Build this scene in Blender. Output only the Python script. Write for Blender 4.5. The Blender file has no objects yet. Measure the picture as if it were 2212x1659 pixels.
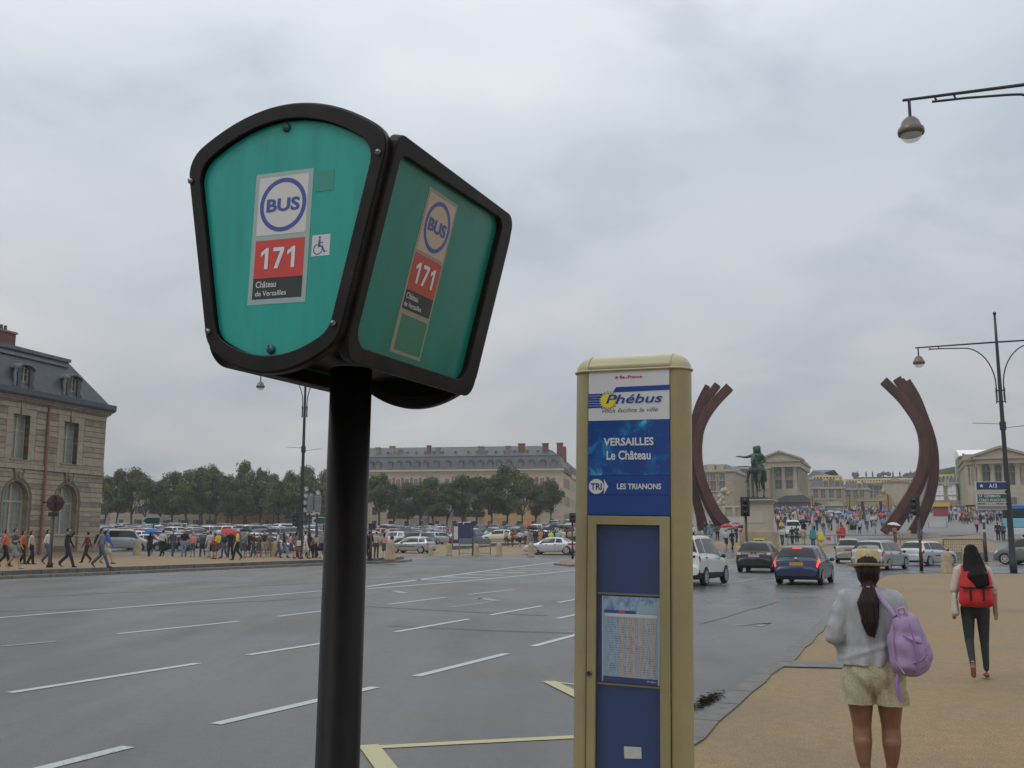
import bpy, bmesh, math, random
import numpy as np
from mathutils import Vector, Matrix, Euler
R = math.radians
random.seed(7)
SC = bpy.context.scene
COL = SC.collection
PI = math.pi
# ------------------------------------------------------------------ camera
FPX, CX, CY, PITCH, CAMH = 2150.0, 1106.0, 829.5, math.atan(327.5/2150), 1.75
cam_d = bpy.data.cameras.new('camera'); cam = bpy.data.objects.new('camera', cam_d); COL.objects.link(cam)
cam_d.sensor_width = 36; cam_d.lens = 36*FPX/2212; cam_d.clip_start = .1; cam_d.clip_end = 9000
cam.location = (0, 0, CAMH); cam.rotation_euler = (R(90)+PITCH, 0, 0)
SC.camera = cam
# ------------------------------------------------------------------ sky, sun, exposure
W = bpy.data.worlds.new('World'); SC.world = W; W.use_nodes = True
nt = W.node_tree; nt.nodes.clear()
def N(t, **k):
    n = nt.nodes.new(t)
    for a, b in k.items(): setattr(n, a, b)
    return n
def LK(a, b): nt.links.new(a, b)
def mth(op, a, b=None, clamp=False):
    n = N('ShaderNodeMath', operation=op, use_clamp=clamp)
    for i, v in enumerate((a, b)):
        if v is None: continue
        if isinstance(v, (int, float)): n.inputs[i].default_value = v
        else: LK(v, n.inputs[i])
    return n.outputs[0]
SUN_EL, SUN_AZ = R(52), R(-115)          # azimuth measured clockwise from +Y (the way the camera looks)
sky = N('ShaderNodeTexSky', sky_type='NISHITA'); sky.sun_disc = False
sky.sun_elevation = SUN_EL; sky.sun_rotation = SUN_AZ; sky.altitude = 130; sky.air_density = 1.0; sky.dust_density = 3.0
tc = N('ShaderNodeTexCoord'); sx = N('ShaderNodeSeparateXYZ'); LK(tc.outputs['Generated'], sx.inputs[0])
zc_ = mth('MAXIMUM', sx.outputs[2], 0.0)
dn = mth('ADD', zc_, 0.28)
cb = N('ShaderNodeCombineXYZ'); LK(mth('DIVIDE', sx.outputs[0], dn), cb.inputs[0]); LK(mth('DIVIDE', sx.outputs[1], dn), cb.inputs[1]); cb.inputs[2].default_value = 0.3
def noise(scale, det, rough, dist=0.0, off=(0,0,0), stretch=(1,1,1)):
    mp = N('ShaderNodeMapping'); LK(cb.outputs[0], mp.inputs[0]); mp.inputs['Location'].default_value = off; mp.inputs['Scale'].default_value = stretch
    n = N('ShaderNodeTexNoise'); LK(mp.outputs[0], n.inputs['Vector']); n.inputs['Scale'].default_value = scale
    n.inputs['Detail'].default_value = det; n.inputs['Roughness'].default_value = rough; n.inputs['Distortion'].default_value = dist
    return n.outputs[0]
big = noise(.95, 3, .5, .6, (3.1, 7.7, 0))
mid = noise(2.3, 5, .52, .35, (11.3, 2.2, 0), (1, 1.1, 1))
def ramp(fac, stops):
    r = N('ShaderNodeValToRGB'); e = r.color_ramp.elements
    while len(e) < len(stops): e.new(.5)
    for q, (p_, c_) in zip(e, stops): q.position = p_; q.color = (*c_, 1)
    LK(fac, r.inputs[0]); return r.outputs[0]
grad = ramp(zc_, [(0, (.425,.435,.445)), (.10, (.505,.520,.540)), (.25, (.66,.685,.715)), (.45, (.80,.845,.895)), (1, (1.12,1.17,1.23))])
cl = mth('ADD', mth('MULTIPLY', big, .6), mth('MULTIPLY', mid, .4))
shade = ramp(cl, [(.36, (.80,.845,.885)), (.46, (.90,.925,.95)), (.54, (1.01,1.005,1.0)), (.66, (1.19,1.155,1.11))])
mx = N('ShaderNodeMix', data_type='RGBA', blend_type='MULTIPLY'); mx.inputs[0].default_value = 1
LK(grad, mx.inputs['A']); LK(shade, mx.inputs['B'])
sc10 = N('ShaderNodeVectorMath', operation='SCALE'); LK(mx.outputs['Result'], sc10.inputs[0]); sc10.inputs['Scale'].default_value = 10.0
cov = ramp(mid, [(.34, (.82,.82,.82)), (.46, (.97,.97,.97))])
mix = N('ShaderNodeMix', data_type='RGBA'); LK(cov, mix.inputs[0]); LK(sky.outputs[0], mix.inputs['A']); LK(sc10.outputs[0], mix.inputs['B'])
bg = N('ShaderNodeBackground'); LK(mix.outputs['Result'], bg.inputs[0]); bg.inputs[1].default_value = .10
wo = N('ShaderNodeOutputWorld'); LK(bg.outputs[0], wo.inputs[0])
sun_d = bpy.data.lights.new('sun', 'SUN'); sun = bpy.data.objects.new('sun', sun_d); COL.objects.link(sun)
sun_d.energy = .55; sun_d.angle = R(20); sun_d.color = (1, .96, .9)
sv = Vector((math.sin(SUN_AZ)*math.cos(SUN_EL), math.cos(SUN_AZ)*math.cos(SUN_EL), math.sin(SUN_EL)))
sun.rotation_euler = sv.to_track_quat('Z', 'Y').to_euler()
SC.view_settings.view_transform = 'Standard'; SC.view_settings.look = 'None'
SC.view_settings.exposure = 0; SC.view_settings.gamma = 1
SC.cycles.max_bounces = 6; SC.cycles.transparent_max_bounces = 12; SC.cycles.volume_bounces = 0; SC.render.filter_size = 1.8

# ------------------------------------------------------------------ terrain and pixel-to-ground helpers
def sm(a, b, x):
    t = min(1, max(0, (x-a)/(b-a))); return t*t*(3-2*t)
def terr(x, y):
    r = math.hypot(x, y); az = math.degrees(math.atan2(x, y))
    k = .02 + .02*sm(-2, 12, az)
    k *= 1 - sm(50, 80, abs(az))
    q = max(0, min(r, 345)-72)
    return k*q*q/(q+8)
def ray(px, py):
    a = (px-CX)/FPX; b = -(py-CY)/FPX
    return Vector((a, math.cos(PITCH)-b*math.sin(PITCH), math.sin(PITCH)+b*math.cos(PITCH)))
def gp(px, py, up=0.0):
    """point of the ground seen at a place in the photograph"""
    d = ray(px, py); t = 1.0
    prev = t
    while t < 600:
        P = d*t
        if CAMH+P.z < terr(P.x, P.y)+up: break
        prev = t; t *= 1.01
    lo, hi = prev, t
    for _ in range(30):
        m = (lo+hi)/2; P = d*m
        if CAMH+P.z < terr(P.x, P.y)+up: hi = m
        else: lo = m
    P = d*lo
    return Vector((P.x, P.y, terr(P.x, P.y)+up))
def at(px, py, Y):
    d = ray(px, py); t = Y/d.y
    return Vector((d.x*t, Y, CAMH+d.z*t))
def gd(px, Y):
    """ground point in the column px at depth Y"""
    x = (px-CX)/FPX*Y*1.0117
    for _ in range(3):
        P = at(px, 1140, Y); x = P.x
    return Vector((x, Y, terr(x, Y)))
# ------------------------------------------------------------------ materials
MATS = {}
def mat(name, col, rough=.6, metal=0., var=0., vscale=4., bump=0., bscale=60., spec=.5, emit=0, trans=0, alpha=1, coat=0, dirt=None, stretch=(1,1,1)):
    if name in MATS: return MATS[name]
    m = bpy.data.materials.new(name); m.use_nodes = True; t = m.node_tree
    b = t.nodes['Principled BSDF']; b.inputs['Base Color'].default_value = (*col, 1); b.inputs['Roughness'].default_value = rough
    b.inputs['Metallic'].default_value = metal; b.inputs['Specular IOR Level'].default_value = spec
    if coat: b.inputs['Coat Weight'].default_value = coat; b.inputs['Coat Roughness'].default_value = .08
    if emit: b.inputs['Emission Color'].default_value = (*col, 1); b.inputs['Emission Strength'].default_value = emit
    if trans: b.inputs['Transmission Weight'].default_value = trans
    if alpha < 1: b.inputs['Alpha'].default_value = alpha
    if var or bump or dirt:
        tc = t.nodes.new('ShaderNodeTexCoord'); mp = t.nodes.new('ShaderNodeMapping'); t.links.new(tc.outputs['Object'], mp.inputs[0]); mp.inputs['Scale'].default_value = stretch
    if var or dirt:
        n = t.nodes.new('ShaderNodeTexNoise'); n.inputs['Scale'].default_value = vscale; n.inputs['Detail'].default_value = 6; n.inputs['Roughness'].default_value = .62
        t.links.new(mp.outputs[0], n.inputs['Vector'])
        r = t.nodes.new('ShaderNodeValToRGB'); r.color_ramp.elements[0].position = .3; r.color_ramp.elements[1].position = .7
        c2 = dirt or col
        lo = tuple(max(0, c*(1-var)) for c in c2); hi = tuple(min(1, c*(1+var)) for c in col)
        r.color_ramp.elements[0].color = (*lo, 1); r.color_ramp.elements[1].color = (*hi, 1)
        t.links.new(n.outputs[0], r.inputs[0]); t.links.new(r.outputs[0], b.inputs['Base Color'])
    if bump:
        n2 = t.nodes.new('ShaderNodeTexNoise'); n2.inputs['Scale'].default_value = bscale; n2.inputs['Detail'].default_value = 4
        t.links.new(mp.outputs[0], n2.inputs['Vector'])
        bp = t.nodes.new('ShaderNodeBump'); bp.inputs['Strength'].default_value = bump; bp.inputs['Distance'].default_value = .02
        t.links.new(n2.outputs[0], bp.inputs['Height']); t.links.new(bp.outputs[0], b.inputs['Normal'])
    MATS[name] = m; return m
# ------------------------------------------------------------------ object helpers
def tag(o, label=None, cat=None, group=None, kind=None):
    if label: o['label'] = label
    if cat: o['category'] = cat
    if group: o['group'] = group
    if kind: o['kind'] = kind
    return o
def empty(name, loc=(0,0,0), rz=0, label=None, cat=None, group=None):
    o = bpy.data.objects.new(name, None); o.empty_display_size = .2; COL.objects.link(o)
    o.location = loc; o.rotation_euler = (0, 0, rz)
    return tag(o, label, cat, group)
def kids(o): return CH.get(o.name, [])
CH = {}
def setp(o, parent):
    if parent is not None:
        o.parent = parent; CH.setdefault(parent.name, []).append(o)
def copy_tree(o, parent=None):
    c = o.copy(); COL.objects.link(c)
    if parent is not None: c.parent = parent; CH.setdefault(c.parent.name, []).append(c)
    for ch in list(kids(o)): copy_tree(ch, c)
    return c
class MB:
    def __init__(s): s.v = []; s.f = []; s.m = []; s.M = Matrix(); s.mi = 0; s.sm = []
    def add(s, vs, fs, mi=None, smooth=False):
        o = len(s.v); s.v += [tuple(s.M @ Vector(v)) for v in vs]
        s.f += [tuple(i+o for i in f) for f in fs]; s.m += [s.mi if mi is None else mi]*len(fs); s.sm += [smooth]*len(fs); return s
    def box(s, c, d, rz=0, mi=None, rot=None):
        x, y, z = d[0]/2, d[1]/2, d[2]/2
        vs = [Vector((a*x, b*y, e*z)) for e in (-1, 1) for a, b in ((-1,-1),(1,-1),(1,1),(-1,1))]
        T = rot if rot is not None else Matrix.Rotation(rz, 3, 'Z')
        return s.add([T @ v+Vector(c) for v in vs], [(0,3,2,1),(4,5,6,7),(0,1,5,4),(1,2,6,5),(2,3,7,6),(3,0,4,7)], mi)
    def bx(s, x0, x1, y0, y1, z0, z1, mi=None):
        return s.box(((x0+x1)/2, (y0+y1)/2, (z0+z1)/2), (x1-x0, y1-y0, z1-z0), mi=mi)
    def prism(s, poly, f0, f1, mi=None, smooth=False, caps=True):
        """poly of 2D points; f0/f1 map a 2D point to 3D at both ends"""
        n = len(poly); vs = [f0(p) for p in poly]+[f1(p) for p in poly]
        s.add(vs, [(i, (i+1) % n, n+(i+1) % n, n+i) for i in range(n)], mi, smooth)
        if caps: s.add(vs, [tuple(range(n))[::-1], tuple(range(n, 2*n))], mi)
        return s
    def ring(s, out, inn, f0, f1, mi=None):
        """frame between two closed outlines with the same count, from f0 to f1"""
        n = len(out); vs = [f0(p) for p in out]+[f0(p) for p in inn]+[f1(p) for p in out]+[f1(p) for p in inn]; fs = []
        for i in range(n):
            j = (i+1) % n
            fs += [(i, j, n+j, n+i), (2*n+i, 3*n+i, 3*n+j, 2*n+j), (i, 2*n+i, 2*n+j, j), (n+i, n+j, 3*n+j, 3*n+i)]
        return s.add(vs, fs, mi)
    def tube(s, path, rad, n=8, mi=None, caps=True, smooth=True):
        path = [Vector(p) for p in path]; k = len(path)
        if not hasattr(rad, '__len__'): rad = [rad]*k
        vs = []; up = None
        for i, p in enumerate(path):
            t = (path[min(i+1, k-1)]-path[max(i-1, 0)]).normalized()
            if up is None:
                a = t.cross(Vector((0, 0, 1)) if abs(t.z) < .9 else Vector((1, 0, 0))).normalized()
            else: a = (up-t*up.dot(t)).normalized()
            up = a; b = t.cross(a)
            for j in range(n):
                q = 2*PI*j/n; vs.append(p+(a*math.cos(q)+b*math.sin(q))*rad[i])
        fs = [(i*n+j, i*n+(j+1) % n, (i+1)*n+(j+1) % n, (i+1)*n+j) for i in range(k-1) for j in range(n)]
        s.add(vs, fs, mi, smooth)
        if caps: s.add(vs, [tuple(range(n))[::-1], tuple(range((k-1)*n, k*n))], mi)
        return s
    def lathe(s, prof, n=16, c=(0,0,0), mi=None, smooth=True, a0=0., a1=2*PI):
        full = abs(a1-a0-2*PI) < 1e-6; m = n if full else n+1; vs = []
        for r_, z_ in prof:
            for j in range(m):
                q = a0+(a1-a0)*j/n; vs.append((c[0]+r_*math.cos(q), c[1]+r_*math.sin(q), c[2]+z_))
        fs = [(i*m+j, i*m+(j+1) % m, (i+1)*m+(j+1) % m, (i+1)*m+j) for i in range(len(prof)-1) for j in range(n)]
        return s.add(vs, fs, mi, smooth)
    def ball(s, c, r_, n=10, mi=None):
        rr = r_ if hasattr(r_, '__len__') else (r_, r_, r_); h = n//2; vs = []
        for i in range(h+1):
            a = PI*i/h-PI/2
            for j in range(n):
                q = 2*PI*j/n; vs.append((c[0]+rr[0]*math.cos(a)*math.cos(q), c[1]+rr[1]*math.cos(a)*math.sin(q), c[2]+rr[2]*math.sin(a)))
        return s.add(vs, [(i*n+j, i*n+(j+1) % n, (i+1)*n+(j+1) % n, (i+1)*n+j) for i in range(h) for j in range(n)], mi, True)
    def mesh(s, name):
        me = bpy.data.meshes.new(name); me.from_pydata(s.v, [], s.f); me.polygons.foreach_set('material_index', s.m); me.polygons.foreach_set('use_smooth', s.sm)
        me.update(); return me
    def build(s, name, mats, parent=None, loc=None, rz=0, **kw):
        me = s.mesh(name)
        for m in (mats if isinstance(mats, (list, tuple)) else [mats]): me.materials.append(m)
        return link(name, me, parent, loc, rz, **kw)
def link(name, me, parent=None, loc=None, rz=0, label=None, cat=None, group=None, kind=None):
    o = bpy.data.objects.new(name, me); COL.objects.link(o); setp(o, parent)
    if loc is not None: o.location = loc
    o.rotation_euler.z = rz
    return tag(o, label, cat, group, kind)
def bevel(o, w, seg=2):
    md = o.modifiers.new('bevel', 'BEVEL'); md.width = w; md.segments = seg; md.limit_method = 'ANGLE'; md.angle_limit = R(40); return o
def recolor(o, idx, m):
    o.material_slots[idx].link = 'OBJECT'; o.material_slots[idx].material = m
# ------------------------------------------------------------------ lettering (built flat, converted in one go at the end)
TEXTS = []
def letters(body, x0, x1, z0, z1, f, m, parent, name='lettering', weight=0., shear=0., fitw=True, align='L', label=None):
    """flat lettering; f maps (u,w) on the face to a 3D point in the parent's space; the text is fitted to the box"""
    c = bpy.data.curves.new(name, 'FONT'); c.body = body; c.offset = weight; c.shear = shear; c.resolution_u = 3
    t = bpy.data.objects.new('tmp_text', c); COL.objects.link(t)
    o = bpy.data.objects.new(name, bpy.data.meshes.new(name)); COL.objects.link(o); setp(o, parent); tag(o, label)
    TEXTS.append((t, o, x0, x1, z0, z1, f, m, fitw))
    return o
def bake_letters():
    dg = bpy.context.evaluated_depsgraph_get(); dg.update()
    for t, o, x0, x1, z0, z1, f, m, fitw in TEXTS:
        me = bpy.data.meshes.new_from_object(t.evaluated_get(dg)); me.materials.clear(); me.materials.append(m)
        co = np.zeros(len(me.vertices)*3); me.vertices.foreach_get('co', co); co = co.reshape(-1, 3)
        a, b = co.min(0), co.max(0)
        sz = (z1-z0)/(b[1]-a[1]); sxx = (x1-x0)/(b[0]-a[0]) if fitw else sz
        for i, v in enumerate(me.vertices):
            v.co = f((x0+(co[i, 0]-a[0])*sxx, z0+(co[i, 1]-a[1])*sz))
        old = o.data; o.data = me; me.name = o.name
        bpy.data.meshes.remove(old); cu = t.data; bpy.data.objects.remove(t); bpy.data.curves.remove(cu)
# ------------------------------------------------------------------ figures grown from overlapping limbs, then fused
FIG = []
def limb(mb, p0, p1, r0, r1, n=10):
    p0, p1 = Vector(p0), Vector(p1)
    t = p1-p0; L = t.length or 1e-4; t = t/L if L > 1e-3 else Vector((0, 0, 1))
    r0 = r0 if hasattr(r0, '__len__') else (r0, r0); r1 = r1 if hasattr(r1, '__len__') else (r1, r1)
    a = Vector((1, 0, 0)); a = a-t*a.dot(t)
    if a.length < .3: a = Vector((0, 1, 0)); a = a-t*a.dot(t)
    a.normalize(); b = t.cross(a); rings = []
    for k in range(4):
        q = -PI/2+PI/2*(k+.35)/4.35; rings.append((p0+t*min(r0)*math.sin(q), r0[0]*math.cos(q), r0[1]*math.cos(q)))
    rings.append((p0, *r0)); rings.append((p0.lerp(p1, .5), (r0[0]+r1[0])/2, (r0[1]+r1[1])/2)); rings.append((p1, *r1))
    for k in range(4):
        q = PI/2*(k+1)/4.35; rings.append((p1+t*min(r1)*math.sin(q), r1[0]*math.cos(q), r1[1]*math.cos(q)))
    vs = [c+a*(x*math.cos(2*PI*j/n))+b*(y*math.sin(2*PI*j/n)) for c, x, y in rings for j in range(n)]
    m = len(rings)
    fs = [(i*n+j, i*n+(j+1) % n, (i+1)*n+(j+1) % n, (i+1)*n+j) for i in range(m-1) for j in range(n)]+[tuple(range(n))[::-1], tuple(range((m-1)*n, m*n))]
    mb.add(vs, fs)
def fuse(name, parts, voxel, smooth=2, mats=None, cut=None, warp=None):
    """parts: (p0,p1,r0,r1,region). Returns a mesh that is filled by grow_all()."""
    mb = MB()
    for p in parts: limb(mb, *p[:4])
    t = bpy.data.objects.new('tmp_fig', mb.mesh('tmp')); COL.objects.link(t)
    r_ = t.modifiers.new('r', 'REMESH'); r_.mode = 'VOXEL'; r_.voxel_size = voxel; r_.use_smooth_shade = True
    if smooth:
        s_ = t.modifiers.new('s', 'SMOOTH'); s_.iterations = smooth; s_.factor = .5
    me = bpy.data.meshes.new(name); FIG.append((t, me, parts, mats, cut, warp)); return me
def grow_all():
    dg = bpy.context.evaluated_depsgraph_get(); dg.update()
    for t, me, parts, mats, cut, warp in FIG:
        src = bpy.data.meshes.new_from_object(t.evaluated_get(dg))
        if cut:      # trim a straight hem: keep what lies above the plane
            bm = bmesh.new(); bm.from_mesh(src); no = Vector(cut[:3]).normalized()
            bmesh.ops.bisect_plane(bm, geom=bm.verts[:]+bm.edges[:]+bm.faces[:], plane_co=Vector((0, 0, cut[3])), plane_no=no, clear_inner=True); bm.to_mesh(src); bm.free()
        nv = len(src.vertices); co = np.zeros(nv*3); src.vertices.foreach_get('co', co); co = co.reshape(-1, 3)
        if warp: co = warp(co)
        fs = [tuple(p.vertices) for p in src.polygons]
        me.from_pydata([tuple(c) for c in co], [], fs); me.polygons.foreach_set('use_smooth', [True]*len(fs))
        cen = np.array([co[list(f)].mean(0) for f in fs]) if fs else np.zeros((0, 3))
        best = np.full(len(fs), 1e9); reg = np.zeros(len(fs), int)
        for p in parts:
            p0, p1 = np.array(p[0], float), np.array(p[1], float); d = p1-p0; L2 = max(d@d, 1e-9)
            k = np.clip((cen-p0)@d/L2, 0, 1); q = p0+k[:, None]*d
            r0 = np.mean(p[2]); r1 = np.mean(p[3]); rr = r0+(r1-r0)*k
            dist = np.linalg.norm(cen-q, axis=1)-rr+(p[5] if len(p) > 5 else 0)
            w = dist < best; best[w] = dist[w]; reg[w] = p[4]
        me.polygons.foreach_set('material_index', reg.tolist())
        for m in mats or []: me.materials.append(m)
        me.update(); bpy.data.meshes.remove(src); d_ = t.data; bpy.data.objects.remove(t); bpy.data.meshes.remove(d_)
    FIG.clear()
# ------------------------------------------------------------------ materials shared by vehicles and fittings
M_GLASS = mat('car_glass', (.016,.021,.024), .10, spec=.45); M_TYRE = mat('tyre', (.012,.012,.012), .75); M_RIM = mat('alloy_rim', (.42,.43,.44), .4, metal=.15)
M_TRIM = mat('black_plastic', (.018,.018,.02), .55); M_TAIL = mat('tail_lamp', (.32,.012,.015), .2, spec=.7); M_TAILON = mat('lit_tail_lamp', (1.0,.06,.03), .3, emit=1.6)
M_HEAD = mat('head_lamp', (.55,.57,.60), .1, spec=.8); M_HEADON = mat('lit_head_lamp', (1.0,.98,.9), .2, emit=3)
M_PLW = mat('white_number_plate', (.50,.50,.50), .5); M_PLY = mat('yellow_number_plate', (.62,.36,.03), .5); M_PLR = mat('red_plate', (.35,.03,.03), .5); M_INK = mat('plate_ink', (.02,.02,.03), .5)
M_CHROME = mat('chrome_trim', (.5,.5,.5), .2, metal=.9); M_CABIN = mat('cabin_dark', (.01,.01,.011), .8); M_ARCH = mat('wheel_arch_dark', (.006,.006,.006), .9)
def rebase(root, loc):
    L_ = Vector(loc)-root.location
    for ch in kids(root): ch.location = ch.location-L_
    root.location = loc
# ================================================================== GROUND, ROADS, MARKINGS
def node_mat(name):
    m = bpy.data.materials.new(name); m.use_nodes = True; MATS[name] = m
    return m, m.node_tree, m.node_tree.nodes['Principled BSDF']
def nz(t, vec, scale, det=6, rough=.6, dist=0):
    n = t.nodes.new('ShaderNodeTexNoise'); n.inputs['Scale'].default_value = scale; n.inputs['Detail'].default_value = det
    n.inputs['Roughness'].default_value = rough; n.inputs['Distortion'].default_value = dist; t.links.new(vec, n.inputs['Vector']); return n.outputs[0]
def rp(t, fac, stops):
    r = t.nodes.new('ShaderNodeValToRGB'); e = r.color_ramp.elements
    while len(e) < len(stops): e.new(.5)
    for q, (p_, c_) in zip(e, stops):
        q.position = p_; q.color = (*(c_ if hasattr(c_, '__len__') else (c_, c_, c_)), 1)
    t.links.new(fac, r.inputs[0]); return r.outputs[0]
def mixc(t, fac, a, b, mode='MIX'):
    n = t.nodes.new('ShaderNodeMix'); n.data_type = 'RGBA'; n.blend_type = mode
    for s_, v in ((n.inputs[0], fac), (n.inputs['A'], a), (n.inputs['B'], b)):
        if isinstance(v, (int, float)): s_.default_value = v
        elif isinstance(v, tuple): s_.default_value = (*v, 1)
        else: t.links.new(v, s_)
    return n.outputs['Result']
def bumpn(t, b, h, strength, dist=.02):
    bp = t.nodes.new('ShaderNodeBump'); bp.inputs['Strength'].default_value = strength; bp.inputs['Distance'].default_value = dist
    t.links.new(h, bp.inputs['Height']); t.links.new(bp.outputs[0], b.inputs['Normal'])
# sandy gravel, damp in patches
m, t, b = node_mat('sandy_gravel'); g_ = t.nodes.new('ShaderNodeNewGeometry').outputs['Position']
fine = nz(t, g_, 70, 3, .8); med = nz(t, g_, 6, 5, .65); bigp = nz(t, g_, .35, 4, .6)
c0 = rp(t, fine, [(.30, (.125,.084,.040)), (.5, (.25,.176,.088)), (.72, (.39,.29,.165))])
c1 = rp(t, bigp, [(.3, (.68,.67,.68)), (.5, (.94,.93,.92)), (.7, (1.08,1.05,1.0))]); c2 = rp(t, med, [(.3, (.86,.86,.86)), (.7, (1.1,1.1,1.1))])
t.links.new(mixc(t, 1.0, mixc(t, 1.0, c0, c1, 'MULTIPLY'), c2, 'MULTIPLY'), b.inputs['Base Color'])
t.links.new(rp(t, bigp, [(.35, .62), (.65, .9)]), b.inputs['Roughness']); bumpn(t, b, fine, .5, .012)
M_SAND = m
# wet asphalt
m, t, b = node_mat('wet_asphalt'); g_ = t.nodes.new('ShaderNodeNewGeometry').outputs['Position']
fine = nz(t, g_, 90, 2, .8); med = nz(t, g_, 9, 5, .7)
mp = t.nodes.new('ShaderNodeMapping'); mp.inputs['Rotation'].default_value = (0, 0, R(25)); mp.inputs['Scale'].default_value = (.5, .09, 1); t.links.new(g_, mp.inputs[0])
streak = nz(t, mp.outputs[0], 1.0, 6, .62, .3); wet = nz(t, g_, .16, 4, .55)
c0 = rp(t, fine, [(.3, (.054,.055,.054)), (.5, (.112,.112,.110)), (.75, (.225,.224,.220))])
c1 = rp(t, streak, [(.3, (.68,.67,.665)), (.5, (.99,.97,.945)), (.72, (1.28,1.25,1.19))]); c2 = rp(t, med, [(.3, (.88,.88,.88)), (.7, (1.1,1.1,1.1))])
col = mixc(t, 1.0, mixc(t, 1.0, c0, c1, 'MULTIPLY'), c2, 'MULTIPLY')
sx_ = t.nodes.new('ShaderNodeSeparateXYZ'); t.links.new(g_, sx_.inputs[0])
mr = t.nodes.new('ShaderNodeMapRange'); mr.inputs['From Min'].default_value = -2; mr.inputs['From Max'].default_value = 6; t.links.new(sx_.outputs[0], mr.inputs[0])
ad = t.nodes.new('ShaderNodeMath'); ad.operation = 'MULTIPLY_ADD'; t.links.new(mr.outputs[0], ad.inputs[0]); ad.inputs[1].default_value = .22; t.links.new(wet, ad.inputs[2])
wetm = rp(t, ad.outputs[0], [(.45, 0.0), (.72, 1.0)])
t.links.new(mixc(t, wetm, col, mixc(t, 1.0, col, (.62,.64,.67), 'MULTIPLY')), b.inputs['Base Color'])
t.links.new(rp(t, ad.outputs[0], [(.45, .62), (.60, .42), (.75, .24)]), b.inputs['Roughness']); b.inputs['Specular IOR Level'].default_value = .5
bumpn(t, b, fine, .30, .008)
M_ASPH = m
m, t, b = node_mat('granite_setts'); g_ = t.nodes.new('ShaderNodeNewGeometry').outputs['Position']
fine = nz(t, g_, 40, 4, .8); med = nz(t, g_, 2.2, 5, .7)
t.links.new(mixc(t, 1.0, rp(t, fine, [(.3, (.10,.093,.083)), (.7, (.21,.197,.178))]), rp(t, med, [(.3, (.6,.6,.62)), (.7, (1.1,1.1,1.1))]), 'MULTIPLY'), b.inputs['Base Color'])
b.inputs['Roughness'].default_value = .5; bumpn(t, b, fine, .5, .02); M_SETT = m
M_GUT = mat('wet_gutter_stone', (.085,.083,.078), .42, var=.5, vscale=6, bump=.6, bscale=25, dirt=(.13,.105,.07))
M_KERB = mat('kerb_granite', (.10,.10,.10), .5, var=.35, vscale=3, bump=.4, bscale=30)
M_KERBL = mat('kerb_worn', (.17,.155,.13), .6, var=.35, vscale=5, bump=.4, bscale=30)
def worn(name, col, thr):
    m, t, b = node_mat(name); g_ = t.nodes.new('ShaderNodeNewGeometry').outputs['Position']
    n1 = nz(t, g_, 22, 6, .75); n2 = nz(t, g_, 1.1, 3, .6)
    s_ = t.nodes.new('ShaderNodeMath'); s_.operation = 'MULTIPLY_ADD'; t.links.new(n2, s_.inputs[0]); s_.inputs[1].default_value = .5; t.links.new(n1, s_.inputs[2])
    f_ = rp(t, s_.outputs[0], [(thr, 0.0), (thr+.13, 1.0)])
    t.links.new(mixc(t, f_, (.115,.118,.12), col), b.inputs['Base Color']); b.inputs['Roughness'].default_value = .55; return m
M_WHITE = worn('worn_white_paint', (.42,.43,.42), .53); M_FAINT = worn('faded_white_paint', (.26,.265,.265), .60); M_YEL = worn('worn_yellow_paint', (.40,.37,.20), .50)

# ground sheet to the horizon
vs = [(0, 0, 0)]; rs = [3, 8, 20, 40, 60, 72]+list(range(78, 200, 6))+list(range(200, 360, 15))+[420, 600, 1200, 3500, 8000]
azs = [i*3-180 for i in range(120)]
for r_ in rs:
    for a_ in azs:
        x, y = r_*math.sin(R(a_)), r_*math.cos(R(a_)); vs.append((x, y, terr(x, y)-.012))
n_ = len(azs)
fs = [(0, 1+(j+1) % n_, 1+j) for j in range(n_)]+[(1+i*n_+j, 1+i*n_+(j+1) % n_, 1+(i+1)*n_+(j+1) % n_, 1+(i+1)*n_+j) for i in range(len(rs)-1) for j in range(n_)]
me = bpy.data.meshes.new('ground'); me.from_pydata(vs, [], fs); me.materials.append(M_SAND)
link('ground', me, kind='structure')
def drape(name, poly, up, m, parent=None, step=6.0, kind='structure', side=None, M_side=None, sub=True):
    """a sheet (or slab when side is given) laid on the terrain inside a world polygon"""
    bm = bmesh.new(); f = bm.faces.new([bm.verts.new((p[0], p[1], 0)) for p in poly]); bmesh.ops.triangulate(bm, faces=[f])
    if sub:
        xs = [p[0] for p in poly]; ys = [p[1] for p in poly]
        for ax, lo, hi in ((0, min(xs), max(xs)), (1, max(60, min(ys)), max(ys))):
            k = math.ceil(lo/step)*step
            while k < hi:
                no = Vector((1, 0, 0)) if ax == 0 else Vector((0, 1, 0))
                bmesh.ops.bisect_plane(bm, geom=bm.verts[:]+bm.edges[:]+bm.faces[:], plane_co=no*k, plane_no=no); k += step
    for v in bm.verts: v.co.z = terr(v.co.x, v.co.y)+up
    bmesh.ops.recalc_face_normals(bm, faces=bm.faces[:])
    for f in bm.faces:
        if f.normal.z < 0: f.normal_flip()
    if side:
        ed = [e for e in bm.edges if e.is_boundary]; ex = bmesh.ops.extrude_edge_only(bm, edges=ed)
        for v in [q for q in ex['geom'] if isinstance(q, bmesh.types.BMVert)]: v.co.z -= side
        for f in [q for q in ex['geom'] if isinstance(q, bmesh.types.BMFace)]: f.material_index = 1
    me = bpy.data.meshes.new(name); bm.to_mesh(me); bm.free(); me.materials.append(m)
    if side: me.materials.append(M_side or m)
    return link(name, me, parent, kind=kind)
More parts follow.
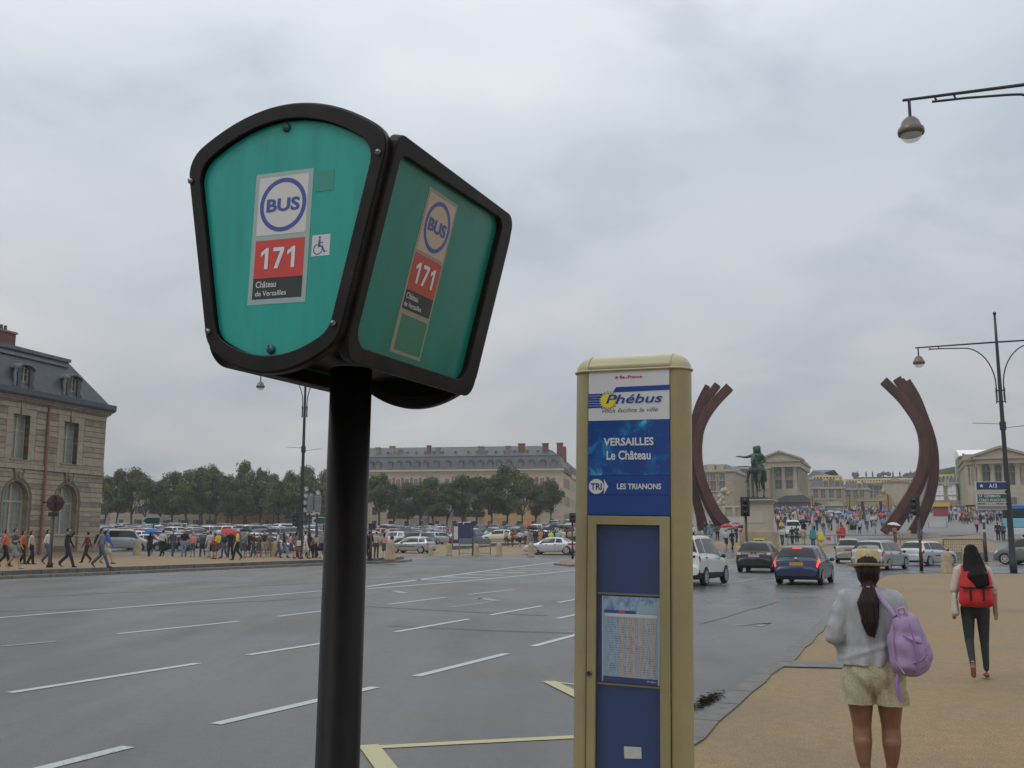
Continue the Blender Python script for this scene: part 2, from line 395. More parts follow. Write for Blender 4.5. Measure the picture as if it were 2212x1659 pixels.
edge_px = [(1494,1592),(1529,1557),(1578,1520),(1607,1494),(1650,1456),(1694,1430),(1737,1389),(1784,1343),(1830,1298),(1862,1268),(1885,1253),(1909,1243),(1951,1238.5),(2046,1237.5),(2212,1239),(2330,1243)]
E_ = [gp(*q) for q in edge_px]; d0 = (E_[5]-E_[0]).normalized()
near = [E_[0]-d0*q for q in (40, 20, 11, 5)]
far_px = [(2330,1213),(2212,1212),(2060,1205),(1930,1197),(1797,1192),(1700,1186),(1553,1183),(1490,1184),(1245,1198),(1000,1199),(866,1199),(600,1190),(222,1188),(0,1186)]
F_ = [gp(*q) for q in far_px]
road = drape('road', near+E_+F_+[Vector((-110, 90, 0)), Vector((-120, -20, 0))], .0, M_ASPH)
plaza = drape('paved_plaza', [gp(*q) for q in [(1500,1168),(1640,1170),(1760,1180),(1830,1160),(1990,1143),(2060,1140),(2300,1140),(2330,1098),(1990,1096),(1500,1096)]], .012, M_SETT)
drape('paved_path', [gp(*q) for q in [(2090,1140),(2165,1142),(2190,1160),(2290,1190),(2150,1196),(2150,1172)]], .02, M_SETT)
# left pavement with its double kerb
isl_f = [gp(-420,1250,.3), gp(0,1234,.3), gp(300,1223.4,.3), gp(690,1209.6,.3), gp(792,1207,.3), gp(850,1204.6,.3), gp(868,1202.6,.3)]
isl_b = [gp(843,1201.5,.3), gp(600,1200.5,.3), gp(328,1198.8,.3), gp(236,1196,.3), gp(200,1189,.3), gp(40,1186,.3)]
isl = isl_f+isl_b+[Vector((-75, 82, 0)), Vector((-62, 40, 0))]
drape('pavement', isl, .3, M_SAND, side=.34, M_side=M_KERB)
def offset_line(pts, d):
    out = []
    for i, p in enumerate(pts):
        a = pts[max(i-1, 0)]; c = pts[min(i+1, len(pts)-1)]; tt = Vector((c.x-a.x, c.y-a.y, 0)).normalized(); out.append(p+Vector((tt.y, -tt.x, 0))*d)
    return out
kb = isl_f; k_out = offset_line(kb, .75)
kerb = empty('kerb', (0,0,0)); tag(kerb, kind='structure')
def seg_line(a_, b_, n): return [a_.lerp(b_, i/n) for i in range(n+1)]
for (pa, pb, qa, qb) in zip(kb[:-1], kb[1:], k_out[:-1], k_out[1:]):
    n = max(1, int((pb-pa).length/1.6))
    for i in range(n):
        a0, a1, b0, b1 = pa.lerp(pb, i/n+.008/n), pa.lerp(pb, (i+.985)/n), qa.lerp(qb, i/n+.008/n), qa.lerp(qb, (i+.985)/n)
        mb = MB(); z = .13+random.uniform(-.006, .006)
        P4 = [a0, a1, b1, b0]; mb.prism([(p.x, p.y) for p in P4], lambda p: (p[0], p[1], -.03), lambda p: (p[0], p[1], z)); mb.build('kerb_stone', M_KERBL, kerb)
        mb = MB(); c0, c1, d0_, d1 = a0, a1, a0.lerp(b0, .22), a1.lerp(b1, .22)
        mb.prism([(p.x, p.y) for p in (c0, c1, d1, d0_)], lambda p: (p[0], p[1], .10), lambda p: (p[0], p[1], z+.185)); mb.build('kerb_stone', M_KERB, kerb)
# gutter stones between road and sandy footpath
gut = empty('gutter', (0,0,0)); tag(gut, kind='structure')
gl = near[2:]+E_[:12]
gl2 = []
for a_, b_ in zip(gl[:-1], gl[1:]): gl2 += seg_line(a_, b_, max(1, int((b_-a_).length/.55)))[:-1]
gl2 = [p+Vector((.018*math.sin(i*1.7), .018*math.sin(i*2.9), 0)) for i, p in enumerate(gl2)]; gi, go_ = offset_line(gl2, .10), offset_line(gl2, -.14)
if True:
    for i in range(len(gl2)-1):
        k_ = .012; poly = [go_[i].lerp(go_[i+1], k_), go_[i].lerp(go_[i+1], 1-k_), gi[i].lerp(gi[i+1], 1-k_), gi[i].lerp(gi[i+1], k_)]; z = .0045+random.uniform(0, .0015)
        MB().prism([(v.x, v.y) for v in poly], lambda v: (v[0], v[1], -.05), lambda v: (v[0], v[1], z)).build('paving_stone', M_GUT, gut)
dr = [gp(*q) for q in [(1690,1440),(1712,1427),(1822,1430),(1822,1443)]]
drape('drain_channel', dr, .004, M_GUT, sub=False)
dr2 = [gp(*q) for q in [(1235,1262),(1238,1266),(1236,1266)]]
# far pavement bands
drape('parking_lane', [gp(*q) for q in [(240,1191),(460,1192),(560,1187),(520,1176),(240,1178)]], .014, M_ASPH)
def strip(name, pts, w, up, m, parent, w2=None):
    """painted line through ground points"""
    vs = []; k = len(pts)
    for i, p in enumerate(pts):
        a_ = pts[max(i-1, 0)]; c_ = pts[min(i+1, k-1)]; tt = Vector((c_.x-a_.x, c_.y-a_.y, 0)).normalized(); nn = Vector((tt.y, -tt.x, 0))*((w if w2 is None else w+(w2-w)*i/(k-1))/2)
        for s_ in (1, -1):
            q = p+nn*s_; vs.append((q.x, q.y, terr(q.x, q.y)+up))
    mb = MB(); mb.add(vs, [(2*i, 2*i+1, 2*i+3, 2*i+2) for i in range(k-1)]); return mb.build(name, m, parent)
def L(pxs, w=.14, m=None, up=.006, name='lane_marking', w2=None):
    P = [gp(*q) for q in pxs]; out = []
    for a_, b_ in zip(P[:-1], P[1:]): out += seg_line(a_, b_, max(1, int((b_-a_).length/4)))[:-1]
    strip(name, out+[P[-1]], w, up, m or M_WHITE, road, w2)
L([(-200,1349),(0,1334.7),(350,1306),(696,1276.5),(791,1268.3)], .18)
L([(791,1267.5),(1000,1240),(1120,1224.5),(1185,1216.5),(1245,1209.5)], .24)
L([(791,1272.5),(1000,1256),(1150,1241.5),(1250,1231.5)], .22)
for a_, b_ in [((1116,1228.5),(1245,1230)),((1092,1232.5),(1195,1233.8)),((1046,1236.4),(1138,1237.9)),((1003,1241.3),(1088,1243)),((958,1246.4),(1040,1248.5)),((900,1252.4),(978,1254))]: L([a_, b_], .42, up=.006)
for a_, b_ in [((255,1369.5),(516,1342.7)),((600,1332),(730,1316)),((838,1306),(964,1290.5)),((1010,1284.5),(1110,1274)),
               ((21,1497),(428,1433.4)),((535,1415.5),(760,1380)),((854,1365.5),(1013,1337.6)),((1059,1329),(1171.6,1309)),((1205,1302),(1290,1287)),
               ((-150,1722),(277,1613.8)),((465,1565),(811,1484.7)),((898,1461.6),(1094.4,1412.3)),((1151,1396.6),(1300,1357)),((1205,1336.5),(1290,1318)),
               ((-330,1600),(-30,1532))]: L([a_, b_])
for a_, b_ in [((0,1397),(120,1386)),((971,1312.5),(1062,1300.5)),((700,1290),(858,1281)),((1560,1264),(1640,1248))]: L([a_, b_], .13, M_FAINT)
L([(1075,1298.5),(1040,1292.5)], .3, M_FAINT); L([(1040,1292.5),(1009,1296)], .22, M_FAINT, w2=.05)
L([(874,1281.8),(848,1275.8)], .3, M_FAINT); L([(848,1275.8),(828,1277)], .22, M_FAINT, w2=.05)
L([(1576,1352),(1650,1348),(1662,1346)], .13, M_FAINT); L([(1626,1352),(1664,1346)], .4, M_FAINT, w2=.05)
L([(1610,1262),(1680,1253)], .14, M_FAINT); L([(1690,1238),(1720,1236)], .3, M_FAINT)
L([(775,1617),(1000,1605),(1300,1590)], .13, M_YEL, name='bus_bay_marking'); L([(796,1611),(842,1672),(862,1720)], .17, M_YEL, up=.010, name='bus_bay_marking')
L([(1178,1472),(1240,1479),(1330,1488)], .07, M_YEL, name='bus_bay_marking'); L([(1186,1473),(1240,1499),(1330,1545)], .17, M_YEL, up=.010, name='bus_bay_marking')
# tar seams, a manhole cover and leaf litter by the gutter
M_TAR = mat('tar_seam', (.018,.018,.02), .3, var=.3, vscale=9)
L([(1512,1348),(1560,1336),(1624,1315)], .05, M_TAR, name='tar_seam'); L([(1627,1316),(1680,1300)], .10, M_TAR, name='tar_seam')
M_TM = mat('tyre_darkened_asphalt', (.070,.070,.068), .6, var=.35, vscale=2.5)
for pts in ([(0,1321),(230,1314),(560,1299),(700,1290)], [(60,1290),(330,1277),(640,1262),(900,1246)], [(791,1310),(1010,1322),(1180,1330)], [(840,1352),(1060,1362),(1236,1368)]): L(pts, .22, M_TM, up=.003, name='tyre_mark')
mb = MB(); P = gp(1528,1515)
for i in range(420):
    a_ = random.gauss(0, .05); b_ = random.gauss(0, .26); x, y = P.x+a_+b_*.4, P.y+b_; s_ = random.uniform(.012, .030); q = random.random()*6
    mb.add([(x+s_*math.cos(q+k*2.1), y+s_*math.sin(q+k*2.1), .012+random.random()*.012) for k in range(3)], [(0, 1, 2)])
mb.build('leaf_litter', mat('dead_leaves', (.022,.013,.009), 1.0, spec=.0), kind='stuff', label='dark clump of wet leaves lying in the gutter', cat='leaves')
# traffic island with its brick top, far right of the hatching
ti = [gp(*q) for q in [(1196,1220.5),(1225,1212.5),(1262,1206.5),(1275,1214),(1262,1223),(1230,1224)]]
drape('traffic_island', ti, .11, mat('brick_paving', (.20,.13,.10), .7, var=.3, vscale=6, bump=.4), side=.13, M_side=M_KERBL, sub=False)
# low kerb line across the car park entrance
ck = empty('parking_kerb', (0,0,0)); tag(ck, kind='structure')
cl_ = [gp(972,1187.5), gp(1060,1180.5), gp(1130,1175.5), gp(1220,1174)]
for a_, b_ in zip(cl_[:-1], cl_[1:]):
    n = 6; tt = (b_-a_).normalized(); nn = Vector((tt.y, -tt.x, 0))*.12
    for i in range(n):
        p, q = a_.lerp(b_, (i+.02)/n), a_.lerp(b_, (i+.97)/n)
        MB().prism([(v.x, v.y) for v in (p-nn, q-nn, q+nn, p+nn)], lambda v: (v[0], v[1], a_.z-.1), lambda v: (v[0], v[1], max(a_.z, b_.z)+.14)).build('kerb_stone', M_KERB, ck)
# ================================================================== STONE BUILDING ON THE LEFT
M_STONE = mat('limestone', (.285,.24,.175), .85, var=.22, vscale=1.6, bump=.35, bscale=9); M_STONE2 = mat('limestone_pale', (.325,.28,.21), .85, var=.2, vscale=2.2, bump=.3, bscale=9); M_STONE3 = mat('limestone_grey', (.225,.195,.15), .85, var=.3, vscale=1.8, bump=.4, bscale=9); M_JOINT = mat('stone_joint', (.14,.115,.085), .95)
M_SLATE = mat('slate', (.052,.060,.078), .45, var=.3, vscale=2.5, bump=.35, bscale=14); M_LEAD = mat('lead_flashing', (.14,.155,.175), .45, var=.3, vscale=3); M_WFR = mat('window_frame_cream', (.36,.33,.25), .6); M_WG = mat('window_glass', (.035,.045,.05), .12, spec=.8); M_CURT = mat('net_curtain', (.20,.24,.24), .35, var=.25, vscale=3, spec=.7)
M_BRICK = mat('chimney_brick', (.16,.065,.045), .85, var=.3, vscale=5, bump=.3, bscale=40); M_PIPE = mat('rusty_pipe', (.20,.055,.040), .6, var=.5, vscale=2, dirt=(.30,.19,.10))
BO = Vector((-32.196, 78.982, 0)); BU = Vector((-.266, -.964, 0)).normalized(); BO = BO+BU*.25
sb = empty('stone_building', BO, math.atan2(BU.y, BU.x), 'pale stone mansard building with arched ground floor windows at the left edge', 'building')
sb.location.z = .3-.3
def SBX(mb, u0, u1, y0, y1, z0, z1, mi=None): return mb.bx(u0, u1, y0, y1, z0, z1, mi)
# local frame: x along the facade (away from the corner), +y outwards, z up
WID, DEP = 20.6, 12.0
cents = [3.93, 9.03, 14.13, 19.2][:4]
# recessed core wall with real openings: piers and spandrels between windows
core = MB()
up_w = .80; aw = 1.30
xs = [0]
for c in cents[:4]: xs += [c-up_w, c+up_w]
for i in range(0, 8, 2): core.bx(xs[i] if i == 0 else xs[i], xs[i+1], -.9, -.03, 6.75, 11.34)
core.bx(xs[8], WID, -.9, -.03, 6.75, 11.34)
for c in cents: core.bx(c-up_w, c+up_w, -.9, -.03, 10.22, 11.34); core.bx(c-up_w, c+up_w, -.9, -.03, 6.75, 7.08)
x = 0
for c in cents:
    core.bx(x, c-aw, -.9, -.03, 0, 6.75); x = c+aw
    core.bx(c-aw, c+aw, -.9, -.03, 0, 1.0)
    n = 12; zs_ = 4.34
    for i in range(n):       # arch head, built stone by stone above the curve
        a0_, a1_ = PI-PI*i/n, PI-PI*(i+1)/n; x0, x1 = c+aw*math.cos(a0_), c+aw*math.cos(a1_); z0, z1 = zs_+aw*math.sin(a0_), zs_+aw*math.sin(a1_)
        core.prism([(x0, z0), (x1, z1), (x1, 6.75), (x0, 6.75)], lambda p: (p[0], -.9, p[1]), lambda p: (p[0], -.03, p[1]))
core.bx(x, WID, -.9, -.03, 0, 6.75)
core.bx(0, WID, -DEP, -.9, 0, 11.34); core.build('wall', M_JOINT, sb)
MB().bx(0.02, WID, -1.0, -.80, .3, 11.3).build('inner_wall', M_CABIN, sb)
SM = {}
def stone(x0, x1, z0, z1, y=.0, m=None, nm='stone_block', dep=.10):
    if x1-x0 < .06 or z1-z0 < .05: return
    o = MB().bx(x0, x1, -dep, y, z0, z1).build(nm, m or random.choice([M_STONE, M_STONE, M_STONE2, M_STONE3]), sb)
    md = o.modifiers.new('bevel', 'BEVEL'); md.width = .018; md.segments = 1; return o
g_ = .022
# upper storey: banded piers between framed windows
upz = [7.06]+[7.70+.405*(i-1) for i in range(1, 9)]+[10.98]
for ci in range(len(cents)+1):
    l = 0 if ci == 0 else cents[ci-1]+1.42; r_ = cents[ci]-1.42 if ci < len(cents) else WID
    for i in range(9):
        st_ = [(l, r_)] if r_-l < 1.6 else [(l, (l+r_)/2-.15), ((l+r_)/2+.15, r_)] if ci in (1, 2, 3) else [(l, r_)]
        for a_, b_ in st_: stone(a_, b_, upz[i]+g_, upz[i+1]-g_ if i < 8 else 10.62)
    if ci in (1, 2, 3): stone((l+r_)/2-.13, (l+r_)/2+.13, 6.8, 11.1, -.012, M_STONE3)
for c in cents:
    for s_ in (-1, 1):
        for i in range(4): stone(c+(s_*.80 if s_ > 0 else -1.40), c+(1.40 if s_ > 0 else -.80), 7.05+.9*i+.006, 7.95+.9*i-.006 if i < 3 else 10.62, -.004 if i % 2 else .0, M_STONE2, 'window_surround', .60)
    stone(c-1.40, c-.24, 10.22, 10.66, .0, M_STONE2, 'lintel_stone'); stone(c+.24, c+1.40, 10.22, 10.66, .0, M_STONE2, 'lintel_stone')
    MB().prism([(c-.15, 10.2), (c+.15, 10.2), (c+.26, 11.1), (c-.26, 11.1)], lambda p: (p[0], -.1, p[1]), lambda p: (p[0], .10, p[1])).build('keystone', M_STONE, sb)
    stone(c-.95, c+.95, 6.98, 7.08, .06, M_STONE3, 'window_sill', .5)
    w = MB().bx(c-.80, c+.80, -.52, -.50, 7.08, 10.22).build('window', M_CURT if c < 12 else M_WG, sb)
    f = MB()
    for a_, b_ in ((c-.80, c-.72), (c+.72, c+.80), (c-.06, c+.06)): f.bx(a_, b_, -.50, -.44, 7.08, 10.22)
    for z in (7.08, 9.06, 10.14): f.bx(c-.72, c-.06, -.50, -.445, z, z+.09); f.bx(c+.06, c+.72, -.50, -.445, z, z+.09)
    for z in (7.62, 8.12, 8.60, 9.6): f.bx(c-.72, c-.06, -.497, -.465, z, z+.025); f.bx(c+.06, c+.72, -.497, -.465, z, z+.025)
    for x_ in (c-.39, c+.39): f.bx(x_-.012, x_+.012, -.496, -.467, 7.17, 10.14)
    f.build('window_frame', M_WFR, w)
for i in range(26): stone(i*.8+.004, i*.8+.796, 6.40, 6.74, .10, M_STONE2, 'band_course'); stone(i*.8+.004, i*.8+.796, 6.76, 7.045, .02, M_STONE, 'apron_stone')
for i in range(26): stone(i*.8+.004, i*.8+.796, 10.68, 11.06, .03, M_STONE2, 'frieze_stone')
for k, (z0, z1, y) in enumerate([(11.06, 11.18, .14), (11.18, 11.34, .30), (11.34, 11.44, .42)]): MB().bx(-.06-.10*k, WID, -.8, y, z0+.002, z1).build('cornice', M_STONE3, sb)
MB().prism([(-.62, 11.442), (.50, 11.442), (.62, 11.62), (.62, 11.98), (.40, 12.0), (-.62, 12.0)], lambda p: (-.34, p[0], p[1]), lambda p: (WID, p[0], p[1])).build('gutter_trough', M_SLATE, sb)
# ground floor: rusticated courses cut round the arches
gz = [.55, 1.12, 1.62, 2.03, 2.42, 2.80, 3.18, 3.56, 3.92, 4.28, 4.66, 5.04, 5.42, 5.78, 6.13, 6.38]
def arch_half(z, rr): return rr if z < 4.34 else (math.sqrt(max(0, rr*rr-(z-4.34)**2)) if z-4.34 < rr else 0)
for i in range(len(gz)-1):
    z0, z1 = gz[i]+g_, gz[i+1]-g_
    for ci in range(len(cents)+1):
        l = 0. if ci == 0 else cents[ci-1]; r_ = WID if ci == len(cents) else cents[ci]
        hb_, ht_ = arch_half(z0, 1.46), arch_half(z1, 1.46); fan_ = .34+max(0, (z0-5.2))*.22
        lb = l if ci == 0 else l+max(hb_, fan_); lt = l if ci == 0 else l+max(ht_, fan_+.06); rb_ = r_ if ci == len(cents) else r_-max(hb_, fan_); rt_ = r_ if ci == len(cents) else r_-max(ht_, fan_+.06)
        mid_ = (lb+rb_)/2; cuts = [0, 1] if (rb_-lb) < 2.3 else [0, .5, 1]
        for a_, b_ in zip(cuts[:-1], cuts[1:]):
            gg = .012
            P4 = [(lb+(rb_-lb)*a_+gg, z0), (lb+(rb_-lb)*b_-gg, z0), (lt+(rt_-lt)*b_-gg, z1), (lt+(rt_-lt)*a_+gg, z1)]
            if P4[1][0]-P4[0][0] < .05 or P4[2][0]-P4[3][0] < .05: continue
            MB().prism(P4, lambda p: (p[0], -.1, p[1]), lambda p: (p[0], 0, p[1])).build('stone_block', random.choice([M_STONE, M_STONE2, M_STONE3]), sb)
for c in cents:
    n = 9
    for i in range(n):     # voussoirs of the arch
        a0_, a1_ = PI-PI*(i+.03)/n, PI-PI*(i+.97)/n
        P4 = [(c+1.20*math.cos(a0_), 4.34+1.20*math.sin(a0_)), (c+1.20*math.cos(a1_), 4.34+1.20*math.sin(a1_)), (c+1.45*math.cos(a1_), 4.34+1.45*math.sin(a1_)), (c+1.45*math.cos(a0_), 4.34+1.45*math.sin(a0_))]
        MB().prism(P4[::-1], lambda p: (p[0], -.55, p[1]), lambda p: (p[0], -.05, p[1])).build('voussoir', M_STONE3, sb)
    for s_ in (-1, 1):
        for k in range(4): MB().bx(c+min(s_*1.20, s_*1.45), c+max(s_*1.20, s_*1.45), -.55, -.05, 1.0+.835*k+.01, 1.0+.835*(k+1)-.01).build('jamb_stone', M_STONE3, sb)
    mb = MB(); mb.prism([(c-.20, 5.60), (c+.20, 5.60), (c+.40, 6.38), (c-.40, 6.38)], lambda p: (p[0], -.1, p[1]), lambda p: (p[0], .06, p[1])); mb.ball((c, .14, 6.02), (.17, .16, .24), 10); mb.ball((c, .20, 6.14), (.20, .12, .12), 8); mb.ball((c, .20, 5.80), (.12, .10, .10), 8); mb.build('carved_keystone', M_STONE3, sb)
    pts = [(c+1.2*math.cos(PI-PI*i/14), 4.34+1.2*math.sin(PI-PI*i/14)) for i in range(15)]+[(c+1.2, 1.75), (c-1.2, 1.75)]
    w = MB().prism(pts[::-1], lambda p: (p[0], -.62, p[1]), lambda p: (p[0], -.60, p[1])).build('arched_window', M_CURT, sb)
    f = MB()
    for a_, b_ in ((c-1.2, c-1.05), (c+1.05, c+1.2), (c-.09, c+.09)): f.bx(a_, b_, -.60, -.52, 1.75, 4.3 if abs(a_-c) > .5 else 5.5)
    for z in (1.75, 4.06): f.bx(c-1.05, c+1.05, -.595, -.515, z, z+.14)
    for z in (2.2, 2.66, 3.12, 3.58): f.bx(c-1.05, c+1.05, -.596, -.56, z, z+.03)
    for x_ in (c-.75, c-.42, c+.42, c+.75): f.bx(x_-.014, x_+.014, -.594, -.565, 1.9, 5.1 if abs(x_-c) < .6 else 4.9)
    for i in range(10):
        a0_, a1_ = PI*i/10, PI*(i+1)/10; f.prism([(c+1.2*math.cos(a0_), 4.34+1.2*math.sin(a0_)), (c+1.2*math.cos(a1_), 4.34+1.2*math.sin(a1_)), (c+1.06*math.cos(a1_), 4.34+1.06*math.sin(a1_)), (c+1.06*math.cos(a0_), 4.34+1.06*math.sin(a0_))], lambda p: (p[0], -.60, p[1]), lambda p: (p[0], -.53, p[1]))
    f.build('window_frame', M_WFR, w)
    MB().bx(c-1.2, c+1.2, -.9, -.04, 1.0, 1.75).build('apron_wall', M_STONE2, sb)
    MB().bx(c-1.45, c+1.45, -.7, .03, 1.72, 1.80).build('window_sill', M_STONE2, sb)
for i in range(13): stone(i*1.6+.008, i*1.6+1.592, .0, .54, .06, M_STONE3, 'plinth_stone')
# mansard roof, breaks, upper slope, dormers, chimney
def roofm(prof, x0, m, nm, inset):
    mb = MB(); mb.prism(prof, lambda p: (x0+inset(p[1]), p[0], p[1]), lambda p: (WID, p[0], p[1])); return mb.build(nm, m, sb)
ins = lambda z: -.05+(z-12)*1.28 if z < 15.1 else 3.9+(z-15)*5.0
roofm([(.30, 11.95), (-.95, 14.95), (-DEP+1, 14.95), (-DEP, 11.95)], .0, M_SLATE, 'mansard_roof', lambda z: .05 if z < 12.5 else 3.75)
roofm([(-.78, 14.90), (-.74, 15.14), (-DEP+.9, 15.14), (-DEP+.8, 14.90)], .0, M_LEAD, 'roof_break', lambda z: 3.55)
roofm([(-.90, 15.14), (-DEP/2, 16.6), (-DEP+1, 15.14)], .0, M_SLATE, 'upper_roof', lambda z: 3.75 if z < 15.5 else 8.5)
MB().bx(3.9, WID, -.74, -.60, 14.45, 14.62).build('roof_batten', M_LEAD, sb)
for c in [4.32, 9.30, 14.3, 19.0]:
    d = empty('dormer', (0, 0, 0)); setp(d, sb); yb, yf = -1.0, .32
    # curved hood, cheeks, face
    n = 10; pts = [(c+.92*math.cos(PI-PI*i/n), 13.42+.46*math.sin(PI-PI*i/n)) for i in range(n+1)]; pin = [(c+.78*math.cos(PI-PI*i/n), 13.38+.34*math.sin(PI-PI*i/n)) for i in range(n+1)]
    mb = MB(); mb.prism(pts+pin[::-1], lambda p: (p[0], yb-.4, p[1]), lambda p: (p[0], yf+.10, p[1])); mb.build('hood', M_LEAD, d)
    mb = MB(); mb.prism([(c-.74, 12.0), (c-.42, 12.0), (c-.42, 13.45), (c-.2, 13.66), (c+.2, 13.66), (c+.42, 13.45), (c+.42, 12.0), (c+.74, 12.0), (c+.74, 13.44)]+pin[::-1][1:-1]+[(c-.74, 13.44)], lambda p: (p[0], yb, p[1]), lambda p: (p[0], yf-.06, p[1])); mb.build('dormer_face', M_SLATE, d)
    for s_ in (-1, 1):
        mb = MB(); mb.tube([(c+s_*.82, yf-.15, 13.40), (c+s_*.92, yf-.18, 13.0), (c+s_*.86, yf-.16, 12.5), (c+s_*1.02, yf-.1, 12.16), (c+s_*.9, yf-.1, 12.02)], [.10, .13, .10, .12, .07], 8); mb.build('scroll', M_LEAD, d)
    w = MB().bx(c-.42, c+.42, -.02, .0, 12.05, 13.6).build('pane', M_WG, d)
    f = MB()
    for a_ in (-.42, -.05, .34): f.bx(c+a_, c+a_+.08 if a_ != -.05 else c+.05, .0, .08, 12.05, 13.62)
    for z in (12.05, 12.55, 13.05, 13.52): f.bx(c-.34, c+.34, .0, .05, z, z+.045)
    f.build('window_frame', M_WFR, d)
ch_ = MB().bx(7.05, 9.6, -3.9, -2.9, 14.9, 16.55); chm = ch_.build('chimney', M_BRICK, sb); MB().bx(6.95, 9.7, -4.0, -2.8, 16.552, 16.70).build('chimney_cap', M_STONE3, chm)
for x_ in (7.6, 8.0, 8.4, 8.9, 9.3): MB().lathe([(.13, 0), (.11, .45), (0, .45)], 10, (x_, -3.4, 16.70)).build('chimney_pot', mat('dark_pot', (.05,.045,.04), .8), chm)
mb = MB(); mb.tube([(6.55, .13, 11.3), (6.55, .10, 6.9), (6.56, .18, 6.55), (6.56, .16, .9), (6.56, .20, .35)], .095, 10); 
for z in (10.4, 9.2, 8.0, 6.9, 5.6, 4.3, 3.0, 1.7): mb.lathe([(.12, -.06), (.13, 0), (.12, .06)], 10, (6.555, .12 if z > 6.8 else .17, z))
mb.build('drain_pipe', M_PIPE, sb)
# ================================================================== LONG MANSION BEHIND THE TREES
M_CREAM = mat('cream_render', (.42,.355,.26), .85, var=.12, vscale=.8); M_CREAM2 = mat('cream_stone', (.50,.43,.32), .85, var=.1, vscale=1); M_BRK2 = mat('pink_brick', (.25,.12,.085), .9, var=.2, vscale=2); M_SL2 = mat('blue_slate', (.078,.082,.088), .55, var=.25, vscale=.7); M_LD2 = mat('pale_lead', (.17,.185,.20), .5)
M_SHUT = mat('grey_window', (.15,.155,.15), .4)
PR = at(1216, 1012, 250); PL_ = Vector(at(800, 1016, 250)); kk = (PR.z-CAMH)/(PL_.z-CAMH); PL_ = Vector((PL_.x*kk, PL_.y*kk, PR.z))
du = Vector((PL_.x-PR.x, PL_.y-PR.y, 0)); LEN = du.length*1.10; du.normalize(); GZ = terr(PR.x, PR.y)-.6
lm = empty('long_mansion', (PR.x, PR.y, GZ), math.atan2(du.y, du.x), 'long cream mansion with grey mansard roof and tall brick chimneys behind the trees', 'building')
EH = PR.z-GZ
def lmx(px, py): # column in the photograph -> position along the facade
    r_ = ray(px, py); n = Vector((-du.y, du.x, 0)); t = (Vector((PR.x, PR.y, 0))-Vector((0, 0, 0))).dot(n)/(r_.dot(n)); Q = Vector((r_.x*t, r_.y*t, 0)); return (Q-Vector((PR.x, PR.y, 0))).dot(du), CAMH+r_.z*t-GZ
WD = 22
MB().bx(0, LEN, -WD, 0, 0, EH-1.0).build('wall', M_CREAM, lm); MB().bx(-.35, LEN, -WD-.3, .55, EH-.45, EH).build('cornice', M_CREAM2, lm); MB().bx(-.1, LEN, -.5, .12, EH-1.0, EH-.452).build('frieze', M_CREAM2, lm); MB().bx(-.15, LEN, -.5, .2, EH-6.2, EH-5.9).build('string_course', M_CREAM2, lm)
MB().bx(-.62, -.37, -WD, .4, EH-.2, EH+.12).build('gutter', M_SL2, lm)
zt1 = EH+3.4; zt2 = EH+6.4
mb = MB(); mb.prism([(.35, EH+.02), (-1.1, zt1), (-WD+1.1, zt1), (-WD-.35, EH+.02)], lambda p: (-.2 if p[1] < EH+1 else 1.2, p[0], p[1]), lambda p: (LEN, p[0], p[1])); mb.build('mansard_roof', M_SL2, lm)
MB().bx(1.0, LEN, -1.3, -.92, zt1-.02, zt1+.16).build('roof_break', M_LD2, lm)
mb = MB(); mb.prism([(-1.2, zt1+.02), (-7, zt2), (-WD+7, zt2), (-WD+1.2, zt1+.02)], lambda p: (1.3 if p[1] < zt1+1 else 6.5, p[0], p[1]), lambda p: (LEN, p[0], p[1])); mb.build('upper_roof', M_SL2, lm)
z3 = lambda x, y: (785.5+x*.2131, 926.9+y*.2131)
wn, pnb = MB(), MB()
wn.bx(-.55, .55, .02, .05, 0, 2.35); wme = wn.mesh('window'); wme.materials.append(M_SHUT); fr_ = MB()
for a_ in (-.60, -.03, .54): fr_.bx(a_, a_+.06, .05, .10, 0, 2.35)
for z in (0, .8, 1.55, 2.29): fr_.bx(-.54, .54, .052, .09, z, z+.05)
fme = fr_.mesh('window_frame'); fme.materials.append(M_CREAM2)
sur = MB(); sur.bx(-.78, -.62, .0, .08, -.15, 2.5); sur.bx(.62, .78, .0, .08, -.15, 2.5); sur.bx(-.62, .62, .0, .08, 2.36, 2.6); sur.bx(-.85, .85, .0, .14, -.25, -.1); sme = sur.mesh('window_surround'); sme.materials.append(M_CREAM2)
xs_ = [lmx(*z3(x, 500))[0] for x in (75,165,262,350,440,530,620,712,845,980,1075,1170,1270,1370,1470,1600,1700,1810,1925)]
for ri, zb in enumerate((EH-4.6, EH-9.2, EH-13.6)):
    for x in xs_:
        if zb < .3 and False: continue
        w = link('window', wme, lm, (x, 0, zb)); link('window_frame', fme, w); link('window_surround', sme, w)
pme = MB().bx(-.36, .36, .0, .04, 0, 2.7).mesh('brick_panel'); pme.materials.append(M_BRK2)
for x0, x1 in zip(xs_[:-1], xs_[1:]):
    if abs(x0-x1) < 3.0:
        for zb in (EH-4.75, EH-9.35, EH-13.7): link('brick_panel', pme, lm, ((x0+x1)/2, 0, zb))
dm = MB(); dm.bx(-.52, .52, -1.2, .1, 0, 1.55); dme = dm.mesh('dormer'); dme.materials.append(M_LD2)
dh = MB(); dh.prism([(-.72, 1.45), (.72, 1.45), (.5, 1.95), (0, 2.15), (-.5, 1.95)], lambda p: (p[0], -1.4, p[1]), lambda p: (p[0], .2, p[1])); dhe = dh.mesh('dormer_hood'); dhe.materials.append(M_SL2)
dw = MB().bx(-.33, .33, .1, .13, .2, 1.3).mesh('pane'); dw.materials.append(M_SHUT)
